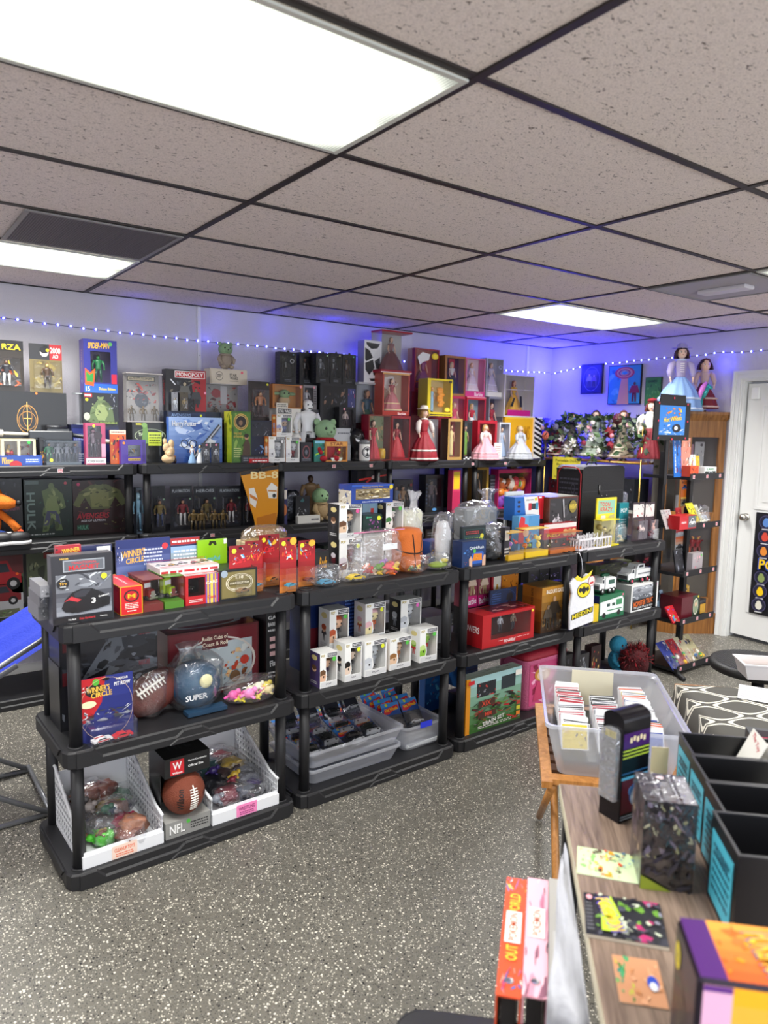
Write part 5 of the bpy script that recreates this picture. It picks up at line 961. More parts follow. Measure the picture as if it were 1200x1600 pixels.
wbox(B,'toy_set','pink topped box packed with tangled colourful dolls','toy set',778,829,733,806,.10,.10,'c0286a',(.02,.02,.98,.9),'2a2224',lambda mb,h,w,dep: [F_mix(70+k,['e8862a','e8c23a','e04a5a','8a4ab8','f0e6dc','6a9a3a','c86a3a'],10)(mb,h*1.0,w,dep) for k in range(4)],on=Z2)
carton(B,'small_box','dark brown box seen under the shelf at the right, behind the colourful dolls','box',797,806,726,806,.30,.05,'4a2e1a',on=Z2)
# ================================================================ back wall, third tier (z = Z3), seen at the far left
carton(B,'toy_car_box','box with a printed red racing car, upper one of two at the far left','box',-30,36,868,903,.14,.12,'3a4a34',[('r',0,.5,1,1,'5a2426'),('c',.05,.1,.95,.9,'a01822','2a2e38'),('s',.85,.5,.008,'e8601e')],on=Z3+.135)
carton(B,'toy_car_box','white box with a printed dark red car, lower one of two at the far left','box',-30,36,903,945,.14,.12,'b4b6ba',[('c',.06,.3,.95,.85,'7a1820','2a2e38'),('r',.1,.02,.9,.2,'6a6e58'),('b',72,.1,.02,.9,.2,PAL['g'],5)],on=Z3)
carton(B,'toy_box','tall grey-green box with a printed creature, third shelf behind the front unit','box',42,95,858,945,.16,.12,'4c5440',[('b',73,.05,.05,.95,.9,['6a7058','3a4032','8a8e6a','2a2e24'],14),('r',.5,.85,.9,.95,'7a2a24'),('t','10',.82,.9,.12,.05,'d8c8b0')],on=Z3)
# more stock standing on the hidden lower tiers, partly seen between the front shelves
lo = [(.42,.25,'1c2030','dark boxed set on the third shelf below the tapered yellow bag'),(.75,.22,'24323a','slate blue boxed set on the third shelf, centre unit left'),(1.30,.24,'2c2426','brown-black boxed set on the third shelf below the foil bag'),(1.65,.2,'1e2a22','dark green boxed set on the third shelf, third unit right half'),(2.25,.26,'2a2630','purple-black boxed set on the third shelf behind the ball'),(2.62,.2,'3a2c20','brown boxed set on the third shelf, fourth unit right half'),(3.2,.26,'26262c','charcoal boxed set on the third shelf, last unit')]
for k,(x_,w_,c,l) in enumerate(lo):
    for lev,zz_ in ((0,Z3),):
        mb = MB(); h_ = .24+.03*(k % 3); mb.box(-w_/2,0,0,w_/2,.15,h_,c); art_front(mb,w_,h_,[('b',80+k,.05,.05,.95,.95,PAL['drbgn'[k % 5]],12),('l',.1,.8,.6,.92,2,'b8b8bc')]); tag(mb.build('toy_box',None,B.w(x_,.16,zz_)),l,'box')
# price tags on shelf rims
def tagm(F,s,z,label,c='e8e8ea',d=-.013):
    m = MB(); m.box(-.014,0,-.011,.014,.0015,.011,c); draw(m,(-.014,0,-.011),(.028,0,0),(0,0,.022),[('r',.08,.1,.92,.9,'b81e34'),('l',.15,.25,.85,.75,2,'f4f4f4')]); tag(m.build('price_tag',None,F.w(s,d,z),F.a),label,'price tag','red price tags on the back shelf rims')
for (u,v,zt),l_ in zip(((94,726,ZT),(522,722,ZT),(580,722,ZT),(739,722,ZT),(790,722,ZT),(93,841,Z2),(332,826,Z2)),('at the far left, top rim','below the orange STAR box','left of the red dolls','below the pink gown doll','below the silver gown doll','under the HULK and AVENGERS boxes','under the PLAYMATION cards')):
    s_,_ = B.at(u,v,-.012); tagm(B,s_,zt-.030,'red and white price tag on the shelf rim '+l_)
# ================================================================ front units, top tier
TT,TM,TB = .944,.504,.06
R_ = random.Random
# --- U1 top
mg = [('r',.02,.02,.98,.98,'24242b'),('r',.06,.12,.97,.72,'6d7078'),('g',.06,.12,.97,.46,'8b8f98','4a4c54',5),('b',101,.06,.5,.97,.72,['8f949c','c8ccd2','3c3e46'],10),('r',.18,.76,.86,.93,'9ba0a8'),('r',.2,.775,.84,.915,'5c6068'),('t','MAGNET',.52,.815,.5,.07,'c81e28'),('t','TRADITIONAL',.52,.885,.42,.035,'c8404a'),('t','NASCAR',.2,.955,.14,.025,'e8c060'),
      ('p',[(.14,.24),(.2,.36),(.32,.46),(.46,.50),(.64,.49),(.80,.42),(.94,.33),(.93,.22),(.74,.18),(.4,.15),(.2,.18)],'121216'),('p',[(.34,.44),(.5,.49),(.62,.475),(.52,.38),(.36,.38)],'2e3038'),('p',[(.18,.33),(.3,.40),(.46,.34),(.4,.31),(.26,.35)],'c0303a'),('e',.32,.2,.06,.045,'0a0a0c'),('e',.84,.26,.05,.05,'0a0a0c'),('t','3',.66,.31,.07,.08,'f4f4f4'),('t','Goodwrench',.83,.37,.18,.03,'f0f0f0',.15),('e',.17,.60,.10,.075,'17171b'),('t','CAR',.17,.64,.08,.02,'e8e8e8'),('t','Tire',.17,.60,.12,.035,'e8b040'),('t','SERIES',.17,.555,.1,.018,'e8e8e8'),('s',.84,.66,.010,'e6e82a'),('r',.02,.03,.98,.10,'17171a'),('t','No Bull',.3,.065,.12,.022,'e8e8e8'),('t','Dale Earnhardt',.55,.065,.26,.03,'c82a34'),('t','Daytona',.82,.065,.12,.022,'e8e8e8')]
zm_ = carton(U1,'toy_car_box','large charcoal MAGNET box with a printed black race car number 3','box',81,177,866,973,.035,.055,'26262d',mg,on=TT,left=[('r',.05,.02,.95,.98,'3a3c46')])
for k,(a,b_,l) in enumerate(((88,128,'red racing card with checkered flag behind the MAGNET box'),(128,176,'navy racing card with white label behind the MAGNET box'))):
    carton(U1,'carded_car',l,'toy car',a,b_,852,960,.12,.02,'1c2450' if k else 'a81e2c',[('r',.5,.9,.95,.98,'f2f2f2')] if k else [('t','WINNER',.6,.93,.7,.06,'f0c83c',.1),('b',103,0,.85,.3,1,['f2f2f2','17171a'],6)],on=TT)
for k,(l,vt_) in enumerate((('lower',945),('middle',930),('upper',915))): zb_ = carton(U1,'blister_pack',l+' grey blister pack piled at the left of the MAGNET box','pack',60+2*k,82,vt_,975,.13-.03*k,.16,['6c6d72','5a5b60','84858a'][k],[('b',99+k,.05,.1,.95,.9,['9a9ba0','3a3b40','7a7b80','b8b8bc'],6)],on=TT if not k else zb_,k=1)
mcd = [('r',.04,.02,.96,.98,'c8161e'),('e',.5,.66,.34,.22,'17171b'),('e',.5,.66,.27,.175,'b8141c'),('t','M',.5,.66,.34,.16,'f2b21c'),('l',.2,.2,.8,.42,4,'f2e4d8'),('l',.3,.1,.7,.17,1,'f2e4d8')]
carton(U1,'toy_car_box','red box with golden M racing emblem and yellow edges','box',188,223,916,965,.045,.24,'e0a01c',mcd,on=TT,left=[('r',.02,.03,.98,.97,'b8141c'),('p',[(.1,.2),(.5,.8),(.9,.8),(.9,.2)],'d8282c'),('e',.3,.4,.16,.22,'3a1214')],top=[('r',.03,.03,.97,.97,'d0222a'),('t',"McDonald's",.5,.5,.6,.12,'f4e0d8',PI/2)])
for a,b_,vt,cc,base,l in ((224,255,905,'9a1f20','6a2420','clear topped box with a dark red toy truck'),(257,287,900,'a8c81e','4a7a1e','clear topped box with a lime green toy truck')):
    wbox(U1,'boxed_truck',l,'toy truck',a,b_,vt,958,.05,.17,base,(0,.22,1,.985),'4a3c34',F_truck(cc,k=1.15),on=TT,clear=True,part='toy_truck')
ct = [('g',0,0,1,1,'d8c8c8','efe8e4',4)]+[('c',.04+.19*i,.30 if i % 2 else .42,.20+.19*i,.62 if i % 2 else .74,c,'2a2a30') for i,c in enumerate(('d8d8dc','e0a81c','d8c8d8','c83a4a','d85a6a'))]+[('r',0,.93,1,1,'c8283a'),('r',0,0,1,.06,'b81c28')]
zx = wbox(U1,'boxed_car','red striped window box with printed cars on its top and a small car inside','toy car',290,342,898,950,.055,.19,'b8161e',(.08,.3,.58,.92),'26201e',F_car('3a4236',ang=.3),[('r',.60,.0,.97,1,'6a4ab0'),('r',.64,0,.70,1,'e8a82a'),('r',.74,0,.82,1,'f0c84a'),('r',.87,0,.92,1,'e8a82a'),('t','CARS',.78,.72,.36,.1,'f0e4d0',.1),('t','Cars',.78,.22,.26,.12,'c8302a'),('l',.1,.08,.5,.2,2,'f0dcd8')],on=TT,part='toy_car',top=ct)
carton(U1,'toy_car_box','white printed tray of toy car pictures lying across the truck boxes','box',250,342,885,898,.10,.14,'e4d8d6',[('l',.02,.1,.98,.8,1,'b81c28')],on=zx+.001,top=ct)
ol = [('r',.05,.07,.95,.93,'6e6234'),('r',.07,.09,.93,.91,'7d7040'),('o',.52,.55,.36,.30,.05,'e8e0c8'),('o',.52,.55,.32,.26,.05,'e8e0c8'),('t','1:18',.52,.73,.2,.10,'f0e8d0'),('r',.25,.48,.8,.62,'5c5028'),('t','SCALE COLLECTION',.52,.55,.5,.07,'ece4cc'),('t','DIE-CAST METAL',.52,.36,.42,.06,'ece4cc'),('s',.12,.88,.014,'9aa8b8')]
carton(U1,'toy_car_box','black box with an olive gold 1:18 DIE-CAST METAL label','box',343,402,889,941,.05,.14,'15151a',ol,on=TT)
wc = [('g',0,0,1,1,'9ab0d8','1c2a6a',7),('t','WINNER\'S',.32,.78,.42,.12,'f0b83c',.1,.2),('t','CIRCLE',.34,.66,.34,.09,'f0b83c',.1,.2),('b',105,.0,.6,.12,.9,['f4f4f4','17171a'],7),('l',.5,.55,.85,.85,5,'c8d0e8'),('s',.9,.86,.012,'d8303a')]+[('c',.05+.17*i,.28,.22+.17*i,.42,c,'2a2a30') for i,c in enumerate(('d8d8dc','b8303a','2c4a9a','d8d8dc','a82a34'))]
carton(U1,'carded_car',"blue WINNER'S CIRCLE racing card standing behind the red and green trucks",'toy car',182,266,842,925,.26,.012,'1c2a6a',wc,on=TT)
carton(U1,'carded_car','navy racing card with red headline and landscape print, behind the car tray','toy car',267,312,840,925,.27,.012,'26305c',[('r',0,.88,1,1,'a8282c'),('l',.05,.9,.95,.98,1,'f0e4e4'),('g',0,.3,1,.85,'9a8a4a','8fb0d8',5),('l',.1,.6,.9,.8,3,'e8ecf4')],on=TT)
carton(U1,'carded_toy','bright lime green hang card behind the white car tray','toy',309,355,843,915,.25,.012,'8fc81c',[('p',[(.36,.9),(.4,.97),(.6,.97),(.64,.9),(.58,.88),(.5,.93),(.42,.88)],'26300c'),('t','LeapPad',.5,.62,.5,.12,'5cb8c8'),('r',.88,.9,.98,1,'f2f2f2')],on=TT)
cr = lambda s: [('g',0,0,1,.55,'c8782c','a01c20',5),('g',0,.55,1,1,'b01c24','8a1420',3),('b',s,.1,.6,.95,.95,['f2c02a','4aa8d8','f4f0e4','e05a2c'],6),('t','Cars',.5,.72,.5,.12,'e8323a',.1,.2),('s',.22,.9,.010,'f0e03a')]
ccs = [(358,392,852,938,'8a6a4a','front red carded toy car with a brown tow truck, right of the olive box'),(383,410,845,925,'4aa8c8','red carded toy car with blue character car print, second in the row'),(405,436,835,920,'c87a2a','red carded toy car with round badges, rightmost of the three on the first unit')]
for k,(a,b_,vt,vb,c,l) in enumerate(ccs):
    blister(U1,'carded_car',l,'toy car',a,b_,vt,vb,.07+.06*k,'9c1a22',(.12,.06,.9,.5),F_car(c,ang=.35,dz=.01),cr(110+k),on=TT,bd=.04,part='toy_car')
bag(U1,'amber clear clamshell packs lying behind the red carded cars',382,462,822,862,.30,.12,TT+.07,[('packs',lambda q,w,dep,h: [q.bbox(-.45*w+i*.22*w,-.4*dep,0,-.27*w+i*.22*w,.4*dep,h*.6,'c8b48c',.004) for i in range(4)])],m=clear_mat('amber_clear',tint='f0e4c4',fac=.12,haze=.2,hazec='c8b48c',wrinkle=.4),seed=9,name='clamshell_pack',amp=.05)
carton(U1,'toy_box','dark low box under the amber clamshell packs','box',395,455,862,900,.30,.13,'3a2c20',on=TT)
# --- U2 top
for k,(a,b_,c,l) in enumerate(((437,463,'3a9ab8','red carded toy car with turquoise car, straddling the first and second units'),(466,492,'7a3a30','red carded toy car behind the flat bagged cars on the second unit'))):
    blister(U2 if k else U1,'carded_car',l,'toy car',a,b_,840+4*k,918,.05+.05*k,'9c1a22',(.1,.06,.92,.48),F_car(c,ang=.3,dz=.01),cr(120+k)+[('e',.8,.93,.2,.07,'e8b83a')],on=TT,bd=.04,part='toy_car')
carton(U2,'toy_car_box','black box with gold script behind the bagged cars','box',483,514,862,892,.18,.08,'1b1a1c',[('t','Rods',.7,.6,.4,.4,'d89a2a',0,.3),('l',.05,.1,.6,.4,2,'8b8f9c')],on=TT)
zp1 = pop(U2,'dark sided boxed vinyl figure, bottom of the stack behind the zip bag',530,566,842,890,.16,.09,TT,'6a2430','d8d0d8','5a1c26',stick='e6ee3a')
zp2 = pop(U2,'boxed vinyl figure with brown hair print, top of the two-box stack',530,565,788,840,.16,.09,zp1,'e6c4a4','6a4428','3a3a40',stick='e05a9a')
nt_ = [('r',.1,.22,.92,.78,'8a7a58'),('b',125,.1,.24,.92,.76,['e8dcb0','c8a860','f0ead8','6a5630','4a3a20'],22),('r',0,.9,1,1,'2c58b8'),('t','Illustrated Nativity Story',.5,.88,.5,.10,'c8a84a'),('t','DELUXE FIGURINE SET',.5,.09,.5,.07,'d8e0f4'),('s',.94,.84,.011,'f0d83a')]
carton(U2,'boxed_figurines','long blue box with a window print of tiny gold figurines, on top of the stack','box',549,614,757,787,.155,.10,'1c3f94',nt_,on=zp2,left=[('r',0,0,1,.7,'c8c0b0'),('b',126,0,0,1,.75,['e8e4d8','4a5a8a','8a7a5a'],9)])
zc_ = carton(U2,'toy_box','white carton under the dark teal creature box','box',568,600,833,885,.19,.09,'d8d8d6',[('r',.1,.3,.9,.9,'b8b4b0')],on=TT)
carton(U2,'toy_box','dark teal box with a printed purple creature and yellow sticker','box',567,596,804,833,.18,.09,'12302c',[('b',127,.3,.1,.85,.75,['8a4a8a','6a2c6a','b070a8'],9),('t','Jinn',.3,.86,.3,.12,'5ac8a0'),('s',.85,.8,.011,'e6ee3a')],on=zc_)
zt_ = carton(U2,'toy_box','white carton under the green haired figure box','box',602,630,833,885,.20,.09,'e4e4e2',[],on=TT)
pop(U2,'boxed vinyl figure with green hair print, left of the frosted bag',603,630,785,833,.20,.09,zt_,'f0ece6','3c7a3a','6a4a3a',stick='58c04a',inner='9a8a80')
carton(U2,'toy_box','pale blue thin box between the stacked boxes and the green haired figure box','box',578,590,785,804,.26,.06,'8fb0c8',[('r',.1,.2,.5,.8,'c83a34')],on=zc_)
bag(U2,'tall frosted plastic bag with a knotted purple top beside the basketball',628,672,766,868,.22,.10,TT,[('cushion',lambda q,w,dep,h: q.bbox(-.4*w,-.3*dep,0,.4*w,.3*dep,h*.72,mat('dcdcc8',.7),.02))],seed=12,m=M_FROSTBAG,tail=(.15,0))
x,w,z,h = U2.span(630,667,828,878,.09,TT); t = thing('basketball_cushion','orange toy basketball cushion with black seams','ball',U2.w(x,.09+.06,TT))
m = MB(); rb = w*.5; m.lathe([(rb*.80,0),(rb*.97,.02),(rb,.05),(rb,h-.05),(rb*.97,h-.02),(rb*.8,h)],mat('d8702a',.7,bump=.4,bscale=200),28); m.build('ball_body',t)
m = MB(); k_ = mat('2a1a14',.7); m.tube([(rb*1.002*math.cos(a_),rb*1.002*math.sin(a_),h*.55+.02*math.sin(a_)) for a_ in [i*.2 for i in range(32)]],.003,k_,6); m.tube([(-.3*rb+.02,-rb*.96,.02),(-.15*rb,-rb*.99,h*.5),(-.3*rb,-rb*.96,h-.02)],.003,k_,6); m.tube([(.62*rb,-rb*.79,.02),(.4*rb,-rb*.92,h*.5),(.62*rb,-rb*.79,h-.02)],.003,k_,6); m.build('seam',t)
# zip bag with small soft toys
bag(U2,'clear zip bag of small orange, yellow and pink toys with a white label',556,642,828,905,.03,.09,TT,toyheap(131,['e8702a','f0c83a','e8606a','f4d8c0','6a9a3a','b08ac8','e8902a','d8303a'],12,.017,.75,.22)+[('zip_label',lambda q,w,dep,h: (q.box(-.02*w,-.50*dep,.58*h,.24*w,-.485*dep,.70*h,mat('eceef0')),q.box(-.46*w,-.12*dep,h*.93,.46*w,-.10*dep,h*.955,mat('d888a8'))))],seed=13)
for k,(a,b_,vt,l,c) in enumerate(((494,545,890,'flat clear pack with a turquoise toy car at the front edge','4a9ac0'),(540,592,886,'flat clear pack with a yellow toy car at the front edge','e8c81e'))):
    bag(U2,l,a,b_,vt-6,918-6*k,.01+.012*k,.10,TT+.0005,[('toy_car',lambda q,w,dep,h,c=c: q.add(_sub(F_car(c),h,w*.5,dep*.6),T(0,0,.004)))],seed=140+k,amp=.07)
bag(U2,'flat clear bag with green and dark parts, right end of the second unit',640,680,868,895,.02,.12,TT,toyheap(150,['3a4a2a','e8c81e','2a2a2e','6a7a4a'],7,.010,.8,.2),seed=15,amp=.08)
bag(U2,'clear bag with a green flat toy and orange tab over the unit seam',678,716,866,893,.02,.12,TT,[('toy',lambda q,w,dep,h: (q.ell((0,0,.02),(w*.35,dep*.3,.016),pla('8fa82c'),14,8),q.ell((w*.2,-.1*dep,.04),(.02,.02,.01),pla('d8c83a'),10,6))),],seed=16,amp=.08)
carton(U2,'toy_box','blue box with yellow lettering lying behind the basketball cushion','box',672,694,846,870,.20,.10,'2a4a9a',[('t','CARS',.4,.5,.6,.3,'e8c81e'),('r',.85,0,1,1,'c8281e')],on=TT)
bag(U2,'tall crumpled clear bag with white padding, left of the GAUNTLET card',686,716,800,880,.12,.09,TT,[('padding',lambda q,w,dep,h: crumple(q,(0,0,0),(w*.36,dep*.36,h*.40),mat('d4d4d6',.8),3,.1))],seed=17)
t = thing('toy_hoop','red toy hoop ring leaning behind the padded bag','toy',U2.w(.80,.33,TT)); m = MB(); m.tube([(.085*math.cos(a_),.02*math.sin(a_),.16+.03*math.sin(a_)) for a_ in [i*2*PI/20 for i in range(21)]],.006,pla('d8402c'),7); m.box(-.09,.012,0,-.075,.03,.15,pla('c8302a')); m.box(.075,.012,0,.09,.03,.15,pla('c8302a')); m.build('ring',t)
# --- U3 top
carton(U3,'carded_toy','dark green GAUNTLET card behind the blue push toy box','toy',722,758,822,878,.10,.02,'1c2a2c',[('r',.06,.1,.94,.92,'2c4a4a'),('t','GAUNTLET',.5,.62,.8,.14,'b8e04a'),('r',.1,.76,.9,.9,'16201f'),('l',.15,.78,.7,.88,2,'c84a4a'),('s',.84,.72,.012,'e8d83a')],on=TT)
qp = [('r',.03,.03,.97,.97,'16386c'),('b',160,.05,.45,.4,.7,['2c64b0','4a8ad0'],5),('t','QuickPush',.6,.72,.6,.13,'e6f0f8'),('p',[(.35,.1),(.4,.5),(.5,.56),(.85,.56),(.9,.5),(.88,.1)],'2a62c0'),('p',[(.42,.22),(.5,.5),(.82,.48),(.84,.22)],'e88a1e'),('b',161,.46,.26,.8,.46,['f0a83a','c86a14'],6),('p',[(.3,0),(.28,.3),(.36,.42),(.42,.3),(.42,0)],'e0b498'),('p',[(.98,0),(.98,.4),(.9,.42),(.84,.2),(.84,0)],'e0b498'),('s',.5,.6,.010,'58c04a'),('b',162,.05,.08,.25,.25,['e8601e','3a8a4a'],3)]
carton(U3,'toy_box','blue Quick Push hand-held game box with an orange printed pad','box',722,759,845,886,.03,.07,'122a58',qp,on=TT)
bag(U3,'large clear bag over a grey box with a folded pointed top',722,792,764,832,.24,.14,TT+.075,[('grey_box',lambda q,w,dep,h: q.bbox(-.36*w,-.35*dep,0,.36*w,.35*dep,h*.62,mat('8f9294',.5),.01))],seed=18,tail=(.30,0))
carton(U3,'toy_box','low black carton under the big clear bag','box',728,788,834,880,.26,.12,'1d1d20',on=TT)
bag(U3,'shiny clear bag stuffed with black crinkled parts',762,800,818,880,.06,.12,TT,[('black_parts',lambda q,w,dep,h: crumple(q,(0,0,0),(w*.40,dep*.40,h*.36),mat('1a1a1c',.25,bump=.8,bscale=60),4,.2))],seed=19)
carton(U3,'activity_card','white card with green and bamboo print behind the console box','card',790,818,768,812,.30,.012,'e6e8e4',[('r',.1,.45,.9,.78,'1c5a3a'),('b',163,.1,.46,.9,.77,['2f8a54','8ac08a','14402a'],8),('b',164,.05,.05,.95,.35,['d8a83a','3a8a4a','c83a2a','6ab04a'],7),('l',.1,.85,.9,.95,1,'6a6e78')],on=TT+.06)
carton(U3,'toy_box','plain black carton under the white bamboo print card','box',795,822,812,870,.28,.10,'1a1a1d',on=TT)
sw = [('r',0,0,.34,1,'1c6ac0'),('p',[(.84,0),(1,0),(1,1),(.76,1)],'d0202c'),('p',[(.3,1),(.76,1),(.86,0),(.4,0)],'f0efee'),('r',.46,.42,.56,.72,'c82a3a'),('r',.56,.45,.70,.70,'33363c'),('r',.70,.42,.79,.72,'3a9ac0'),('t','joy-con',.5,.86,.24,.08,'4a4a50'),('s',.7,.88,.010,'e6d83a'),('r',.8,.9,.9,.98,'f6e8e8')]+[('e',.14,.2+.2*k,.05,.05,'30243a') for k in range(4)]
zsw = carton(U3,'toy_box','dark carton under the blue, white and red game console box','box',812,850,812,850,.20,.08,'2a1a20',on=TT)
carton(U3,'game_console_box','blue, white and red game controller box','box',804,850,776,812,.20,.08,'1c64b8',sw,on=zsw)
bg_ = [('r',.03,.03,.97,.97,'2c2c2f'),('b',165,.04,.15,.96,.9,['3e3e42','1d1d20','4c4a46'],10),('p',[(.05,.3),(.2,.55),(.35,.62),(.5,.5),(.55,.3),(.4,.2),(.2,.3)],'b8b8bc'),('b',166,.08,.25,.6,.7,['d4d4d8','8f8f94','55555a','1b1b1e'],14),('p',[(.44,.95),(.5,.6),(.53,.6),(.48,.96)],'c8c8cc'),('b',167,.6,.15,.95,.6,['77777c','2a2a2e','a4a4a8'],8),('e',.80,.80,.13,.12,'8a7a2c'),('t','WARCRAFT',.80,.80,.25,.09,'e8cc4a')]
carton(U3,'board_game','big dark board game box with silver dragon artwork','board game',857,902,776,846,.16,.22,'5c2c1c',bg_,on=TT,left=[('g',0,0,1,1,'4a2014','6a3420',4)],top=[('g',0,0,1,1,'8a8a80','b8b8ac',3)])
carton(U3,'toy_box','long red and white box lying before the dragon board game','box',850,900,818,838,.10,.05,'b81c24',[('r',0,.7,1,1,'e0d8d4'),('e',.66,.35,.08,.25,'c8a06a'),('e',.8,.35,.08,.25,'b8905a'),('e',.93,.35,.07,.25,'d8b07a'),('t','RED',.3,.3,.4,.3,'e8c81e')],on=TT+.075)
carton(U3,'toy_box','dark carton under the long red and white box','box',850,900,838,868,.11,.05,'33261f',on=TT)
wbox(U3,'toy_set','light blue and red die-cut box behind the yellow based blister','toy',810,842,806,862,.13,.05,'5aa0d8',(.1,.06,.7,.3),'3a6a9a',F_mix(168,PAL['m'],4),[('p',[(0,.3),(.26,.3),(.3,.95),(.1,1),(0,.8)],'c8283a'),('e',.32,.66,.2,.13,'d8303c'),('e',.36,.56,.14,.10,'f0c8a8'),('p',[(.5,.7),(1,.7),(1,1),(.5,1)],'4a90d0'),('b',169,.5,.35,.95,.62,['e8c81e','3a9a4a','d83a2a','f0f0f0'],9)],on=TT)
for a,b_,vt,vb,d_,c,fg,l in ((795,819,832,874,.04,'d8a81c',F_mix(170,['8a4ab0','d8302c','f0c8a0'],4),'small blister box with purple capped figure and yellow base'),(822,857,826,868,.05,'e8c01c',F_mix(171,['8fb03a','e0a030','c86a2a','f0d860'],7),'clear topped box with a yellow and green creature on a yellow base'),(860,909,832,864,.06,'b8642c',F_low(.7,F_mix(172,['a0522a','5a7a3a','e8e0d0'],5),F_mix(173,['3a5a2a','c83a2a','e8c86a'],5)),'wide clear topped set with small figures on an orange base')):
    wbox(U3,'clear_top_toy',l,'toy',a,b_,vt,vb,d_,.08,c,(0,.2,1,.98),None,fg,[('r',.05,.02,.95,.18,c)],on=TT,clear=True)
carton(U3,'trading_card_pack','small dark card pack with white label, left of the purple capped figure','card pack',788,796,824,874,.06,.03,'242028',[('r',.1,.6,.9,.9,'c8c0b0'),('l',.1,.1,.9,.4,3,'e8e0d8')],on=TT)
# --- U4 top
def basket(F,label,u0,u1,vt,vb,d,dep,on,col,name='storage_basket',slots=12,fill=None):
    x,w,z,h = F.span(u0,u1,vt,vb,d,on); t = thing(name,label,'basket',F.w(x,d,z),F.a); c = pla(col); q = .004; m = MB()
    m.box(-w/2,0,0,w/2,dep,q,c); m.box(-w/2,0,h*.85,w/2,q,h,c); m.box(-w/2,0,q,w/2,q,h*.16,c); m.box(-w/2,dep-q,q,w/2,dep,h,c)
    for k in range(slots): a = -w/2+(w-q)*k/(slots-1); m.box(a,0,h*.16,a+q,q,h*.85,c)
    for sx in (-1,1):
        xx = sx*(w/2-q/2); m.box(xx-q/2,q,h*.85,xx+q/2,dep-q,h,c); m.box(xx-q/2,q,q,xx+q/2,dep-q,h*.16,c)
        for k in range(6): a = q+(dep-3*q)*k/5; m.box(xx-q/2,a,h*.16,xx+q/2,a+q,h*.85,c)
    m.build('basket_body',t)
    if fill: 
        m = MB(); fill(m,w,dep,h); o = m.build('contents',t)
def sticks(m,w,dep,h):
    R = R_(5)
    for k in range(46):
        x,y = R.uniform(-.44,.44)*w,R.uniform(.12,.88)*dep; m.tube([(x,y,.006),(x+R.uniform(-.03,.03),y+R.uniform(-.02,.02),h*R.uniform(.9,1.3))],.003,pla(R.choice(['f0f0f0','d8d8dc','c8c8cc'])),5)
basket(U4,'low white slotted basket full of small white pieces on the shelf edge',905,955,840,860,.03,.10,TT,'e6e0e4',fill=sticks)
wbox(U4,'boxed_figure','yellow comic card pack with a tan monster figure in a clear shell','action figure',940,968,812,852,.05,.06,'d8c81e',(.02,.05,.98,.97),'b8b06a',F_mix(176,['9a8a4a','c8b878','6a6238'],6),on=TT,clear=True)
carton(U4,'comic_book','yellow covered comic with red title leaning behind the tan figure','comic',931,962,778,850,.13,.008,'e6d42a',[('r',.08,.66,.92,.95,'8fc0a8'),('t','TOON',.42,.86,.5,.09,'d8402a',-.05),('t','KRAZY',.5,.75,.6,.09,'d8402a',-.05),('p',[(.2,.1),(.3,.5),(.42,.5),(.5,.1),(.42,.1),(.36,.35),(.28,.1)],'26284a'),('p',[(.2,.5),(.25,.62),(.45,.62),(.5,.5)],'e8e0d0'),('p',[(.6,.05),(.62,.6),(.9,.64),(.95,.05)],'b8b06a'),('b',177,.55,.1,.95,.6,['d8d0a0','7a8ab0','c8b878'],8)],on=TT)
carton(U4,'trading_card_pack','teal card box standing right of the yellow comic','card pack',967,981,786,845,.16,.03,'2a8a94',[('t','POP',.5,.8,.7,.12,'e8f0f0'),('l',.2,.3,.8,.6,4,'c8e4e8')],on=TT)
bag(U4,'clear bag of pale figurines next to the yellow card pack',966,984,818,845,.07,.06,TT,toyheap(178,['c8b88a','a8a068','d8d0b0'],4,.010,.7,.3),seed=21)
for a,b_,l,cc in ((988,1006,'red backed carded figure in a clear bubble, left one by the trucks shelf end','c83a44'),(1007,1022,'pink toned carded figure in a clear bubble, right one by the shelf end','d8a090')):
    blister(U4,'carded_figure',l,'action figure',a,b_,785,838,.09,'3a2c34',(.06,.04,.94,.58),F_mix(a,[cc,'e0c8c0','6a2430'],5),[('r',.05,.62,.95,.95,'d8d0cc'),('b',a+1,.05,.62,.95,.95,['b02a34','2a2a30','e8e0d8'],6)],on=TT,bd=.04)
# suitcase
x,w,z,h = U4.span(907,972,728,838,.24,TT); t = thing('suitcase','black travel case with red piping and a printed front panel','suitcase',U4.w(x+.01,.24,TT),FA)
m = MB(); bk = mat('1a1a1d',.6,bump=.4,bscale=200); pr = [(-w/2,.012),(w/2,.012),(w/2,h-.02),(w/2-.02,h-.004),(w/2-.05,h),(-w/2+.05,h),(-w/2+.02,h-.004),(-w/2,h-.02)]
m.prism(pr,0,.20,bk); m.build('case_body',t)
m = MB(); rd = pla('b01c28'); dd = .20
pl_ = [(-w/2-.0015,y,zz_) for y,zz_ in ((.012,.02),(.012,h-.05),(.03,h-.02),(.06,h-.008),(dd-.06,h-.008),(dd-.03,h-.02),(dd-.012,h-.05),(dd-.012,.02))]
m.tube(pl_,.004,rd,6); m.build('piping',t); m = MB(); m.tube([(w/2+.0015,y,zz_) for _,y,zz_ in pl_],.004,rd,6); m.build('piping',t)
m = MB(); draw(m,(-w/2,dd-.02,.03),(0,-(dd-.04),0),(0,0,h-.07),[('r',0,0,1,1,'1d1d22')]+[('l',.05,.05+.15*k,.95,.18+.15*k,2,'4e4e5a') for k in range(6)]+[('o',.7,.75,.1,.07,.2,'55555f'),('p',[(.3,.12),(.7,.12),(.62,.26),(.36,.26)],'3c3c46')],z0=.001); m.build('printed_panel',t)
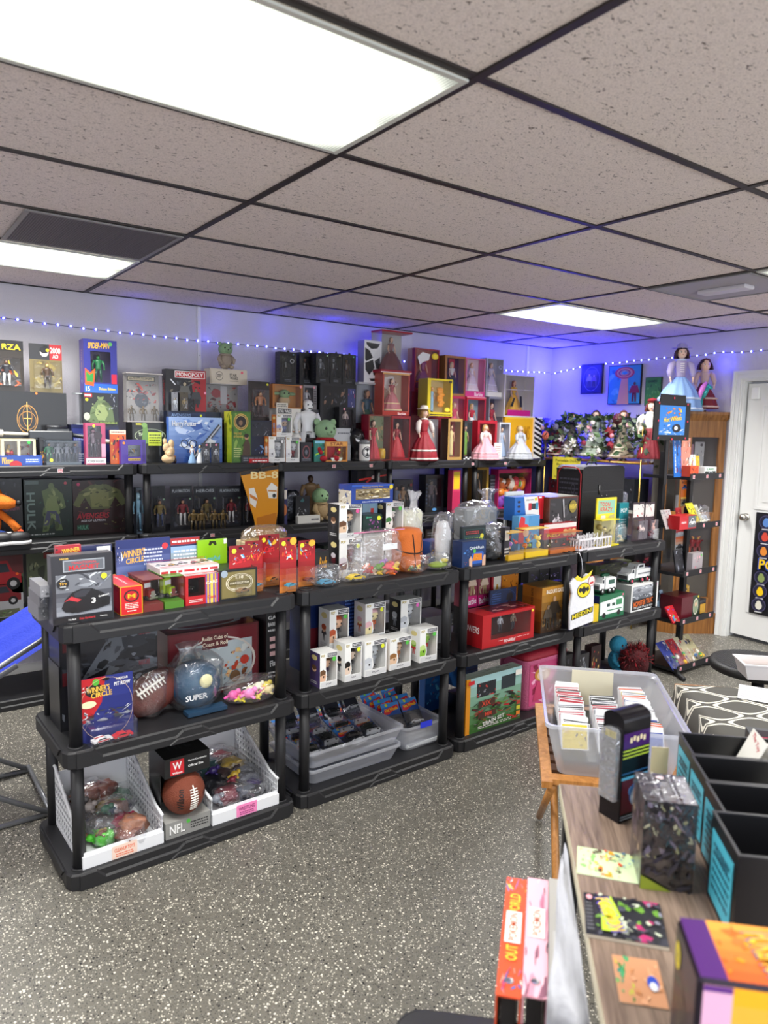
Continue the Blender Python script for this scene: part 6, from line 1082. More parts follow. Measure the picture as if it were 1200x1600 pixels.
m = MB(); m.box(-w/2+.01,-.001,h*.66,w/2-.01,-.0001,h*.665,'3a3a3e'); m.ell((-.02,-.004,h*.60),.004,met('c8c8c8')); m.ell((.03,-.004,h*.60),.004,met('c8c8c8')); m.tube([(-.05,-.004,h*.75),(-.05,-.006,h*.62)],.004,met('9a9a9a'),6); m.build('zip',t)
m = MB(); m.tube([(-.05,.1,h-.001),(-.04,.1,h+.018),(.04,.1,h+.018),(.05,.1,h-.001)],.005,bk,7); m.build('handle',t)
# helmet-like object in a grey bag on a stand
t = thing('bagged_bust','grey bagged bust on a round pedestal beside the suitcase','bust',U4.w(.775,.33,TT)); 
m = MB(); m.lathe([(.055,0),(.055,.01),(.045,.02),(.045,.10),(.085,.115),(.085,.125)],mat('55565a',.5),24); m.build('pedestal',t)
m = MB(); m.lathe([(.06,.126),(.066,.2),(.05,.26),(.02,.285)],mat('33353a',.5),18); m.build('bust',t)
m = MB(); crumple(m,(0,0,.1265),(.075,.07,.085),clear_mat('grey_bag',tint='c8ccd8',fac=.12,haze=.35,hazec='b8bcc8',wrinkle=1.),22,.05); m.lathe([(.05,.26),(.03,.30),(.006,.335)],M_BAG,12,(-.02,0,.0),1,.6,.2,4); m.build('bag_film',t)

# ================================================================ middle tiers
for k in range(2):
    carton(U1,'toy_car_box',['long black race car box, lower of two at the back of the middle tier','long black race car box, upper of two at the back of the middle tier'][k],'box',92,246,[1030,985][k],[1085,1028][k],.20,.15,'17171b',[('r',.02,.05,.98,.95,'1e1e24'),('p',[(.2,.1),(.5,.9),(1,.9),(1,.75),(.7,.7),(.5,.3)],'5c6068'),('b',180+k,.02,.05,.98,.95,['2a2c34','101014','6a6e78','3a3c44'],12),('r',.03,.7,.18,.9,'5a1a20'),('t','NASCAR',.86,.86,.12,.08,'8a3a44')],on=TM+[0,.157][k])
wp = [('g',0,0,1,1,'1c2468','26307c',3),('p',[(0,.3),(0,1),(.5,1),(.42,.6),(.2,.35)],'b81e26'),('e',.30,.80,.17,.10,'17171a'),('t',"WINNER'S",.36,.82,.42,.09,'f0c04a',.03),('t','CIRCLE',.42,.73,.38,.08,'f0c04a',.03),('b',182,.02,.78,.22,.92,['f4f4f4','17171a'],8),('e',.18,.60,.14,.055,'f0e4b8'),('t','NASCAR',.80,.93,.22,.035,'f4f0e8'),('t','PIT ROW',.80,.85,.30,.06,'f4f4f4'),('s',.32,.93,.012,'58b03a'),('b',183,.02,.3,.98,.5,['3a3c44','8a8e98','c8ccd4','55201c'],16),('o',.5,.5,.49,.49,.01,'e8c8a0')]
blister(U1,'carded_car_set',"red and blue WINNER'S CIRCLE PIT ROW racing set leaning by the post",'toy car',122,208,1056,1152,.05,'1c2468',(.10,.03,.98,.33),F_many(F_car('d8d8dc',ang=.2,accent='b81e26'),F_car('b8202a',ang=.1)),wp,on=TM,bd=.07,part='toy_cars')
def football(mb,r,L,m,lace=True):
    mb.lathe([(max(.002,r*math.sqrt(max(0,1-(abs(t_)**1.75)))),L*.5*t_+L*.5) for t_ in [-1+.125*i for i in range(17)]],m,24)
x,w,z,h = U1.span(206,278,1040,1135,.10,TM); t = thing('bagged_football','brown football in a crinkled clear bag on the middle tier','football',U1.w(x,.10+.09,TM),FA)
m = MB(); m2 = MB(); football(m2,.078,.25,mat('6a3028',.6,bump=.5,bscale=260)); m.add(m2,T(.02,0,.085,rz=0,ry=1.1) @ T(0,0,-.125)); m.build('football',t)
m = MB(); m2 = MB()
for k in range(8): m2.box(-.022,-.082,.07+k*.014,.022,-.074,.075+k*.014,mat('e8e4dc'))
m2.box(-.004,-.085,.065,.004,-.078,.18,mat('e8e4dc')); m.add(m2,T(.02,0,.085,ry=1.1) @ T(0,0,-.125) @ T(rz=-.7)); m.build('laces',t)
m = MB(); crumple(m,(0,0,.001),(w/2,.10,h/2*.93),M_BAG,23,.07); m.build('bag_film',t)
t = thing('bagged_helmet','blue sports helmet wrapped in a shiny clear bag, lettered, beside the football','helmet',U1.w(*[U1.span(275,362,1040,1128,.06,TM)[0],.15,TM]),FA)
m = MB(); m.ell((0,0,.10),(.10,.085,.095),mat('1c4a6a',.4),22,16); m.box(-.07,-.10,.005,.09,-.05,.02,mat('1c3a54')); m.build('shell',t)
m = MB(); vs,fs = textmesh('SUPER'); m.mesh([(-.03+x_*.09,-.087,.075+y_*.022) for x_,y_ in vs],fs,'e8ecf0'); m.ell((.01,-.083,.13),(.028,.006,.028),pla('d8d4a8'),10,8); m.build('lettering',t)
m = MB(); crumple(m,(0,0,.001),(.118,.10,.115),M_BAG,24,.08); m.lathe([(.03,.20),(.02,.235),(.035,.27)],M_BAG,12,(-.03,0,0),1.2,.6,.25,4); m.build('bag_film',t)
rb_ = [('r',.02,.03,.98,.97,'6e1420'),('r',.12,.08,.92,.78,'b8c4c8'),('b',185,.12,.08,.92,.78,['8fa8b4','d8dcd8','6a8a9a','c8b8a0'],12),('o',.52,.45,.44,.42,.06,'d8d0c8'),('r',.36,.70,.64,.92,'5c1018'),('t','Rollin Cubs of',.5,.86,.28,.06,'f0e0c8'),('t','Coast & Roll',.5,.77,.28,.06,'f0e0c8'),('b',186,.6,.15,.88,.65,['b83a1e','d86a2a','e8c08a','7a4a2a'],10),('e',.72,.22,.06,.09,'7a5a3a'),('e',.83,.45,.05,.07,'c83a2a')]
carton(U1,'toy_box','large dark red toy box with ornate cream scrollwork behind the helmet','box',262,404,982,1075,.24,.18,'5a1018',rb_,on=TM,top=[('r',.05,.1,.95,.9,'7a2430'),('o',.5,.5,.4,.3,.2,'b8c4cc')])
carton(U1,'toy_truck_box','tall black carton with white lettering and bars at the right of the middle tier','box',416,443,955,1055,.20,.12,'121215',[('t','GALE',.5,.92,.8,.05,'d8d8d8'),('t','BARRETT',.5,.83,.8,.05,'d8d8d8'),('r',.2,.5,.7,.56,'d8b0b0'),('r',.2,.6,.7,.66,'d8b0b0'),('r',.2,.4,.7,.46,'d8b0b0'),('l',.1,.72,.9,.78,1,'c8c8c8'),('t','Flash',.5,.3,.6,.08,'d8d8d8',.1),('l',.1,.1,.8,.2,2,'c8c8c8')],on=TM)
bag(U1,'clear bag of pink and yellow plastic pieces at the right end of the middle tier',362,448,1064,1112,.02,.15,TM,toyheap(190,['f060b0','f0dc5a','f4f0d8','e8d83a','f48ac8','f0ecc8','f070b8','e8d8a0'],16,.018,.8,.30),seed=25,amp=.07)
# U2 middle: nine boxed vinyl figures
pl2 = [(500,527,1020,1080,.03,'e6b898','6a4a30','4a3a5a','4a3a6a','58c04a','front row of boxed vinyl figures, first from the left, brown haired print'),(539,565,1004,1068,.035,'ead2be','1a1614','3a3c40','f0f0ee','e6ee3a','front row of boxed vinyl figures, second from the left, black haired print'),(570,604,1000,1057,.04,'d8dce0','c8ccd2','b8bcc4','e8e8ea','e6ee3a','front row of boxed vinyl figures, third from the left, white figure print'),(609,642,996,1049,.045,'e8c4a4','9a6a3c','c87a3a','f0e8e0','58c04a','front row of boxed vinyl figures, fourth from the left, tan haired print'),(656,683,982,1039,.05,'8ac03a','c8e08a','d83a3a','f0f0ee','58c04a','front row of boxed vinyl figures, rightmost, green figure print')]
for u0,u1,vt,vb,d_,sk,hr,bd_,sd,st_,l in pl2: ztop = pop(U2,l,u0,u1,vt,vb,d_,.09,TM,sk,hr,bd_,side=sd,stick=st_)
bk2 = [(515,545,952,1013,.135,'e8b898','b84a1c','3a3a40','f0f0ee','58c04a','red haired boxed vinyl figure, left one of the raised back row'),(571,602,942,998,.14,'f0e0a8','e8b8c0','c8643a','f0e8e8','e6ee3a','cow-like pale print boxed vinyl figure, middle of the raised back row'),(626,658,936,987,.145,'d0d4da','b8bcc4','8a8e98','17171a','e870c0','silver boxed vinyl figure with dark side, right one of the raised back row')]
for k,(u0,u1,vt,vb,d_,sk,hr,bd_,sd,st_,l) in enumerate(bk2):
    zb_ = carton(U2,'small_box',['left','middle','right'][k]+' plain grey carton under the raised row of boxed vinyl figures','box',u0,u1,vb+2,vb+45,d_,.09,'8f8d90',on=TM)
    pop(U2,l,u0,u1,vt,vb,d_,.09,zb_,sk,hr,bd_,side=sd,stick=st_)
carton(U2,'toy_box','large royal blue carton at the back left of the second unit','box',470,560,935,1068,.27,.10,'14275c',[('l',.75,.15,.95,.9,14,'4a6ab8'),('t','Build',.85,.93,.2,.04,'8fb0e0'),('r',0,0,.28,.6,'6a1c28')],on=TM)
bag(U2,'dark red and black bagged goods behind the figure boxes',655,715,985,1030,.26,.16,TM,[('red_cloth',lambda q,w,dep,h: crumple(q,(0,0,0),(w*.4,dep*.4,h*.3),mat('4a1a20',.7,bump=.8),5,.15))],seed=26)
def clear_bin(loc,rz,W,D,hh,label,rim=.012,taper=.035,name='clear_bin',cat='storage bin',mt=None,group=None):
    t = thing(name,label,cat,loc,rz,group); mt = mt or M_BIN
    def rr(x0,y0,x1,y1,z,r=.03):
        out = []
        for cx,cy,a0 in ((x1-r,y0+r,-PI/2),(x1-r,y1-r,0),(x0+r,y1-r,PI/2),(x0+r,y0+r,PI)):
            for k in range(5): a = a0+k*PI/8; out.append((cx+r*math.cos(a),cy+r*math.sin(a),z))
        return out
    m = MB(); tp = taper
    rg = [rr(-W/2+tp,-D/2+tp,W/2-tp,D/2-tp,0),rr(-W/2+tp*.3,-D/2+tp*.3,W/2-tp*.3,D/2-tp*.3,hh*.75),rr(-W/2+tp*.25,-D/2+tp*.25,W/2-tp*.25,D/2-tp*.25,hh-rim*1.4)]
    m.loft(rg,mt,False,True); m.face(list(reversed(rg[0])),mt); m.build('bin_wall',t)
    m = MB(); m.loft([rr(-W/2+tp*.25,-D/2+tp*.25,W/2-tp*.25,D/2-tp*.25,hh-rim*1.4),rr(-W/2,-D/2,W/2,D/2,hh-rim),rr(-W/2,-D/2,W/2,D/2,hh),rr(-W/2+.008,-D/2+.008,W/2-.008,D/2-.008,hh),rr(-W/2+.008,-D/2+.008,W/2-.008,D/2-.008,hh-rim)],mt,False,False); m.build('rim',t)
    return t
zbn = carton(U2,'small_box','grey carton under the small clear bin at the back','box',664,705,962,1025,.24,.16,'5a5c60',on=TM+.0)
p_ = U2.w(.72,.33,zbn); clear_bin(p_,FA,.26,.17,.075,'small clear bin on a carton at the back right of the middle tier')
# U3 middle
for k,(a,b_,l) in enumerate(((728,746,'pink Barbie box with a printed doll, left one behind the red box'),(747,765,'pink Barbie box with a printed doll, right one behind the red box'))):
    carton(U3,'boxed_doll',l,'doll',a,b_,893,945,.25,.09,'8a3a4c',[('b',200+k,.1,.35,.9,.98,['7a5a2c','b8a07a','4a3420','d8c8a8'],9),('f',.55,.35,.55,'d8c0a8','a8906a','e8c0a0'),('r',0,0,1,.32,'d02a7a'),('t','Barbie',.5,.17,.8,.18,'f8e8f0',.12)],on=TM+.155)
zz_ = carton(U3,'small_box','black carton under the pink doll boxes','box',728,765,948,1000,.25,.10,'1b1a1e',on=TM)
carton(U3,'boxed_doll','red sided box with a gold dress print behind the navy card','doll',768,783,893,945,.25,.08,'a01c28',[('r',.2,.05,.95,.95,'e8e0d0'),('p',[(.35,.2),(.5,.6),(.65,.6),(.8,.2)],'c8922c')],on=TM+.15)
carton(U3,'boxed_doll','amber orange box at the back of the third unit','doll',784,809,893,945,.25,.08,'c8781e',[('b',203,.05,.05,.95,.95,['e0a040','a85a14','d88a2c','6a3a10'],12)],on=TM+.15)
carton(U3,'small_box','dark carton under the amber box','box',768,810,948,990,.26,.08,'24242a',on=TM)
carton(U3,'carded_figure','navy card with a dark silhouette print leaning on the red window box','action figure',766,806,920,955,.17,.012,'14284c',[('l',.08,.2,.4,.85,6,'3a5a94'),('f',.75,.1,.8,'1a1a22','15151c','2a3040'),('o',.5,.5,.49,.48,.02,'3a5a94')],on=TM+.135)
rw = [('r',0,0,.26,.001,'b81820'),('t','POWERS',.52,.085,.22,.08,'f4e8e8'),('l',.3,.12,.9,.16,1,'e8b0b0'),('s',.96,.88,.008,'e8d83a')]
wbox(U3,'boxed_figures','long glossy red window box with three small figures, lettered POWERS','toy set',754,834,955,1012,.03,.15,'b4161e',(.16,.22,.93,.90),'3a1c1e',F_low(.85,F_action('4a3c44','2a2a34','c8a088','c8a83a'),F_action('c8ccd4','4a4e5a','a8a8b0','8a8e98'),F_action('8a7a6a','3a3c4a','d8b898','c89a3a')),rw,on=TM,left=[('r',0,0,1,1,'a8141c'),('t','POWERS',.45,.52,.8,.20,'f4e8e8'),('t','M',.2,.12,.1,.06,'e8c8c8')],top=[('r',.25,.12,.98,.9,'5a1418'),('b',205,.25,.12,.98,.9,['8a2a2c','3a1014','b87a78'],10)])
carton(U3,'board_game',"brown and gold board game box lettered BALDUR'S GATE",'board game',846,884,916,992,.05,.14,'7a4a20',[('g',.0,0,1,1,'3a2616','b8822c',6),('b',206,.05,.05,.95,.6,['5a4630','2e2418','8a6a3c','a89a80','46382a'],18),('f',.5,.1,.68,'3a3026','2a241e','b89070'),('f',.25,.1,.5,'4c4238','2e2822','8a7058'),('t',"BALDUR'S GATE",.5,.9,.7,.09,'f0e8d8')],on=TM,left=[('g',0,0,1,1,'6a3c18','a86a24',4),('t',"BALDUR'S GATE",.5,.7,.5,.1,'2a1a10',PI/2)],top=[('g',0,0,1,1,'7a5a30','8a6a3c',3)])
for k,(a,b_,l) in enumerate(((806,822,'dark boxed figure with purple print, behind the brown board game, left'),(823,838,'dark boxed figure with purple print, behind the brown board game, middle'),(839,855,'dark boxed figure with purple print, behind the brown board game, right'))):
    carton(U3,'boxed_figure',l,'action figure',a+20,b_+20,885,912,.30,.06,'17161b',[('b',208+k,.1,.1,.9,.6,['4a3a8a','a89ac8','2a2440'],6)],on=TM+.215)
carton(U3,'small_box','charcoal carton stack at the back carrying the purple print boxes','box',824,878,912,985,.30,.10,'1e1e22',on=TM)
# jersey hanging from the shelf seam
t = thing('toy_jersey','small white sleeveless jersey with yellow collar, bat emblem and MIEDINI lettering, hanging between units','jersey',U3.w(*[U3.at(908,985,-.035)[0],-.035,U3.at(908,985,-.035)[1]]),FA)
s0,z0_ = U3.at(908,985,-.035); jp = [U3.at(u,v,-.035) for u,v in ((889,984),(926,970),(927,930),(926,905),(917,896),(910,904),(903,907),(896,903),(890,912),(893,928),(889,950))]
jp = [(a-s0,b_-z0_) for a,b_ in jp]; m = MB(); m.loft([[(x_*.97,-.006,z_) for x_,z_ in jp],[(x_,.0,z_) for x_,z_ in jp],[(x_*.97,.008,z_) for x_,z_ in jp]],mat('e6e6ea',.6,bump=.6,bscale=30),True,False)
m.build('jersey_body',t); cx_ = sum(p[0] for p in jp)/len(jp)
w_ = jp[2][0]-jp[0][0]; h_ = jp[4][1]-jp[0][1]
def jq(x_,y_): return (jp[0][0]+w_*x_,jp[0][1]+.02*0+h_*y_+x_*.022*0)
m = MB()
def jf(pts,c,k): m.face([(jq(*p)[0],-.0066-.0003*k,jq(*p)[1]) for p in pts],c)
def je(cx,cy,rx,ry,c,k): jf([(cx+rx*math.cos(2*PI*i/20),cy+ry*math.sin(2*PI*i/20)) for i in range(20)],c,k)
je(.52,.70,.30,.145,'17171a',1); je(.52,.70,.275,.13,'f0d81e',2)
jf([(.28,.70),(.33,.76),(.42,.74),(.47,.745),(.49,.78),(.52,.755),(.55,.78),(.57,.745),(.62,.74),(.71,.76),(.76,.70),(.68,.66),(.62,.69),(.57,.65),(.52,.62),(.47,.65),(.42,.69),(.36,.66)],'17171a',3)
je(.84,.85,.15,.10,'b8242c',4); je(.84,.85,.135,.09,'f0e0dc',5); jf([(.76,.79),(.92,.80),(.92,.84),(.76,.83)],'c8242c',6)
jf([(.04,.17),(.97,.25),(.97,.36),(.04,.28)],'26241c',1); vs,fs = textmesh('MIEDINI'); m.mesh([(jq(.5+x_*.86,.265+y_*.085+x_*.08)[0],-.0075,jq(.5+x_*.86,.265+y_*.085+x_*.08)[1]) for x_,y_ in vs],fs,'f0dc2a')
jf([(.1,.95),(.2,1.0),(.4,.93),(.6,.97),(.86,1.06),(.8,.96),(.6,.9),(.4,.87),(.2,.9)],'f0d83a',1); m.build('print',t)
m = MB(); top_ = TT-z0_; m.tube([(cx_,.0,h_*.95),(cx_+.01,-.0,h_+.06),(cx_+.012,.01,top_-.03),(cx_+.004,.02,top_+.004),(cx_-.01,.05,top_+.004)],.0018,met('d8d8dc'),6); m.tube([(cx_-.055,.001,h_*.93),(cx_,.001,h_*1.02),(cx_+.06,.001,h_*.98)],.005,pla('17171a'),6); m.build('hanger',t)
# U4 middle: trucks
def tbox(F,*a,**k): return carton(F,*a,**k)
z1t = tbox(U4,'toy_truck_box','green toy truck box with a printed white motorhome','box',936,975,928,973,.035,.10,'1c5a3a',[('r',.02,.02,.98,.98,'1f6a46'),('p',[(.04,.18),(.04,.72),(.9,.84),(.96,.7),(.96,.2)],'e8ecec'),('r',.3,.5,.42,.62,'2a4a3c'),('r',.5,.5,.62,.62,'2a4a3c'),('r',.66,.5,.9,.74,'3a8a5a'),('e',.2,.16,.07,.11,'1b1b1e'),('e',.78,.18,.07,.11,'1b1b1e'),('r',.3,.32,.9,.36,'3a8a5a'),('s',.92,.9,.007,'e86a8a')],on=TM,left=[('r',0,0,1,1,'24306a')],top=[('r',0,0,1,1,'1f6a46')])
z2t = tbox(U4,'toy_truck_box','white box lettered MONSTER TRUCKS with black artwork','box',986,1027,912,962,.04,.16,'e4e4e2',[('r',.05,.05,.95,.93,'17171a'),('g',.06,.45,.94,.92,'5a6068','a8acb4',4),('b',220,.06,.45,.94,.92,['d8dce0','8a8e98','3a3c44','b8bcc4'],16),('t','MONSTER TRUCKS',.5,.31,.82,.2,'e06a1c',.06),('l',.1,.1,.9,.18,2,'d8d8d8'),('s',.92,.9,.007,'e86ac8')],on=TM,left=[('r',0,0,1,1,'b8b8b6')])
def toytruck(F,label,u,d,z,L,dump):
    s_,_ = F.at(u,930,d); t = thing('toy_truck',label,'toy truck',F.w(s_,d,z),F.a); w_,g_,k_ = pla('e8eaea'),pla('1f5a40'),pla('17171a')
    m = MB(); m.box(-L*.46,.02,.018,L*.46,.09,.03,g_); m.build('chassis',t)
    m = MB(); m.prism([(-L*.48,.03),(-L*.2,.03),(-L*.2,.095),(-L*.3,.095),(-L*.34,.07),(-L*.48,.065)],.015,.095,w_); m.prism([(-.32*L,.068),(-.22*L,.068),(-.22*L,.09),(-.29*L,.09)],.0145,.015,mat('2a3038',.2)); m.box(-L*.485,.02,.032,-L*.48,.09,.055,met('c8ccd0')); m.tube([(-L*.18,.02,.03),(-L*.18,.02,.11)],.004,met('d8d8dc'),8); m.build('cab',t)
    m = MB()
    if dump: m.loft([[(-L*.17,.01,.035),(L*.48,.01,.035),(L*.48,.10,.035),(-L*.17,.10,.035)],[(-L*.18,.003,.09),(L*.5,.003,.09),(L*.5,.107,.09),(-L*.18,.107,.09)]],w_,True,False); m.box(-.1*L,.0035,.06,.45*L,.0045,.066,'6a6e74'); m.prism([(-L*.1,.09),(L*.25,.09),(L*.25,.118),(-L*.02,.118)],.02,.09,w_); m.prism([(0,.097),(.2*L,.097),(.2*L,.112),(.03*L,.112)],.0195,.02,mat('2a3038',.2))
    else: m.prism([(-L*.17,.032),(L*.48,.032),(L*.48,.09),(L*.40,.10),(-L*.17,.10)],.01,.10,w_); m.prism([(.0,.06),(.38*L,.06),(.38*L,.086),(.0,.086)],.0095,.01,mat('2e5a4c',.2)); m.tube([(-.1*L,.05,.108),(.3*L,.05,.108)],.012,g_,8)
    m.build('cargo_body',t)
    for x_ in (-.33,.12,.34):
        for yy in (.008,.092):
            m = MB(); m.tube([(x_*L,yy,.019),(x_*L,yy+.012,.019)],.019,k_,14); m.tube([(x_*L,yy-.0006,.019),(x_*L,yy,.019)],.010,pla('d83a5a') if dump else met('c8ccd0'),12); m.build('wheel',t)
toytruck(U4,'white and green toy truck standing on the green truck box',952,.035,z1t,.16,False)
toytruck(U4,'white toy dump truck with red wheels standing on the MONSTER TRUCKS box',1000,.06,z2t,.25,True)
carton(U4,'toy_box','olive and dark carded boxes leaning at the back, behind the toy trucks','box',930,985,880,925,.28,.08,'4a5034',[('b',225,.05,.05,.95,.95,['6a7048','2a2a2e','5a4a7a','8a8e6a','17171a'],14)],on=TM+.17)
carton(U4,'toy_box','black and red printed box at the back right behind the dump truck','box',990,1030,862,925,.28,.08,'1c181c',[('b',226,.05,.05,.95,.95,['5a1a24','2a2a2e','a83a4a','17171a','3a3038'],14)],on=TM+.17)
carton(U4,'small_box','wide black carton under the boxes at the back of the fourth unit','box',930,1030,925,968,.27,.11,'1b1b1e',on=TM)
carton(U4,'small_box','small yellow box corner beside the green truck box','box',927,935,945,975,.03,.02,'e0c01e',on=TM)
# ================================================================ bottom tiers
def perf_basket(F,label,u0,u1,vt,vb,d,dep,cont,tagtxt,tagc,tcol,seed):
    x,w,z,h = F.span(u0,u1,vt,vb,d,TB); t = thing('storage_basket',label,'basket',F.w(x,d,TB+.0005),F.a); c = mat('e6e8ec',.35); q = .0035; hb = .24; m = MB()
    hf = .055
    m.box(-w/2,0,0,w/2,dep,q,c); m.box(-w/2,0,q,w/2,q,hf,c)
    m.box(-w/2,-.010,0,w/2,0,hf*.8,c)
    # perforated sides with sloping top, made of a lattice
    for sx in (-1,1):
        x0 = sx*w/2-(q if sx > 0 else 0); x1 = x0+q; ny = 17; nz = 11
        top = lambda y: hf+.055 if y < dep*.18 else hf+.055+(hb-hf-.055)*min(1,(y-dep*.18)/(dep*.66))
        m.prismx([(0,q),(dep,q),(dep,hb),(dep*.86,hb),(dep*.18,hf+.055),(0,hf+.045)],x0+q*.3,x0+q*.35,c)
        for k in range(ny+1):
            y = dep*k/ny; yy = min(y+.006,dep); m.box(x0,y if k < ny else dep-.006,q,x1,yy,top(y),c)
        for k in range(nz):
            zz = q+(hb-.006)*k/nz; y0 = 0 if zz < hf+.045 else dep*.18+dep*.66*(zz-hf-.055)/(hb-hf-.055); m.box(x0,max(0,y0),zz,x1,dep,zz+.011,c)
        m.tube([(sx*w/2,0,hf+.05),(sx*w/2,dep*.18,hf+.06),(sx*w/2,dep*.86,hb),(sx*w/2,dep,hb)],.006,c,8)
        dk = mat('8a8d94',.8)
        for a in range(13):
            for b2 in range(7):
                yy,zz = dep*(.1+.065*a),.03+.027*b2
                if zz < top(yy)-.03: m.box(x0-.0004 if sx < 0 else x0-.0004,yy,zz,x1+.0004,yy+.009,zz+.011,dk)
    m.box(-w/2+q,dep-q,q,w/2-q,dep,hb*.8,c); m.build('basket_body',t)
    m = MB(); m.box(-.045,-.0118,.002,.045,-.0102,.050,tagc); draw(m,(-.045,-.0118,.002),(.09,0,0),(0,0,.048),[('t',tagtxt,.5,.65,.8,.3,tcol),('l',.15,.1,.85,.42,2,tcol)]); m.build('price_label',t)
    for nm,f in toyheap(seed,cont,18,.017,.85,.5):
        qm = MB(); f(qm,w,dep*.9,.20); qm.build('toy',t,(0,dep*.5,.006))
    for k in range(13):      # bagged goods: coloured crumpled pieces, some inside a clear film
        qm = MB(); R = R_(seed+k); cx,cy,cz = R.uniform(-.28,.28)*w,dep*(.14+.74*(k/13)),.006+.09*(k/13)*R.uniform(.5,1); rr_ = (w*R.uniform(.13,.2),dep*R.uniform(.09,.14),R.uniform(.022,.04))
        crumple(qm,(cx,cy,cz),rr_,mat(cont[k % len(cont)],.4,bump=.7,bscale=40),seed+k,.2,14,9); qm.build('bagged_piece',t)
        if k % 2 == 0: qm = MB(); crumple(qm,(cx,cy,cz),(rr_[0]*1.3,rr_[1]*1.3,rr_[2]*1.35),M_BAG,seed+k+50,.14); qm.build('bag_film',t)
    return w
perf_basket(U1,'white perforated basket of bagged toys with a lime green piece, at the near left',126,254,1210,1352,.03,.40,['7a4a40','a8745c','5ad03a','a82a50','5a5658','4a5a6a','8a6a60','b8a050','4a4468','8f8684','4a6a5a','6a4038'],'CLEANUP TOYS','f4d8c8','e8602a',230)
perf_basket(U1,'white perforated basket of dark bagged figures with a pink label',330,434,1170,1280,.03,.40,['2a2a34','5a5e6a','7a2a3a','3a2a6a','6a6e7a','1b1b22','8a8e98','4a3a3a','c8a83a','3a5a5a'],'WRESTLING','f48ac0','8a1a5a',240)
# football box
x,w,z,h = U1.span(258,328,1165,1308,.03,TB); t = thing('boxed_football','brown Wilson football in an open black and grey NFL box between the baskets','football',U1.w(x,.03,TB),FA); dp = .17; H_ = h*.90
m = MB(); kb = '121214'; m.box(-w/2,0,0,w/2,dp,H_*.20,'a8a8a4'); m.box(-w/2,dp-.003,H_*.2,w/2,dp,H_*.76,kb); m.box(-w/2,.05,H_*.2,-w/2+.003,dp-.003,H_*.76,kb); m.box(-w/2,0,H_*.76,w/2,dp,H_,kb)
draw(m,(-w/2,0,0),(w,0,0),(0,0,H_*.2),[('r',.0,.0,1,1,'8f8f8c'),('t','NFL',.26,.5,.36,.62,'17171a'),('t','NFL',.255,.52,.34,.58,'f2f2f0'),('l',.55,.25,.95,.75,3,'2a2a2c'),('s',.5,.8,.008,'58c04a')])
draw(m,(-w/2,0,H_*.76),(w,0,0),(0,0,H_*.24),[('r',.12,.1,.42,.86,'c8202c'),('t','W',.27,.56,.2,.38,'f4f4f4'),('t','Wilson',.27,.2,.22,.12,'f4f4f4'),('t','Game Composite',.72,.66,.42,.12,'e8e8e8'),('t','Official Size',.68,.40,.34,.12,'e8e8e8')])
draw(m,(-w/2,0,H_),(w,0,0),(0,dp,0),[('t','NFL',.5,.6,.5,.4,'3a3a3e'),('r',.1,.1,.9,.12,'2c2c30')]); m.build('carton',t)
m = MB(); m2 = MB(); football(m2,.082,.26,mat('7c3a24',.55,bump=.6,bscale=300)); m.add(m2,T(.0,.07,H_*.205+.001)); 
sc_ = (H_*.55)/.26; m = MB(); m.add(m2,T(0,.045,H_*.203) @ Matrix.Diagonal((1.0,1.0,sc_,1))); m.build('football',t)
Lf = .26*sc_; zb0 = H_*.203; m = MB()
def fr_(z_): tt = abs(2*z_/Lf-1); return .082*math.sqrt(max(0,1-tt**1.75))
lc = mat('eeeae2',.5)
for k in range(9):
    z_ = Lf*(.26+.055*k); r_ = fr_(z_)+.0015; P = [(r_*math.sin(a_),.045-r_*math.cos(a_),zb0+z_) for a_ in (-.05,.08,.21,.34)]; m.tube(P,.0028,lc,5)
m.tube([((fr_(z_)+.002)*math.sin(.145),.045-(fr_(z_)+.002)*math.cos(.145),zb0+z_) for z_ in [Lf*(.24+.06*k) for k in range(10)]],.0028,lc,6); m.build('laces',t)
m = MB()
for tx,a0,sz in (('Wilson',-.52,.024),('NFL',.85,.02)):
    vs,fs = textmesh(tx); P = []
    for x_,y_ in vs:
        zz = Lf*(.5+x_*(.48 if tx == 'Wilson' else .2)); a_ = a0-y_*sz/.08*1.1; r_ = fr_(zz)+.001; P.append((r_*math.sin(a_),.045-r_*math.cos(a_),zb0+zz))
    m.mesh(P,fs,'1a1210')
m.build('lettering',t)
# U2 bottom: clear bin of carded toy cars
bw_,bd_ = .52,.38; bp = U2.w(.33,.225,TB+.0005)
clear_bin(bp,FA,bw_,bd_,.075,'lower of the two nested clear bins on the bottom tier',taper=.03)
clear_bin(bp+Vector((0,0,.076)),FA,bw_+.02,bd_+.01,.085,'upper nested clear bin heaped with carded toy cars',taper=.03)
def hotcard(seed,front=True):
    t = thing('carded_toy_car','','toy car',(0,0,0),0,'carded toy cars in the clear bins'); R = R_(seed); m = MB(); m.box(-.052,0,0,.052,.001,.165,'1c5ab0')
    draw(m,(-.052,0,0),(.104,0,0),(0,0,.165),[('g',0,.62,1,1,'1a4a98','3c8ad8',3),('r',0,0,1,.6,'2a2c38'),('p',[(.05,.66),(.12,.8),(.5,.86),(.92,.92),(.95,.8),(.6,.74),(.3,.64)],'d8202c'),('t','Hot Wheels',.52,.79,.72,.11,'f4c81e',.10),('s',.3,.94,.008,R.choice(['d8e03a','6ac04a','e86ac0']))]); m.build('backing_card',t)
    m = MB(); m.bbox(-.045,-.035,.012,.045,0,.095,M_BUB,.008); m.build('bubble',t)
    m = MB(); m2 = MB(); F_car(R.choice(['1b1b20','b8202a','2a2a34','4a3a2a','c8ccd2','3a3a8a','26302a']))(m2,.05,.078,.03); m.add(m2,T(0,-.016,.025)); m.build('toy_car',t); return t
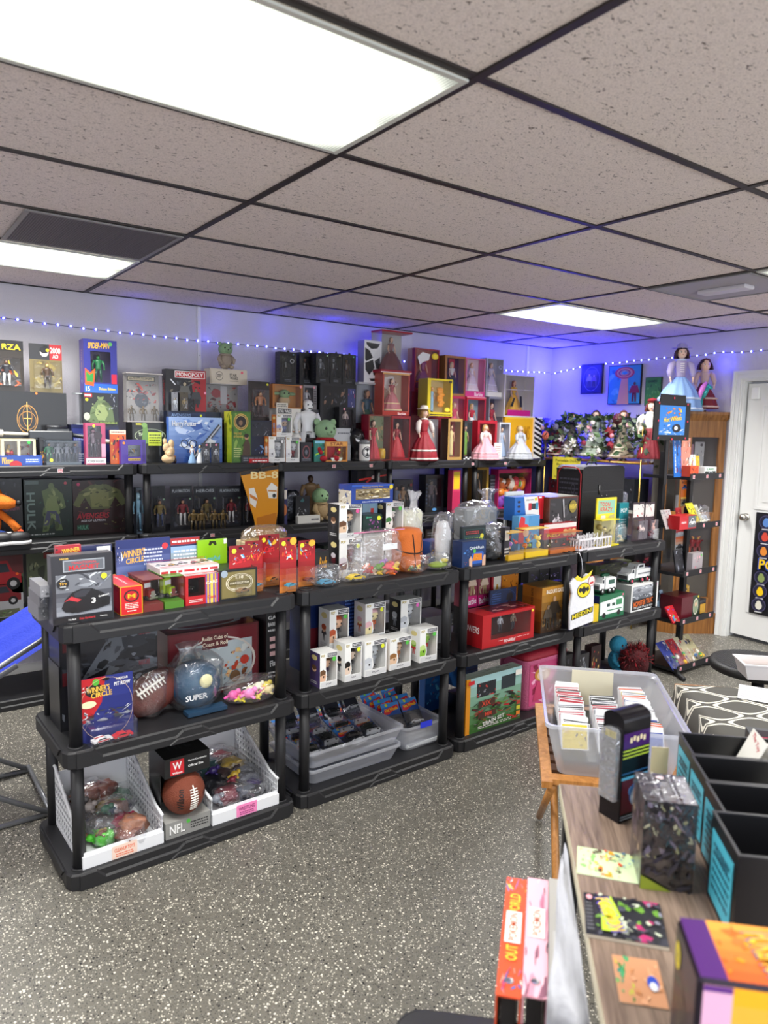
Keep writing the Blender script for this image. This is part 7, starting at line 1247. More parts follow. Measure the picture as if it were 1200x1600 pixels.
protos = [hotcard(s_) for s_ in range(4)]
clab = ['carded toy car lying low in the heap, black bubble side up','carded toy car with a Hot Wheels header sticking up at the bin']
def place(pr,loc,rx,rz,label,first=[0]):
    r = dup(pr,loc,rz,label); r.rotation_euler = (rx,0,rz); return r
R = R_(77); k = 0; base = bp+Vector((0,0,.076)); cars = []
rows = [(-.18,6),(-.06,6),(.06,6),(.18,5)]
for ci,(xx,n) in enumerate(rows):
    for j in range(n):
        y = .11-j*.048; p = base+Vector((math.cos(FA)*xx-math.sin(FA)*y,math.sin(FA)*xx+math.cos(FA)*y,.006+.010*(n-1-j)+.012*(j == 0)))
        place(protos[(ci*3+j) % 4],p,math.radians(-76+R.uniform(-4,4)) if j else math.radians(-38),FA+R.uniform(-.12,.12),'%s carded toy car in the %s column of the big clear bin' % (['backmost','second','third','fourth','fifth','frontmost'][j if j < n-1 else 5],['leftmost','second','third','rightmost'][ci]))
bp2 = U2.w(.755,.24,TB+.0005); clear_bin(bp2,FA,.26,.35,.12,'tall clear bin with white and blue carded toy cars, right of the nested bins',taper=.02)
R = R_(78)
for j in range(8):
    ci = j % 2; y = .12-(j//2)*.055; xx = -.06+.12*ci; p = bp2+Vector((xx,y,.035+.004*(3-j//2))); place(protos[j % 4],p,math.radians(-40),FA+R.uniform(-.15,.15),'%s row, %s carded toy car in the tall clear bin' % (['backmost','second','third','frontmost'][j//2],['left','right'][ci]))
for o in protos:
    for c in list(o.children): bpy.data.objects.remove(c)
    bpy.data.objects.remove(o)
for k in range(3):
    m = MB(); m.bbox(-.10,-.16+.09*k,.006,.10,-.09+.09*k,.032,'c8ccd0',.006); tag(m.build('parts_pack',None,bp2),['front','middle','back'][k]+' white pack on the floor of the tall clear bin','pack','white packs in the tall clear bin')
m = MB(); m.box(-.03,-.0,0,.045,.0015,.03,'2a3ad8'); tag(m.build('tape_strip',None,bp2+Vector((.0,-.1775,.105)),FA),'blue tape strip on the rim of the tall clear bin','tape')
carton(U2,'toy_box','tall blue box with an aquatic figure print standing behind the tall bin','box',664,693,1052,1128,.40,.05,'1a4a8a',[('g',0,0,1,1,'123a78','2a6ab8',4),('b',250,.1,.2,.9,.9,['3a8ad0','1c3a6a','8a5a6a','5ab0d8'],8)],on=TB)
# U3 bottom
tr = [('r',.0,0,.07,1,'e0901c'),('g',.07,.0,1,1,'3a6a2a','a8d0d4',6),('r',.18,.62,.52,.88,'22262c'),('b',252,.18,.62,.52,.88,['8a8e98','3a3a44','b83a34'],8),('r',.62,.66,.88,.9,'2a343a'),('b',253,.1,.3,.98,.6,['2f5a24','8a1e24','3a3c34','5c8a3a','17201a','b02a2c'],22),('b',254,.1,.05,.98,.3,['22381c','4a6a30','8a8a84','2a2a26','b0302a'],16),('r',.2,.44,.5,.56,'4a2c22'),('t','XIX',.34,.5,.16,.09,'d84a34'),('r',.2,.24,.52,.35,'4a2c22'),('t','MM',.38,.295,.12,.07,'d84a34'),('t','TRAIN SET',.48,.15,.4,.07,'e8e8e4',.1),('l',.2,.05,.8,.11,2,'d8d8d0'),('r',.02,.9,.12,.97,'c8202c'),('r',.9,.1,.97,.17,'e8862a'),('r',.9,.2,.97,.27,'d8c83a'),('r',.9,.3,.97,.37,'b8402a'),('r',.86,.86,.98,.96,'ece8e0')]
carton(U3,'toy_box','large green landscape box with an orange spine on the bottom tier','box',728,813,1052,1150,.04,.07,'3a5a30',tr,on=TB,top=[('g',0,0,1,1,'9aa89c','b8c4bc',3),('b',255,.3,.2,.9,.8,['3a3a30','6a6a5a'],4)],left=[('r',0,0,1,1,'d08418')])
carton(U3,'toy_box','blue lidded carton seen behind the landscape box','box',718,746,1040,1085,.30,.12,'1c4f8a',[('r',0,.75,1,.8,'123a6a')],on=TB+.13)
carton(U3,'small_box','black carton under the blue lidded carton','box',718,746,1085,1130,.30,.12,'1a1a1d',on=TB)
x,w,z,h = U3.span(822,886,1014,1112,.07,TB); t = thing('soft_cooler','pink soft case with printed girl panel and red zip top','bag',U3.w(x,.07+.11,TB),FA)
def rrect(W,D,z_,r=.04): return [(cx+r*math.cos(a0+k_*PI/8),cy+r*math.sin(a0+k_*PI/8),z_) for cx,cy,a0 in ((W/2-r,-D/2+r,-PI/2),(W/2-r,D/2-r,0),(-W/2+r,D/2-r,PI/2),(-W/2+r,-D/2+r,PI)) for k_ in range(5)]
m = MB(); m.loft([rrect(w*.96,.20,0),rrect(w,.22,.02),rrect(w,.22,h*.82),rrect(w*1.02,.225,h*.86)],fab('e0709c'),True,True); m.build('case_body',t)
m = MB(); m.loft([rrect(w*1.03,.23,h*.862),rrect(w*1.03,.23,h*.90),rrect(w*.9,.19,h*.97),rrect(w*.6,.12,h*.985)],mat('a82438',.6,bump=.3),True,True); m.build('lid',t)
m = MB(); draw(m,(-w*.42,-.111,.03),(w*.84,0,0),(0,0,h*.70),[('r',0,0,1,1,'d04a80'),('b',257,0,0,1,1,['f08ab8','b82a5a','f4b0d0','8a1c40'],14),('e',.35,.72,.22,.17,'c8923a'),('e',.36,.70,.16,.13,'ecc4a4'),('e',.40,.68,.02,.012,'2a1c18'),('p',[(.1,.1),(.2,.55),(.5,.55),(.55,.1)],'c8406a')]); m.build('printed_panel',t)
m = MB(); m.tube([(-w*.3,-.05,h*.985),(-w*.2,-.05,h*1.03),(w*.2,-.05,h*1.03),(w*.3,-.05,h*.985)],.006,pla('2a1418'),7); m.build('handle',t)
# U4 bottom
plush(U4,'small turquoise blue rabbit-like plush on the bottom tier of the last unit',962,988,996,1038,.16,TB,'3aa0c8','3aa0c8',None,'none')
t = thing('fluffy_bundle','heap of dark red shaggy tinsel fringe on the bottom tier','decoration',U4.w(.735,.10,TB))
m = MB(); R = R_(9); crumple(m,(0,0,0),(.11,.09,.085),mat('4a0f16',.9,bump=1.,bscale=60),30,.1); m.build('core',t); m = MB()
for k in range(420):
    a_,b_ = R.uniform(0,2*PI),R.uniform(.05,1.4); p = Vector((.105*math.cos(a_)*math.cos(b_),.085*math.sin(a_)*math.cos(b_),.085+.09*math.sin(b_))); q_ = Vector((p.x*R.uniform(1.1,1.45),p.y*1.3,(p.z-.07)*1.35+.065+R.uniform(-.03,.02))); m.tube([p,(p+q_)/2+Vector((R.uniform(-.01,.01),R.uniform(-.01,.01),.006)),q_],.0013,C(R.choice(['8a1420','b01c2a','5a0c14','2a0a0c'])),4)
o = m.build('fringe',t); o['kind'] = 'stuff'
for k,(s_,c,l,h_) in enumerate(((.08,'1a1a1e','black carton at the left of the last unit bottom tier',.24),(.22,'3a3a3e','grey figure pack standing beside the black carton',.22),(.34,'2a1418','dark maroon figure pack left of the turquoise plush',.25))):
    mb = MB(); mb.box(-.05,0,0,.05,.05,h_,c); art_front(mb,.1,h_,[('b',260+k,.1,.1,.9,.9,PAL['dwr'[k]],9)]); tag(mb.build('toy_box',None,U4.w(s_,.12,TB),FA),l,'box')
# ================================================================ right wall
RW = Frame(XW,YW,-PI/2)
def wall_pic(label,us,vs,frame,art,fw=.08,dep=.02,cat='picture'):
    a,zt = RW.at(us[0],vs[0],-dep); b,_ = RW.at(us[1],vs[0],-dep); _,zb = RW.at(us[0],vs[1],-dep); w,h = b-a,zt-zb
    m = MB(); m.box(-w/2,0,0,w/2,dep-.001,h,frame); art_front(m,w,h,art); t = m.build('framed_picture',None,RW.w((a+b)/2,-dep,zb),RW.a); tag(t,label,cat)
wall_pic('framed navy photograph high on the right wall, first from the corner',(909,942),(570,616),'17171c',[('r',.05,.04,.95,.96,'1c2058'),('o',.5,.5,.38,.40,.03,'8a8ab0'),('r',.24,.22,.76,.80,'46485a'),('f',.4,.25,.42,'8a8aa8','2a2a3c','c8a8a0'),('f',.62,.25,.38,'6a5a7a','22222e','c8a8a0')])
sp = [('o',.5,.8,.30-.06*k,.15-.03*k,.22,'b8404a' if k % 2 == 0 else 'd89a72') for k in range(4)]
wall_pic('teal painting with a red spiral cone, second picture on the right wall',(952,1003),(572,632),'17171c',[('r',.02,.02,.98,.98,'3a9ab0'),('b',301,.02,.02,.98,.98,['5ab4c0','2a7a98','6ac0c8','3fa4b4'],9),('p',[(.3,.0),(.42,.75),(.6,.75),(.66,0)],'d8a078')]+sp+[('f',.82,.06,.5,'8a2a3a','6a1c2c','5a3a3a')])
wall_pic('small green painting behind the tall blue gown doll',(1009,1034),(590,634),'2a4a1c',[('r',.03,.02,.97,.98,'3f8a34'),('b',302,.1,.02,.95,.8,['2c6a2a','57a044','1f4a1e','6ab050'],10),('t','GAMES',.45,.86,.6,.08,'1b3a1a')])
# string of blue lights
t = thing('string_lights','string of tiny blue-white lights along the upper walls','string lights',(0,0,0))
cl = pla('2b2b5a'); bwp = [(-3.0,2.26),(-.5,2.232),(.06,2.21),(.79,2.198),(1.18,2.20),(2.08,2.19),(3.0,2.175),(4.0,2.185),(4.37,2.2)]
m = MB(); m.tube([(x_,YW-.006,z_) for x_,z_ in bwp],.0015,cl,5); m.build('wire',t)
rp = []
for u,v in ((849,588),(905,574),(945,569),(1030,560),(1090,556),(1120,551),(1165,550),(1200,547)): s_,z_ = RW.at(u,v,-.006); rp.append((s_,z_))
m = MB(); m.tube([RW.w(a,-.006,z_) for a,z_ in rp]+[RW.w(rp[-1][0]+2.0,-.006,rp[-1][1]+.02)],.0015,cl,5); m.build('wire',t)
EB = mat('8f9cff',.3,em=9.); E_HALO = mat('3a30f0',.3,em=1.6)  # outer collar glows blue as a painted halo around each bulb core
def bulb(p):
    m = MB(); m.ell((0,-.002,0),.0065,EB,8,6); m.lathe([(.009,-.006),(.0115,.0),(.009,.006)],E_HALO,8,(0,.004,0),1,.4); return m.build('bulb',t,p)
def interp(P,s):
    for (a,za),(b,zb) in zip(P,P[1:]):
        if a <= s <= b: return za+(zb-za)*(s-a)/(b-a)
    return P[-1][1]
b0 = bulb((-.62,YW-.009,interp(bwp,-.62))); k = 1
for k in range(1,66):
    c = b0.copy(); SC.collection.objects.link(c); x_ = -.62+.0755*k; c.location = (x_,YW-.009,interp(bwp,x_)+.003*math.sin(k*2.1))
for k in range(33):
    c = b0.copy(); SC.collection.objects.link(c); s_ = .06+.0745*k; p = RW.w(s_,-.010,interp(rp,s_)+.003*math.sin(k*1.7)); c.location = p; c.rotation_euler = (0,0,-PI/2)
for p,e in (((4.22,3.42,2.22),20.),((3.9,3.42,2.25),7.),((4.15,3.38,1.8),26.),((.80,3.55,2.22),.15),((.9,3.48,2.34),.2),((1.3,3.48,2.34),.3),((2.06,3.52,2.2),.3),((.3,3.48,2.34),.2),((2.2,3.45,2.34),.4),((4.36,1.80,2.19),.7),((4.28,2.9,2.25),.3),((1.75,3.45,2.34),.6),((3.6,3.4,2.33),1.2)):
    ld = bpy.data.lights.new('blue_glow','POINT'); ld.energy = e*LED_K*(.55 if e > 5 else 1); ld.color = (.03,.03,1); ld.shadow_soft_size = .06; lo = bpy.data.objects.new('blue_glow',ld); SC.collection.objects.link(lo); lo.location = p; lo.parent = t
# ---- gold plant rack with dolls
GX0,GX1,GY0,GY1 = 3.93,4.32,2.20,3.22; gz = 1.385; gold = met('c8a85a',.3)
t = thing('display_rack','gold wire rack with wooden shelf with flowers and dolls by the right wall','rack',(0,0,0))
for x_ in (GX0,GX1):
    for y_ in (GY0,GY1): m = MB(); m.tube([(x_,y_,0),(x_,y_,gz+.30)],.007,gold,8); m.build('post',t)
for z_,wmat in ((gz,M_WOODL),(.98,mat('a8a8a0',.4)),(.5,M_WOODL),(.12,M_WOODL)): m = MB(); m.box(GX0,GY0,z_-.018,GX1,GY1,z_,wmat); m.build('shelf',t)
m = MB(); m.tube([(GX0,GY0,gz+.12),(GX1,GY0,gz+.12)],.005,gold,6); m.tube([(GX0-.006,GY0,gz-.009),(GX0-.006,GY1,gz-.009)],.006,gold,6); m.build('rail',t)
G = Frame(GX0,GY1,-PI/2)     # along -y, behind = +x
def gdoll(label,u,vt,vb,d,*a,**k):
    s_,_ = G.at(u,(vt+vb)/2,d); _,z1 = G.at(u,vt,d); return doll(None,label,0,0,0,0,0,0,*a,loc=G.w(s_,d+.0,gz),h=max(z1-gz,.1),rot=-PI/2+.55,shoes=True,**k)
gdoll('porcelain doll in a pale green tiered dress among the silk flowers',930,636,712,.10,'b4c4b4','c4d0c4','3a2418',trim='e8e8dc',hem=.27,ribbon='8aa0a0')
gdoll('porcelain doll in a cream lace dress right of the pale green dressed one',973,636,712,.11,'cabda6','d4c8b0','6a3a20',trim='e4d8c8',hem=.24)
gdoll('small doll in a dark red dress half hidden at the left of the flowers',872,655,710,.09,'7a1824','8a2430','2a1810',trim='d8c8b8',hem=.28)
gdoll('porcelain doll in grey and taupe at the middle of the flowers',893,640,710,.10,'8a8078','9a9088','5a3a24',trim='c8c0b4',hem=.22)
gdoll('doll in a white coat with red beret and auburn curls, at the rack right end',1016,620,722,.06,'7a1c28','e6e0d6','6a2c18',hat='beret',hatc='8a1822',sleeves='eee8de',hem=.17)
t = thing('flower_arrangement','sprawling arrangement of silk flowers and ivy on the gold rack','flowers',G.w(.5,.2,gz)); R = random.Random(8)
def leafp(m,p,d,L,c):
    d = d.normalized(); s_ = d.cross(Vector((R.uniform(-1,1),R.uniform(-1,1),R.uniform(-1,1)))).normalized(); n = d.cross(s_)
    m.mesh([p,p+d*L*.35+s_*L*.3,p+d*L*.7+s_*L*.24+n*L*.05,p+d*L,p+d*L*.7-s_*L*.24+n*L*.05,p+d*L*.35-s_*L*.3,p+d*L*.5-n*L*.06],[(0,1,6),(1,2,6),(2,3,6),(3,4,6),(4,5,6),(5,0,6)],mat(c,.5))
m = MB(); st_ = MB()
for k in range(900):
    a = R.uniform(-.62,.58); edge = 1-(a/.68)**2; top = .09+.30*edge if R.random() < .55 else R.uniform(.05,.3)
    q = Vector((R.uniform(-.235,.04),-a,min(.36,max(-.02,top+R.gauss(0,.045))))); leafp(m,q,Vector((R.uniform(-1.2,.3),R.uniform(-1,1),R.uniform(-.6,.8))),R.uniform(.04,.075),R.choice(['2f4a2c','3f5f38','26382a','54704a','4a5a48','6a7a54','38304a','30402c']))
for k in range(70): a = -.64+R.uniform(0,.12); leafp(m,Vector((R.uniform(-.15,0),-a,R.uniform(-.1,.2))),Vector((-1,R.uniform(-1,1),R.uniform(-1,.5))),.045,R.choice(['d8dcd4','4a6a40','c8d0c0','2f4a2c']))
for k in range(40): leafp(m,Vector((-.21,-.06+R.uniform(-.04,.04),.06-.0055*k)),Vector((-1,R.uniform(-1,1),-.4)),.045,R.choice(['4a6a3a','5c7c44','2f4a2c']))
o = m.build('foliage',t); o['kind'] = 'stuff'
for k in range(9): a = -.6+.15*k; st_.tube([(0,0,0),(-.04,-a*.6,.16),(-.08,-a,.14+.22*(1-(a/.7)**2))],.003,mat('4a5a2c',.6),5)
st_.build('stem',t)
fl = [('d8705c',.030,-.47,.20),('ecebe6',.022,-.30,.18),('eae6e0',.024,-.10,.29),('e0a0b0',.020,.02,.27),('ecdde0',.018,.04,.32),('4a1420',.036,.30,.35),('7a1420',.035,.20,.24),('8a1c2c',.026,.21,.13),('e88a9c',.016,.24,.21),('e8e6e0',.028,-.22,.09),('ecece8',.026,-.14,.14),('e4e2ea',.024,.03,.20),('9aa0c8',.024,-.24,.26),('6a6a8c',.026,-.35,.28),('f0eee8',.020,.44,.26),('d8a8b0',.016,.40,.30),('e6e4e4',.018,-.58,.12),('d8b0b8',.018,-.61,-.02),('f0f0ea',.024,-.60,.17),('e8e4e0',.018,.50,.27),('f4f2ec',.022,-.42,.09),('c8a0a4',.018,-.52,.27),('ece8e4',.018,.12,.08),('8a2a44',.020,-.05,.14)]
for c,r_,a,z_ in fl:
    m = MB(); fm = mat(c,.6); lily = c[0] in 'ef' and r_ > .019; r_ *= 1.5; cx = Vector((-.21+R.uniform(-.03,.02),-a,z_))
    if lily:
        for j in range(7): an = 2*PI*j/7+z_*9; leafp(m,cx,Vector((-.45,math.cos(an),math.sin(an))),r_*1.35,c)
    for ring,(n_,rr_,tl) in enumerate(() if lily else ((5,.55,.5),(6,.85,.1),(7,1.1,-.2))):
        for j in range(n_):
            an = 2*PI*j/n_+ring; dv = Vector((-.75+tl*-.2,math.cos(an),math.sin(an))); pc = cx+Vector((-.004*(3-ring),math.cos(an)*r_*rr_*.45,math.sin(an)*r_*rr_*.45)); m.ell(tuple(pc),(r_*.28,r_*.42,r_*.42),fm,7,5)
    m.ell(tuple(cx+Vector((-r_*.35,0,0))),r_*(.16 if lily else .3),mat('e0d48a' if lily else c,.5),7,5); m.build('flower',t)
m = MB(); sg = [('r',0,0,1,1,'e8dc4a'),('t','Porcelain Dolls',.5,.84,.8,.12,'5a5420'),('t','Buy one',.42,.66,.55,.12,'5a5420'),('t','Get one',.42,.48,.55,.12,'5a5420'),('t','1/2 off',.5,.30,.35,.10,'5a5420'),('t','Lower Value',.4,.12,.6,.09,'5a5420')]
a_,zt_ = G.at(864,713,-.02); b_,_ = G.at(907,713,-.02); _,zb_ = G.at(884,750,-.02); m.box(-(b_-a_)/2,0,0,(b_-a_)/2,.001,zt_-zb_,'e8dc4a'); art_front(m,b_-a_,zt_-zb_,sg); o = m.build('paper_sign',None,G.w((a_+b_)/2,-.0172,zb_),G.a); tag(o,'yellow handwritten Porcelain Dolls sign taped to the gold rack shelf','sign')
wall_pic('white scooter picture in a grey frame low on the right wall, near the corner',(847,873),(756,802),'4a4a5c',[('r',.08,.08,.92,.86,'d8d8d6'),('e',.28,.28,.1,.1,'17171a'),('e',.7,.28,.1,.1,'17171a'),('p',[(.2,.3),(.36,.36),(.40,.70),(.48,.70),(.5,.36),(.62,.34),(.84,.38),(.84,.3),(.5,.26)],'26262a')],dep=.03)
# purple gift bag on the rack corner
m = MB(); pm = clear_mat('violet_film',tint='7a50e0',fac=.15,haze=.5,hazec='5a30d0',wrinkle=1.); crumple(m,(0,0,0),(.11,.11,.15),pm,40,.14); m.lathe([(.03,.27),(.012,.31),(.06,.38)],pm,12,(0,0,0),1,.5,.3,4); tag(m.build('gift_bag',None,(4.12,3.40,1.37)),'violet cellophane bag glowing in the blue light at the corner','bag')
m = MB(); m.box(3.98,3.26,0,4.26,3.54,1.369,mat('33334a',.6)); tag(m.build('pedestal',None),'dark square pedestal in the corner under the violet bag','pedestal')
for k,(u,c,l) in enumerate(((.10,'5a1820','dark red box on the grey shelf of the gold rack'),(.30,'26262e','black box on the grey shelf of the gold rack, beside the dark red one'),(.62,'3a2c20','brown basket-like box on the grey shelf of the gold rack'),(.84,'22262c','black rack of small parts on the grey shelf of the gold rack'))):
    m = MB(); m.box(-.09,0,0,.09,.2,.22+.04*(k % 2),c); art_front(m,.18,.22,[('b',310+k,.05,.05,.95,.95,PAL['dnrd'[k]],10)]); tag(m.build('storage_box',None,G.w(u,.06,.98),G.a),l,'box')
# ---- corner cabinet
t = thing('display_cabinet','oak corner curio cabinet with glass doors beside the white door','cabinet',(0,0,0)); CH = 1.80
A_,B_,C_,D_,E_ = Vector((4.385,1.755,0)),Vector((4.11,1.93,0)),Vector((4.06,2.07,0)),Vector((4.25,2.17,0)),Vector((4.385,2.17,0))
def cab_ring(grow,z_):
    c = Vector((4.25,1.98,0)); out = []
    for p in (B_,A_,E_,D_,C_): q = c+(p-c)*(1+grow); out.append((min(q.x,4.393),q.y,z_))
    return out
m = MB(); m.loft([cab_ring(.10,0),cab_ring(.10,.14),cab_ring(.16,.145),cab_ring(.16,.165),cab_ring(0,.18),cab_ring(0,.24)],M_WOOD,True,False); m.build('plinth',t)
m = MB(); m.loft([cab_ring(0,CH-.14),cab_ring(0,CH-.07),cab_ring(.10,CH-.045),cab_ring(.16,CH-.02),cab_ring(.16,CH)],M_WOOD,True,False); m.build('cornice',t)
def stile(p,q,z0,z1,th=.022,par=t,name='door_rail'):
    d = (q-p); n = Vector((-d.y,d.x,0)).normalized()*th; m = MB(); m.loft([[tuple(v+Vector((0,0,z0))) for v in (p,q,q+n,p+n)],[tuple(v+Vector((0,0,z1))) for v in (p,q,q+n,p+n)]],M_WOOD,True,False); return m
for nm,P,Q in (('door',B_,A_),('side_panel',C_,B_)):
    fm = MB()
    for a,b,z0,z1 in ((0,.16,.24,CH-.14),(.84,1,.24,CH-.14),(.16,.84,.24,.30),(.16,.84,CH-.20,CH-.14),(.16,.84,.92,1.0)):
        fm.add(stile(P+(Q-P)*a,P+(Q-P)*b,z0,z1),Matrix.Identity(4))
    o = fm.build(nm,t); n = (Q-P).cross(Vector((0,0,1))).normalized(); g = MB(); a,b = P+(Q-P)*.16-n*.012,P+(Q-P)*.84-n*.012
    g.face([(a.x,a.y,.3),(b.x,b.y,.3),(b.x,b.y,CH-.2),(a.x,a.y,CH-.2)],M_GLASS); g.build('glass',o)
m = MB(); m.face([(E_.x,E_.y,.24),(A_.x,A_.y,.24),(A_.x,A_.y,CH-.14),(E_.x,E_.y,CH-.14)],mat('6a6660',.3)); m.face([(D_.x-.19,D_.y,.24),(E_.x,E_.y,.24),(E_.x,E_.y,CH-.14),(D_.x-.19,D_.y,CH-.14)],mat('6a6660',.3)); m.build('back_panel',t)
for z_ in (.62,1.32,.96):
    m = MB(); m.loft([cab_ring(-.1,z_-.006),cab_ring(-.1,z_)],M_GLASS if z_ != .96 else M_WOOD,True,False); m.build('shelf',t)
Cc = Frame(4.14,1.99,math.atan2(A_.y-B_.y,A_.x-B_.x))
for k,(s_,z_,w_,h_,c,l) in enumerate(((.09,1.321,.10,.22,'9a6a7a','mauve boxed set behind the upper cabinet glass'),(.19,1.321,.08,.24,'b0b0b4','silver boxed set behind the upper cabinet glass'),(.10,.961,.12,.16,'d0d2d8','white bagged item on the cabinet middle shelf'),(.12,.621,.10,.14,'6a5a5c','grey pink box on the lower cabinet shelf'),(.14,.241,.09,.13,'d8a81c','yellow box at the bottom of the cabinet'))):
    m = MB(); m.box(-w_/2,0,0,w_/2,.05,h_,c); art_front(m,w_,h_,[('b',320+k,.05,.05,.95,.95,[c,'e8e0e0','3a3038',c],8)]); tag(m.build('boxed_toy',None,Cc.w(s_,.06,z_),Cc.a),l,'box')
for k,s_ in enumerate((.18,.225)): m = MB(); F_action('8a1420','7a1018','d8a83a','8a1420',1.2,'up')(m,.17,.1,.05); tag(m.build('action_figure',None,Cc.w(s_,.05,.621),Cc.a),['left','right'][k]+' dark red and gold toy figure behind the lower cabinet glass','action figure')
# dolls on the cabinet
doll(None,'large doll in a pale blue tiered gown and white bonnet standing on the cabinet',0,0,0,0,0,0,'86a8dc','a89cc4','3a1e14',loc=(4.06,1.98,CH+.001),h=.53,rot=-.75,hb=.085,hem=.34,trim='c8d6ee',hat='bonnet',hatc='aaa4d8',sleeves='b0a4cc',ribbon='f0e8e8',waist=.50)
doll(None,'brown curled doll in a dark red dress sitting on the cabinet by the door',0,0,0,0,0,0,'7a1c2c','c8a8a0','3c1e12',loc=(4.275,1.905,CH+.001),h=.43,rot=-.75,hem=.28,trim='d8b8b0',hat='beret',hatc='6a2438',skin='ecc0a4',hb=.11,shoes=True,shoe='4a2c20')
t = thing('toy_pony','teal glossy toy pony with a pink and purple mane before the seated doll','toy pony',(4.16,1.875,CH+.001),-.75); tb = mat('3aa8a8',.15,.3); mn = mat('e080d8',.5)
m = MB(); m.ell((-.03,0,.10),(.065,.032,.036),tb,14,10); m.tube([(.02,0,.115),(.05,0,.16),(.062,0,.195)],[.03,.022,.02],tb,10); m.tube([(.055,0,.20),(.095,0,.18)],[.022,.013],tb,10); m.ell((.05,.012,.222),(.006,.004,.012),tb,6,5); m.build('body',t)
for x_,y_ in ((.015,.015),(.015,-.015),(-.075,.015),(-.075,-.015)): m = MB(); m.tube([(x_,y_,.09),(x_+.004,y_,.045),(x_,y_,0)],[.016,.010,.013],tb,8); m.build('leg',t)
m = MB(); m.tube([(.05,0,.225),(.025,-.012,.19),(.0,-.024,.13),(-.004,-.03,.05)],[.012,.02,.018,.006],mn,8); m.build('mane',t); m = MB(); m.tube([(-.09,0,.11),(-.12,0,.13),(-.13,0,.06)],[.012,.014,.005],mat('9a60d0',.5),8); m.build('tail',t)
# ---- black tiered rack
KX0,KY0 = 3.14,1.30; K = Frame(KX0,KY0,.02)
t = thing('merchandise_rack','black four-sided wire merchandise rack with red tagged shelf strips','rack',K.w(0,0),K.a); kb = mat('17171a',.5); lv = (.04,.365,.69,1.005,1.335)
for x_,y_ in ((.06,.22),(.30,.16)): m = MB(); m.box(x_-.018,y_-.018,.03,x_+.018,y_+.018,1.5 if x_ < .1 else 1.34,kb); m.build('post',t)
m = MB()
for a_ in (.25,1.9,3.4,5.0): m.tube([(.18,.19,.02),(.18+.36*math.cos(a_-.9),.19+.33*math.sin(a_-.9),.015)],.016,kb,8)
m.build('foot',t)
for k,z_ in enumerate(lv):
    m = MB(); m.box(.02,0,z_-.004,.44,.34,z_,kb); m.box(.02,-.004,z_-.012,.44,0,z_+.030,kb); m.box(.016,0,z_-.012,.02,.34,z_+.01,kb); m.build('shelf',t)
    for q in range(3):
        g = MB(); g.box(-.011,-.0015,-.011,.011,0,.011,'f0d8dc'); draw(g,(-.011,-.0015,-.011),(.022,0,0),(0,0,.022),[('r',.12,.12,.88,.88,'d03048'),('l',.2,.3,.8,.7,2,'f4f0f0')]); tag(g.build('price_tag',None,K.w(.06+.165*q,-.0042,z_+.009),K.a),'%s red price tag on the %s strip of the black rack' % (['left','middle','right'][q],['lowest','second lowest','middle','second highest','highest'][k]),'price tag','red tags on the black rack')
def kit(label,x,w,z,h,d,c,art,tilt=0.,dep=.03,name='carded_toy',fig=None,cat='toy'):
    t_ = thing(name,label,cat,K.w(x,d,z+.0005),K.a); t_.rotation_euler[0] = tilt; m = MB(); m.box(-w/2,0,0,w/2,dep,h,c); art_front(m,w,h,art); m.build('card',t_)
    if fig: g = MB(); q = MB(); fig(q,h*.4,w*.85,.04); g.add(q,T(0,-.03,h*.06)); g.build('toy',t_); g = MB(); g.bbox(-w*.45,-.05,h*.04,w*.45,-.0005,h*.45,M_BUB,.005); g.build('bubble',t_)
b_ = lambda s,cs: ('b',s,.04,.04,.96,.96,cs,10)
kit('red lettered box with a small white car at the left of the rack',.0,.20,lv[3],.09,-.02,'a8141c',[('r',0,0,.5,1,'b8141e'),('t','ABARTH',.25,.5,.28,.16,'f0e0e0'),('r',.52,.1,.98,.95,'5a5e66'),('c',.58,.2,.94,.8,'e8eaec','2a2e34'),('s',.93,.85,.007,'58c04a')],dep=.08)
kit('yellow and black carded toy car leaning back on the second highest rack shelf',.22,.09,lv[3],.17,.03,'d8c81e',[('b',331,.05,.4,.95,.95,['17171a','f0e03a','3a3a20'],9)],-.5,.002,fig=F_car('d8d4c0'))
kit('grey carded toy car behind the yellow and black one',.30,.09,lv[3],.15,.05,'b8b8a0',[b_(332,['8a8a7a','d8d4c0','4a4a44'])],-.5,.002,fig=F_car('e8e8e8'))
m = MB(); crumple(m,(0,0,0),(.06,.05,.065),M_BAG,45,.12); crumple(m,(0,0,0),(.05,.04,.03),mat('a8b0c8',.5,bump=.6),46,.12); tag(m.build('zip_bag',None,K.w(.37,.10,lv[3]+.001)),'clear zip bag of pale goods at the right end of a rack shelf','bag')
kit('orange boxed truck pack at the left of the highest rack shelf',.07,.10,lv[4],.08,.0,'d8481c',[b_(333,['e8601e','8a2a14','f0a04a','2a1c18'])],dep=.06)
kit('white boxed green toy car at the right of the highest rack shelf',.27,.15,lv[4],.07,.0,'d8dcd8',[('r',.05,.1,.95,.6,'1c2a24'),('c',.2,.1,.85,.6,'c8d0d4','26343c'),('t','LAND',.5,.8,.6,.2,'3a8a5a')],dep=.07)
kit('pink and orange carded figure pack standing at the back of the highest rack shelf',.16,.11,lv[4],.20,.12,'d88a78',[b_(334,['e8a08a','2a2228','f0e03a','d8583a','f4e8e0'])],dep=.01)
kit('peach carded pack at the upper right of the rack, hung high',.30,.09,lv[4],.26,.20,'d8907a',[b_(335,['e8b0a0','b84a3a','6a3a30','f0d8d0'])],dep=.01)
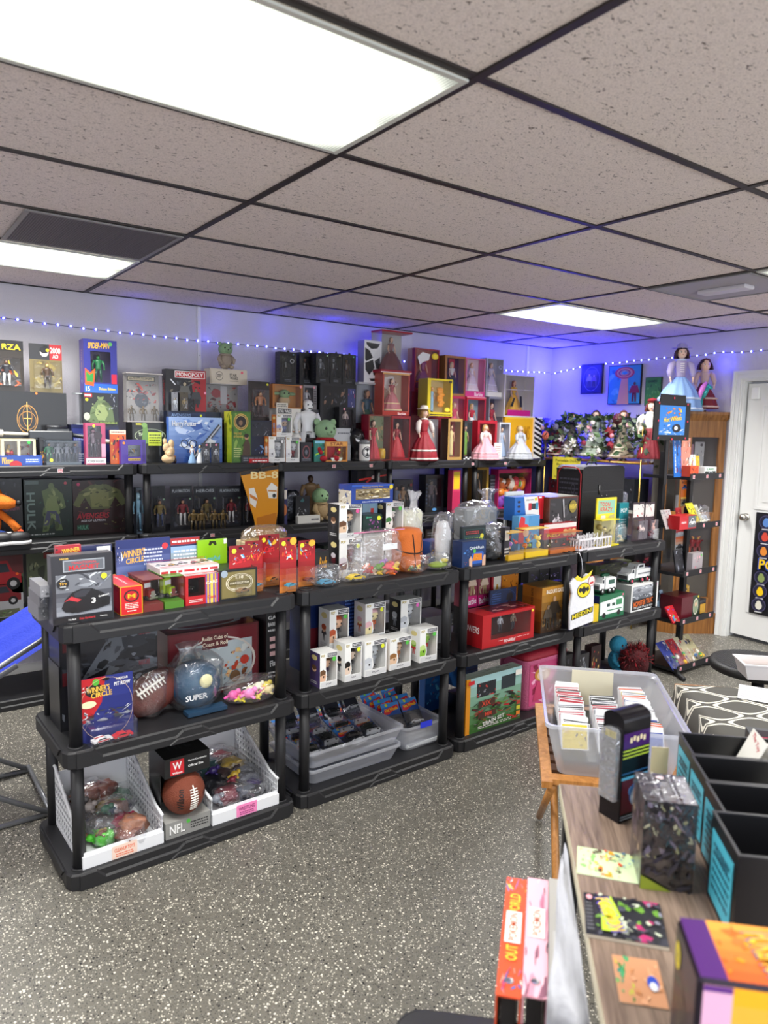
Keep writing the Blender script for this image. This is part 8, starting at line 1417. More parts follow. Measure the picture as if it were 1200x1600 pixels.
kit('orange matchbox style carded car hanging below the highest rack shelf',.26,.09,1.12,.19,.17,'e0701c',[('t','MATCHBOX',.5,.9,.8,.1,'17171a'),('c',.1,.62,.9,.82,'2c4a8a','17202c'),('r',0,.3,1,.36,'f0c04a'),('g',.02,.02,.98,.3,'b8a07a','8a6a4a',3),('c',.15,.05,.9,.28,'1b1b20','3a3a3e')],dep=.002)
kit('red headed carded black car hanging below the second highest rack shelf',.24,.11,.80,.19,.17,'b0b4ba',[('r',0,.75,1,1,'c81e28'),('t','INNER HOP',.6,.72,.7,.12,'f4f4f4'),('g',.02,.3,.98,.6,'c8a08a','d86a3a',3),('c',.1,.1,.95,.34,'17171a','3a3a40')],dep=.002)
kit('grey clear pack with pink figure on the middle rack shelf',.24,.13,lv[2],.13,.03,'a8a0a4',[('b',336,.2,.2,.8,.9,['d87a8a','f0b0b8','8a7a80'],7),('s',.85,.85,.008,'58c04a'),('r',0,0,1,.12,'d8406a')],dep=.04)
kit('black pack at the left of the middle rack shelf',.09,.10,lv[2],.16,.06,'1b1b20',[b_(337,PAL['d'])],-.2,.01)
kit('maroon square box with a green framed portrait on the second lowest rack shelf',.19,.22,lv[1],.16,.03,'5a1420',[('r',.62,0,1,1,'2c4030'),('e',.80,.5,.14,.36,'e8e0d0'),('e',.80,.5,.12,.31,'8a9a7a'),('e',.80,.6,.06,.1,'e0b898'),('s',.93,.92,.008,'e8d83a')],dep=.16)
kit('yellow fronted black pack at the right end of the second lowest rack shelf',.38,.09,lv[1],.11,.05,'1b1b20',[('r',.2,.1,.95,.7,'c8961c'),('r',.1,.8,.9,.95,'3a3a3e')],dep=.04)
kit('red and yellow flat packs at the left of the second lowest rack shelf',.04,.10,lv[1],.12,.03,'b81c2a',[b_(338,PAL['m'])],-.6,.01)
for k,(x_,c,l) in enumerate(((.06,'2a3a8a','blue carded figure leaning at the left of the lowest rack shelf'),(.17,'a81e2c','red and blue carded figure second on the lowest rack shelf'),(.27,'c8c0a0','cream carded figure third on the lowest rack shelf'),(.37,'b8b08a','pale carded figure at the right of the lowest rack shelf'))):
    kit(l,x_,.10,lv[0],.21,.02,c,[b_(340+k,[c,'1c2a6a','e8e0d8','b02a34','3a3a44'])],-.75,.002,fig=F_mix(k,PAL['m'],4))
kit('blue hang card tilting at the upper left of the rack',-.02,.09,1.34,.27,.06,'1c6ac0',[('t','SPEED SET',.22,.5,.8,.12,'e8f0f8',PI/2),('b',345,.35,.1,.95,.9,['b8c8e0','3a2a3a','8a3a3a','2c8ad8'],12)],-.1,.004)
kit('long paper price list hanging at the left of the rack',.01,.07,.86,.12,.21,'d0d0cc',[('l',.1,.1,.9,.9,9,'8a8a8c')],dep=.001,name='price_list',cat='paper'); kit('grey and red folded card leaning left of the black rack',-.08,.11,lv[3],.13,.05,'b0a8a8',[b_(346,['8a3a4a','c8c4c4','6a6a70'])],-.4,.004)
kit('small red car card on the second highest rack shelf beside the red boxed car',.15,.07,lv[3],.12,.12,'a82a34',[b_(360,PAL['r'])],-.2,.004)
kit('orange and black carded car at the back of the middle rack shelf',.36,.09,lv[2],.17,.16,'c8601e',[b_(361,['e8861e','1b1b1e','f0c84a'])],-.2,.004)
kit('pale blue carded figure at the back left of the second lowest rack shelf',.10,.08,lv[1],.18,.18,'8fa8c0',[b_(362,PAL['b'])],-.2,.004)
kit('yellow card pack standing in the middle of the highest rack shelf',.36,.06,lv[4],.14,.14,'d8b82a',[b_(363,PAL['y'])],-.1,.004)
kit('white and red carded car behind the white boxed green car',.24,.08,lv[4],.15,.10,'e0dcd8',[b_(364,PAL['r']+['f4f4f4'])],-.15,.004)
# sign panel on top of the rack
S_ = Frame(3.10,1.33,.02); a_,zt_ = S_.at(1024,626,0); b_2,_ = S_.at(1080,626,0); _,zb_ = S_.at(1045,688,0); w_,h_ = b_2-a_,zt_-zb_
t = thing('rack_sign','black sign panel with a blue racing picture on top of the rack','sign',S_.w((a_+b_2)/2,0,zb_),S_.a)
m = MB(); m.prism([(-w_/2,0),(w_/2,0),(w_/2,h_),(w_*.36,h_),(w_*.34,h_+.045),(-w_*.34,h_+.045),(-w_*.36,h_),(-w_/2,h_)],0,.008,kb); draw(m,(-w_/2,0,0),(w_,0,0),(0,0,h_),[('r',.14,.14,.86,.90,'2f78c8'),('b',350,.15,.15,.85,.3,['e8ecf0','c8d8ec'],6),('b',351,.3,.5,.75,.85,['e8861e','c8581c','f0c83a'],9),('t','Hot Wheels',.5,.56,.5,.12,'f0d03a',.1),('e',.62,.32,.12,.11,'17171a'),('e',.60,.32,.05,.05,'e8e8e8'),('b',352,.25,.25,.6,.42,['2a3a8a','17171a','d8d8dc'],6)]+[('s',x_,z_,.007,'d03048') for x_,z_ in ((.1,.95),(.9,.95),(.1,.5),(.92,.5),(.12,.06),(.5,.03),(.88,.06),(.5,1.1))]); m.build('panel',t)
m = MB(); m.box(-w_*.1,.008,-(zb_-1.3),-w_*.02,.02,h_*.8,kb); m.build('support',t)
# ================================================================ blue folding chair at the far left
t = thing('folding_chair','blue cloth folding chair with grey tube frame at the left edge','chair',(-1.05,2.1,0)); gb = mat('8a8c90',.35,.6); bl = mat('1c3ac8',.8,bump=.4,bscale=90)
gb = mat('8a8c90',.35,.6); bl = mat('1a34b4',.8,bump=.4,bscale=90)
def sling(y_,x_): s_ = y_+.22; return (x_,y_-.13,.66+.52*(x_+.81-1.05*0)-.0+.13*s_-.022*abs(math.sin(3*PI*s_/.45)))
m = MB(); m.loft([[(x_-(-1.05)-0,y_,sling(y_,x_)[2]) for y_ in [-.35+.45*q/18 for q in range(19)]] for x_ in (-1.28,-1.1,-.9,-.75,-.66,-.60)],bl,False,True,False); m.build('backrest',t)
m = MB(); m.loft([[(x_,y_,.385-.02*math.sin(PI*(y_+.35)/.45)) for y_ in [-.35+.45*q/8 for q in range(9)]] for x_ in (-.75,-.5,-.25)],bl,False,True,False); m.build('seat',t)
for y_ in (-.355,.105):
    for P in ([(-.25,y_,.40),(.46,y_,.785)],[(-.74,y_,.40),(-.23,y_,.40)],[(-.62,y_,.015),(.02,y_,.52),(.30,y_,.66)],[(.40,y_,.015),(-.20,y_,.40)],[(-.62,y_,.012),(.40,y_,.012)]): m = MB(); m.tube(P,.011,gb,8); m.build('leg',t)
m = MB(); m.tube([(.40,-.355,.03),(.40,.105,.03)],.010,gb,8); m.build('brace',t)
# ================================================================ foreground: desk, bins, stool
DA = -math.radians(44.5); D = Frame(.151,-.22,DA); DZ_ = .75
t = thing('desk','grey-brown wood topped desk with black metal legs in the near right corner','desk',D.w(0,0),DA)
m = MB(); m.box(0,-1.25,DZ_-.028,.95,0,DZ_,M_DESK); m.box(-.001,-1.25,DZ_-.0285,0,.001,DZ_-.0005,mat('c8c2a8',.5)); m.box(-.001,0,DZ_-.0285,.95,.0015,DZ_-.0005,mat('c8c2a8',.5)); m.build('desktop',t)
for x_,y_ in ((.03,-.03),(.92,-.03),(.03,-1.22),(.92,-1.22)): m = MB(); m.box(x_-.02,y_-.02,0,x_+.02,y_+.02,DZ_-.029,mat('1b1b1e',.45)); m.build('leg',t)
m = MB(); m.box(.05,-.04,DZ_-.07,.90,-.02,DZ_-.029,mat('1b1b1e',.45)); m.box(.02,-1.2,DZ_-.07,.04,-.05,DZ_-.029,mat('1b1b1e',.45)); m.build('frame',t)
# black card bins
bk = mat('141417',.32); bk2 = mat('26262a',.35); by = (0.0,-.125,-.25,-.39,-.54)
nm = ['farthest','second farthest','third','nearest']
for k in range(4):
    y1,y0 = by[k]-.002,by[k+1]+.002; x0 = .272-.004*k-.022*(k == 3); W_ = .36; hb = .155 if k < 3 else .165; q = .004
    t = thing('card_bin',nm[k]+' black open card bin with a blue handwritten label on the desk','bin',D.w(x0,y0,DZ_+.0005),DA,'black card bins on the desk'); L_ = y1-y0
    m = MB(); m.box(0,0,0,W_,L_,q,bk); m.box(0,0,q,q,L_,hb,bk); m.box(W_-q,0,q,W_,L_,hb,bk); m.box(q,0,q,W_-q,q,hb,bk); m.box(q,L_-q,q,W_-q,L_,hb,bk)
    for a in ((-.001,-.001,W_+.001,q+.001),(-.001,L_-q-.001,W_+.001,L_+.001),(-.001,q,q+.001,L_-q),(W_-q-.001,q,W_+.001,L_-q)): m.box(a[0],a[1],hb,a[2],a[3],hb+.003,bk2)
    m.build('bin_body',t)
    m = MB(); m.box(-.0012,L_*.12,.012,-.0002,L_*.92,hb-.025,'4ab4cc'); draw(m,(-.0013,L_*.92,.012),(0,-L_*.8,0),(0,0,hb-.037),[('l',.12,.15,.9,.9,6,'24566a'),('t',['Rares','Holo','Sets','Stadium'][k],.5,.78,.6,.14,'24566a',.1)]); m.build('paper_label',t)
for k,(bi,x_,tx,rc) in enumerate(((0,.10,'The Toy','c83a4a'),(0,.15,'The Toy','3a3a40'),(0,.20,'The Toy','3a3a40'),(1,.17,'Cards','6a6a70'),(1,.23,'Cards','6a6a70'))):
    m = MB(); m.box(-.001,-.045,0,.001,.045,.15,'ecebe4'); draw(m,(-.0011,.045,0),(0,-.09,0),(0,0,.15),[('t',tx,.5,.88,.7,.09,rc,-.3)]); o = m.build('divider_card',None,D.w(.272+x_,(by[bi]+by[bi+1])/2,DZ_+.05),DA); o.rotation_euler = (0,math.radians(24),DA)
    tag(o,'%s white divider card with hand lettering in the %s black bin' % (['leftmost','middle','rightmost','left','right'][k],['farthest','second farthest'][bi]),'card','white divider cards in the black bins')
# arched tin
x_,y_ = D.fl(966,1288,DZ_); t = thing('arched_tin','tall black arched metal tin with purple and yellow bands standing on the desk','tin',D.w(x_,y_,DZ_+.0005),-.10); W_,L_,H_ = .088,.058,.252
def arch(s,n=10): r_ = L_/2*s; c_ = L_/2; return [(c_+r_,.0)]+[(c_+r_*math.cos(PI*i/n),H_-r_*.62-.0+r_*.62*math.sin(PI*i/n)) for i in range(n+1)]+[(c_-r_,.0)]
def archband(y0,y1,x0,x1,col,off=.0006): m.box(x0,-off,y0,x1,-.0001,y1,col)
m = MB(); m.prismx([(a,b) for a,b in arch(1.0)],0,W_,mat('15131a',.2,.4)); m.build('tin_body',t)
m = MB(); m.box(.004,-.0008,.02,W_-.004,-.0002,.10,mat('541022',.25)); m.box(.002,-.001,.10,W_-.002,-.0004,.106,mat('58b0d8',.2)); m.box(.002,-.001,.113,W_-.002,-.0004,.116,mat('2c5a8a',.2))
for k in range(3): m.box(.002,-.001,.150+.008*k,W_-.002,-.0004,.153+.008*k,'a8c03a')
m.box(.002,-.0009,.172,W_-.002,-.0003,.208,mat('3a1a58',.25)); [m.box(W_*(.25+.12*k),-.0012,.184+.004*(k % 2),W_*(.33+.12*k),-.001,.196+.003*(k % 2),'d8c8a0') for k in range(5)]
for cx,cz,rx,rz,c in ((.05,.062,.022,.028,'3a6ab0'),(.045,.055,.012,.02,'c8ccd8'),(.035,.07,.010,.012,'5a8ac8'),(.058,.072,.009,.010,'2a4a8a')): m.face([(cx+rx*math.cos(2*PI*i/14),-.0011,cz+rz*math.sin(2*PI*i/14)) for i in range(14)],c)
m.box(.004,-.001,.006,W_-.004,-.0003,.008,'b8bcc8'); m.box(.004,-.001,.012,W_-.004,-.0003,.014,'b8bcc8'); m.build('printed_band',t)
m = MB(); m.prismx([(a*.86+.005,.05+b*.66) for a,b in arch(.9)],-.012,-.0003,clear_mat('cloudy_blister',fac=.2,haze=.35,hazec='c8ccd4',wrinkle=.5)); m.box(-.0015,.02,.19,-.0003,.05,.205,'c8b83a'); m.build('blister',t)
# boxed cards
x_,y_ = D.fl(999,1386,DZ_); t = thing('card_box','shrink-wrapped dark card booster box standing on the desk beside the bins','card box',D.w(x_,y_,DZ_+.0005),DA-.03); m = MB(); W_,L_,H_ = .096,.118,.176
m.box(0,0,0,W_,L_,H_,'1a1a20'); draw(m,(0,0,0),(W_,0,0),(0,0,H_),[('g',0,0,1,1,'101014','2a2a32',4),('b',401,0,.35,1,1,['4a4a5c','8a8c6a','26262e','6a6478','a8a890','17171c'],22),('b',402,0,0,1,.5,['17171c','2c2a3c','3a3844','0e0e12'],12),('p',[(0,0),(.6,0),(0,.16)],'8a9a2c')])
draw(m,(0,L_,0),(0,-L_,0),(0,0,H_),[('b',403,0,0,1,1,['8a6a5a','b09a80','4a3a44','2a2430','6a5a6c'],16)]); draw(m,(0,0,H_),(W_,0,0),(0,L_,0),[('r',0,0,1,1,'3a3a40'),('r',.3,0,.34,1,'8a8a90'),('r',.64,0,.68,1,'8a8a90'),('r',.74,0,.98,.9,'9a9aa0'),('l',.4,.05,.6,.7,8,'c0c0c4'),('e',.47,.85,.08,.06,'e8d0d4')]); m.build('carton',t)
m = MB(); m.box(-.0012,-.0012,0,W_+.0012,L_+.0012,H_+.0012,clear_mat('shrink_wrap',fac=.05,edge=.5,rough=.06,wrinkle=.5,wscale=30)); m.build('shrink_wrap',t)
# loose cards on the desk
def flatcard(label,px,art,th=.0016,col='c8c0b0',name='trading_card'):
    P = [D.fl(u,v,DZ_) for u,v in px]; c = Vector((sum(p[0] for p in P)/4,sum(p[1] for p in P)/4)); U = (Vector(P[1])-Vector(P[0])+Vector(P[2])-Vector(P[3]))/2; V = Vector((-U.y,U.x)).normalized()*((Vector(P[3])-Vector(P[0])).length+(Vector(P[2])-Vector(P[1])).length)/2
    o_ = -U/2-V/2; m = MB(); a = math.atan2(U.y,U.x); w_,h_ = U.length,V.length; m.box(-w_/2,-h_/2,0,w_/2,h_/2,th,col); draw(m,(-w_/2,-h_/2,th),(w_,0,0),(0,h_,0),art); tag(m.build(name,None,D.w(c.x,c.y,DZ_+.0004),DA+a),label,'card')
flatcard('pale green trading card with orange character-free artwork, farthest loose card',((901,1366),(1000,1383),(1000,1340),(902,1323)),[('r',0,0,1,1,'c8dcae'),('b',411,.02,.02,.4,.98,['b8e08a','e8e0b8','8ac06a','f0c8a8'],8),('b',412,.25,.05,.75,.98,['e8a02a','d8502a','f0d83a','5a4a2a','e8c8a0'],12),('b',413,.55,.3,.98,.98,['5a8ab0','8ac0c0','3a6a8a','d8e08a'],8)])
flatcard('black bordered booster pack with yellow lettering lying on the desk',((914,1464),(1035,1484),(1040,1420),(912,1399)),[('r',0,0,1,1,'26262c'),('r',.0,0,.13,1,'17171a'),('l',.02,.1,.11,.8,8,'6a6a70'),('b',414,.14,.0,1,1,['6a9a3a','b0306a','4a4a58','8a8a98','3a3a44','c8d0b8','2a2a34'],24),('p',[(.2,.1),(.22,.8),(.36,.95),(.46,.5),(.34,.1)],'b8d83a'),('t','POKéMON',.32,.5,.8,.22,'4a3ab0',-1.3),('t','POKéMON',.32,.5,.76,.18,'f0d02a',-1.3),('e',.07,.85,.04,.06,'e8a0a8')],.006)
flatcard('green and orange trading card with a blue round, half under the purple tin',((970,1566),(1040,1580),(1032,1503),(954,1494)),[('r',0,0,1,1,'c8906a'),('b',415,0,0,.4,1,['4aa06a','2c8a8a','b8c83a','3a7a3a'],9),('b',416,.35,0,1,1,['d8a07a','e0b08a','c88a5a'],7),('e',.78,.45,.12,.16,'2a4ab8'),('e',.78,.38,.08,.09,'e8eaf0')])
# purple tin box
x_,y_ = D.fl(1055,1431,.95); t = thing('collector_tin','purple and orange glossy tin box with yellow lettering in the bottom right corner','tin',D.w(x_,y_-.118,DZ_+.0005),DA-.02); W_,L_,H_ = .26,.118,.2
m = MB(); m.bbox(0,0,0,W_,L_,H_,mat('241a2c',.25,.3),.006); m.build('tin_body',t)
m = MB(); draw(m,(.003,.003,H_),(W_-.006,0,0),(0,L_-.006,0),[('r',0,0,.13,1,'4a1a6a'),('g',.13,0,1,1,'c8581c','e89a3a',6),('b',421,.14,.05,.5,.95,['d06a24','c89a1c','d8702a','c86020'],9),('t','POKéMON',.40,.45,.84,.20,'6a5a80',-PI/2*.94),('t','POKéMON',.40,.45,.8,.17,'f4b82a',-PI/2*.94),('p',[(.68,.04),(.72,.04),(.74,.9),(.70,.9)],'e8a0b8')],z0=.0004)
draw(m,(.006,-.0002,.004),(W_-.012,0,0),(0,0,H_-.01),[('g',0,0,1,1,'e8a8d8','f8a81c',8),('r',0,0,.14,1,'d8a8c8'),('b',422,.15,.3,.9,.7,['f8d84a','f8c0a0','f8e070'],6),('p',[(.15,.05),(.4,.0),(.3,.2),(.15,.3)],'5ab0f0'),('r',.0,.96,.14,1,'5a2a80')],z0=.0004)
draw(m,(-.0002,L_-.006,.004),(0,-(L_-.012),0),(0,0,H_-.01),[('r',0,0,1,1,'1e1824'),('b',423,.2,.0,.8,.75,['3a3830','2c2630','4a4438'],8),('e',.18,.82,.12,.10,'e0cc1e'),('l',.1,.78,.26,.86,2,'6a6a20')],z0=.0004); m.build('printed_sleeve',t)
# ---- wooden stool with the big clear bin
BA = math.atan2(-.32,.31); sz = .48; Hh = .185
def toR(x,y): p = Frame(.557,.18,BA); return p.w(x,y)
Fb = Frame(.557,.18,BA); WB,DB = .46,.63; cb = Fb.w(WB/2,DB/2,sz+.0005)
t = thing('wooden_stool','slatted wooden folding table under the clear card bin','table',Fb.w(WB/2,DB/2,0),BA)
m = MB()
for k in range(9): y_ = -.31+k*.072; m.box(-.20,y_,sz-.018,.20,y_+.045,sz,M_WOODL if k in (0,8) else mat('4a2c18',.5))
m.box(-.235,-.33,sz-.022,-.20,.37,sz,M_WOODL); m.box(.20,-.33,sz-.022,.235,.37,sz,M_WOODL); m.box(-.2,.335,sz-.022,.2,.37,sz,M_WOODL); m.build('slat_top',t)
for sx in (-1,1):
    m = MB(); m.tube([(sx*.2,-.30,sz-.03),(sx*.2,.30,.015)],.014,M_WOODL,8); m.build('leg',t); m = MB(); m.tube([(sx*.165,.30,sz-.03),(sx*.165,-.30,.015)],.014,M_WOODL,8); m.build('leg',t)
clear_bin(cb,BA,WB,DB,Hh,'large clear storage bin of sleeved cards on the wooden folding table',taper=.05)
R = random.Random(50); M_SL = clear_mat('card_sleeve',fac=.15,edge=.6,rough=.1)
def cardpack(c,kk):
    m = MB(); m.box(-.045,-.003,0,.045,.003,.085,'e2e3e6'); draw(m,(-.045,-.0032,0),(.09,0,0),(0,0,.085),[('r',.04,.04,.96,.96,c),('b',kk,.08,.1,.92,.8,[c,'e8e8e8','2a2a34','c8a83a'],5)]); m.box(-.043,-.0035,.085,.043,.0035,.0885,c if kk % 2 else 'e8e9ec'); return m
pk = []
for k,c in enumerate(('e8e8ea','b0283a','d8c01e','1b1b20','2a4aa0','d8602a','e0e4ea','8a8e98')):
    o = cardpack(c,430+k).build('sleeved_card_pack'); tag(o,'','card pack','sleeved card packs in the big clear bin'); pk.append(o)
cnm = ['white','dark red','yellow','black','blue','orange','pale','grey']; rn = ['left','middle','right']; used = set()
for r_ in range(3):
    n_ = 21 if r_ != 1 else 15
    for j in range(n_):
        q = R.choice([0,0,6,7,1,3] if r_ == 0 else [0,6,1,3,7,0] if r_ == 1 else [4,3,7,5,0,6]); 
        if (r_,j) == (0,0): q = 2
        if (r_,j) in ((2,2),(2,3)): q = 5
        if r_ == 2 and j == n_-3: q = 2
        if r_ == 2 and j == n_-1: q = 4
        o = pk[q] if q not in used else pk[q].copy()
        if q in used: SC.collection.objects.link(o)
        used.add(q); y_ = -DB/2+.085+j*.0205; x_ = -.125+.122*r_; o.location = cb+Vector((math.cos(BA)*x_-math.sin(BA)*y_,math.sin(BA)*x_+math.cos(BA)*y_,.068+.006*R.random())); o.rotation_euler = (-.42,R.uniform(-.05,.05),BA+R.uniform(-.06,.06)); o['label'] = '%s sleeved card pack, %s of the %s row' % (cnm[q],['front','middle','back'][min(2,j//7)],rn[r_])
for k,o in enumerate(pk):
    if k not in used: bpy.data.objects.remove(o)
for k,(c,l) in enumerate((('24303a','dark cardboard filler box lying left in the bottom of the clear card bin'),('5a6a8a','blue-grey filler box lying right in the bottom of the clear card bin'))):
    m = MB(); m.box(-.17+.18*k,-.25,.004,-.01+.18*k,.22,.044,c); tag(m.build('filler_box',None,cb,BA),l,'box')
m = MB(); m.box(-.10,.0,0,.06,.002,.14,'ddd6bc'); o = m.build('divider_sheet',None,cb+Vector((math.cos(BA)*.0-math.sin(BA)*.262,math.sin(BA)*.0+math.cos(BA)*.262,.05)),BA); tag(o,'cream cardboard divider standing at the back of the clear card bin','card')
m = MB(); m.box(-.02,0,0,.02,.002,.17,'ddd0a8'); tag(m.build('divider_sheet',None,D.w(.235,.012,DZ_-.06),DA),'narrow tan card edge between the desk bins and the clear bin','card')
# ---- cloth covered table, seat, basket
M_CL = bpy.data.materials.new('lattice_cloth'); M_CL.use_nodes = True; nt = M_CL.node_tree; bs = nt.nodes['Principled BSDF']; tc = nt.nodes.new('ShaderNodeTexCoord'); s3 = nt.nodes.new('ShaderNodeSeparateXYZ'); nt.links.new(tc.outputs['Object'],s3.inputs[0])
zz_ = mth('MULTIPLY',s3.outputs[2],-1.); xx_ = mth('MULTIPLY',mth('ADD',s3.outputs[0],zz_),2*PI/.26); yy_ = mth('MULTIPLY',s3.outputs[1],2*PI/.17)
v_ = mth('ABSOLUTE',mth('ADD',mth('COSINE',xx_),mth('COSINE',yy_))); v_ = mth('LESS_THAN',mth('ABSOLUTE',mth('SUBTRACT',v_,.30)),.17)
mx = nt.nodes.new('ShaderNodeMix'); mx.data_type = 'RGBA'; nt.links.new(v_,mx.inputs[0]); mx.inputs[6].default_value = lin('55534e'); mx.inputs[7].default_value = lin('e8e4d6'); nt.links.new(mx.outputs[2],bs.inputs['Base Color']); bs.inputs['Roughness'].default_value = .9
CF = Frame(1.17,-.04,-math.radians(44)); cz = .58
t = thing('cloth_table','low table draped with a grey cloth in a white lattice pattern','table',CF.w(0,0),CF.a)
m = MB(); R = random.Random(3); nx,ny = 26,22; W_,L_ = .80,.76; vs = []; fs = []
for j in range(ny+1):
    for i in range(nx+1):
        x_,y_ = -.12+(W_+.24)*i/nx,-.27-.12+(L_+.24)*j/ny; ox = max(0,-x_,x_-W_); oy = max(0,-.27-y_,y_-(L_-.27)); o_ = max(ox,oy)
        px = min(max(x_,-.012),W_+.012) if o_ > 0 else x_; py = min(max(y_,-.282),L_-.258) if o_ > 0 else y_
        px += (.02*math.sin(y_*22) if ox > 0 else 0)*min(1,ox*10); py += (.02*math.sin(x_*24) if oy > 0 else 0)*min(1,oy*10)
        vs.append((px,py,cz-o_*2.6+.002+.0015*math.sin(x_*17+y_*9)))
for j in range(ny):
    for i in range(nx): a = j*(nx+1)+i; fs.append((a,a+1,a+nx+2,a+nx+1))
m.mesh(vs,fs,M_CL,True); m.build('cloth',t); m = MB(); m.box(0,-.27,cz-.03,W_,L_-.27,cz-.002,M_WOODL); m.build('tabletop',t)
for x_,y_ in ((.04,-.23),(W_-.04,-.23),(.04,L_-.31),(W_-.04,L_-.31)): m = MB(); m.box(x_-.02,y_-.02,0,x_+.02,y_+.02,cz-.031,M_WOODL); m.build('leg',t)
m = MB(); M_DOT = noise_mat('dotted_rubber','1b1b1d','','black')
sx_,sy_ = W0.fl(1206,1052,.46); t = thing('round_stool','round black dotted-seat stool behind the patterned table','stool',(sx_+.12,sy_+.12,0)); m.lathe([(.20,.41),(.235,.42),(.24,.44),(.232,.458),(.2,.462),(.001,.463)],M_DOT,40); 
dt = mat('4a4a4c',.5)
for i in range(-14,15):
    for j in range(-14,15):
        if i*i+j*j < 190: m.box(i*.0155-.0025,j*.0155-.0025,.4625,i*.0155+.0025,j*.0155+.0025,.4645,dt)
m.build('seat',t); m = MB(); m.lathe([(.19,0),(.19,.02),(.03,.05),(.03,.41)],mat('222224',.4),24); m.build('base',t)
x_,y_ = W0.fl(1176,1062,.465); t = thing('storage_basket','white slotted basket lined with cardboard on the round black seat','basket',W0.w(x_+.115,y_-.02,.465),CF.a); wm = mat('e2dee0',.4)
m = MB(); W_,L_,H_ = .28,.16,.07
rg = lambda w_,l_,z_: [(-w_/2,-l_/2,z_),(w_/2,-l_/2,z_),(w_/2,l_/2,z_),(-w_/2,l_/2,z_)]
m.loft([rg(W_*.86,L_*.86,0),rg(W_,L_,H_),rg(W_+.012,L_+.012,H_),rg(W_+.012,L_+.012,H_+.006),rg(W_-.008,L_-.008,H_+.006),rg(W_*.84,L_*.84,.004)],wm,True,False); m.build('basket_body',t)
m = MB(); m.box(-W_*.38,-L_*.38,.005,W_*.38,L_*.38,.03,'9a7440'); m.build('cardboard',t)
x_,y_ = CF.fl(1190,1088,cz); m = MB(); m.box(-.085,-.09,0,.085,.09,.001,'e4e4e8'); draw(m,(-.085,-.09,.001),(.17,0,0),(0,.18,0),[('l',.05,.1,.95,.75,9,'b0b0b8'),('b',441,.4,.8,.8,.95,['3a3a40'],2)]); o = m.build('price_sheet',None,CF.w(x_,y_,cz+.006),CF.a-.35); tag(o,'printed white price sheet lying on the patterned cloth','paper')
x_,y_ = CF.fl(1166,1150,cz+.10); t = thing('shadow_box','dark grey shadow box frame with a pink inside and orange flame side, right edge','frame',CF.w(x_,y_-.10,cz+.005),CF.a-.12); m = MB(); W_,L_,H_ = .24,.17,.10; gy = mat('47484c',.6)
for a in ((0,0,.022,L_),(W_-.022,0,W_,L_),(.022,0,W_-.022,.022),(.022,L_-.022,W_-.022,L_)): m.box(a[0],a[1],0,a[2],a[3],H_,gy)
m.build('frame_body',t); m = MB(); m.box(.022,.022,.0,W_-.022,L_-.022,H_*.8,'c04464'); m.build('picture',t); m = MB(); draw(m,(0,L_,0),(0,-L_,0),(0,0,H_),[('r',.1,.05,.9,.95,'17171b'),('b',442,.3,.05,.85,.8,['e8582a','d83a1e','d8dce0'],6)],z0=.0006); m.build('side_print',t)
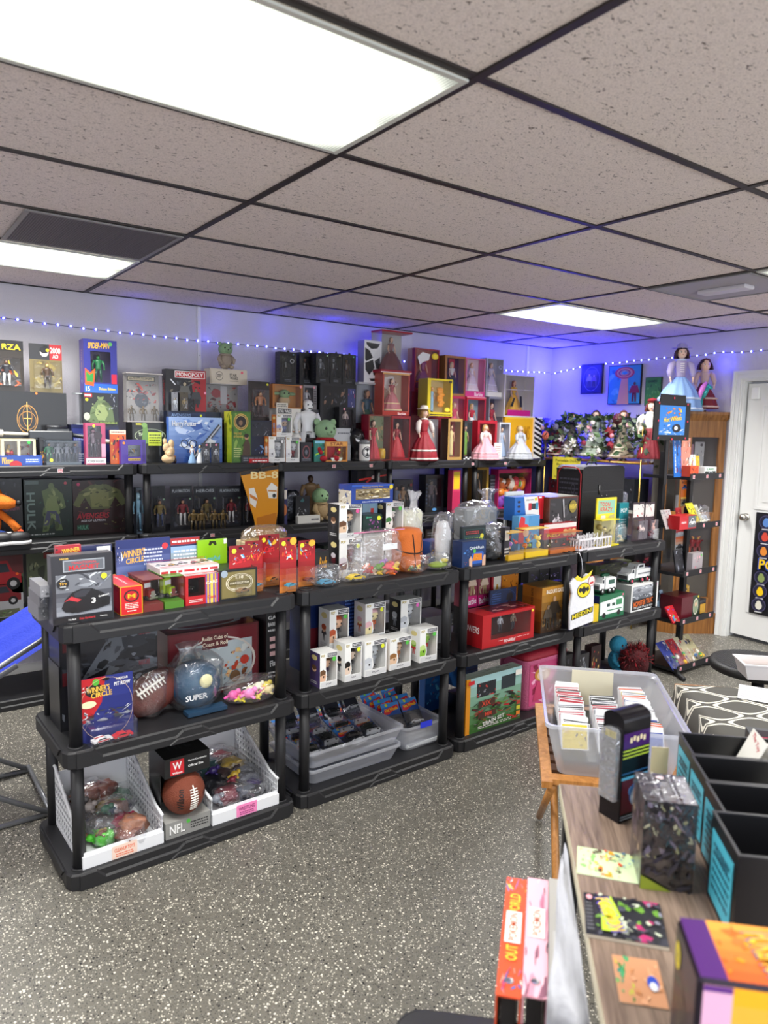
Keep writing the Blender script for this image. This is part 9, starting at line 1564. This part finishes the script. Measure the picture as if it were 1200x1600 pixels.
# ---- ring binders, low stool, draped bag
zb = .40
t = thing('step_stool','black plastic step stool with rounded top under the ring binders','stool',D.w(-.17,-.56,0),DA); m = MB()
m.loft([rrect(.34,.40,zb-.02,.06),rrect(.36,.42,zb-.015,.06),rrect(.36,.42,zb-.004,.06),rrect(.345,.405,zb-.0005,.06)],mat('26272a',.5),True,True); m.build('step_top',t)
for sx in (-1,1):
    for sy in (-1,1): m = MB(); m.tube([(sx*.12,sy*.15,zb-.02),(sx*.15,sy*.18,0)],[.02,.024],mat('26272a',.5),8); m.build('leg',t)
bn = [(0,'d8502a','orange and yellow ring binder lettered OUT POKEMON WORLD, left of the desk',[('r',0,0,1,1,'d8502c'),('b',451,0,.85,1,1,['2a6ab0','f0c83a','e8f0f4','3a9ad0'],7),('b',452,0,0,1,.2,['2a6ab0','e8582c','f0e8e0','c83a5a'],7),('t','WORLD',.5,.72,.22,.5,'f0c83a',PI/2),('r',.15,.39,.85,.66,'ecebe6'),('t','POKEMON',.5,.525,.24,.4,'c85a2c',PI/2),('t','OUT',.5,.31,.12,.5,'f0c83a',PI/2)]),
      (1,'e8a8b8','pink speckled ring binder with a POKEMON spine card, beside the orange one',[('r',0,0,1,1,'ecb0be'),('b',453,0,0,1,1,['b8708a','3a2c34','d890a4','f4c8d0','8a5a6c'],11),('r',.14,.44,.86,.70,'f0eeea'),('t','POKEMON',.5,.57,.23,.4,'c85a2c',PI/2)]),(2,'b4b2ac','plain grey-white ring binder nearest the desk leg',[('r',.2,.1,.8,.5,'c8c8c4'),('l',.3,.2,.7,.4,3,'b8b8b4')])]
for k,c,l,art in bn:
    t = thing('ring_binder',l,'binder',D.w(-.136+.044*k,-.628+.006*k,zb+.0005),DA-.075,'ring binders beside the desk'); th_ = .042; L_,hb_ = .33,.28; m = MB()
    m.box(-th_/2,0,0,-th_/2+.003,L_,hb_,c); m.box(th_/2-.003,0,0,th_/2,L_,hb_,c); m.box(-th_/2+.003,0,hb_-.003,th_/2-.003,L_,hb_,c); draw(m,(-th_/2,0,hb_),(th_,0,0),(0,L_,0),art); m.build('cover',t)
    m = MB(); m.box(-th_/2+.008,.02,.012,th_/2-.008,L_-.01,hb_-.02,'1c1c20'); m.build('dark_hollow',t); m = MB(); m.lathe([(.008,hb_+.0015),(.005,hb_+.002),(.005,hb_+.001)],met('c8c8cc'),12,(0,.035,0)); m.build('finger_ring',t)  # near-black block paints the shade of the hollow between the covers
t = thing('grey_bag','crumpled pale grey plastic bag hanging from the desk edge','bag',D.w(-.003,-.22,0),DA); m = MB(); R = random.Random(4); vs = []; fs = []; n_,mm = 14,16
for j in range(mm+1):
    t_ = j/mm; drop = max(0,t_-.62); y_ = -.06-.58*min(t_,.62)/.62*.66-.02*min(1,drop*8); z_ = (.745 if t_ < .1 else .728-.035*(t_-.1)/.52) if drop == 0 else .69-drop*1.1
    for i in range(n_+1): f_ = i/n_; vs.append((-.006-(.012+.058*min(1,t_*1.5))*f_,y_+.02*math.sin(5*f_+j),z_+.004*math.sin(7*f_+j*1.3)-.003*R.random()))
for j in range(mm):
    for i in range(n_): a = j*(n_+1)+i; fs.append((a,a+1,a+n_+2,a+n_+1))
m.mesh(vs,fs,mat('a6a8b0',.5,bump=1.,bscale=18),True); m.build('bag_film',t)
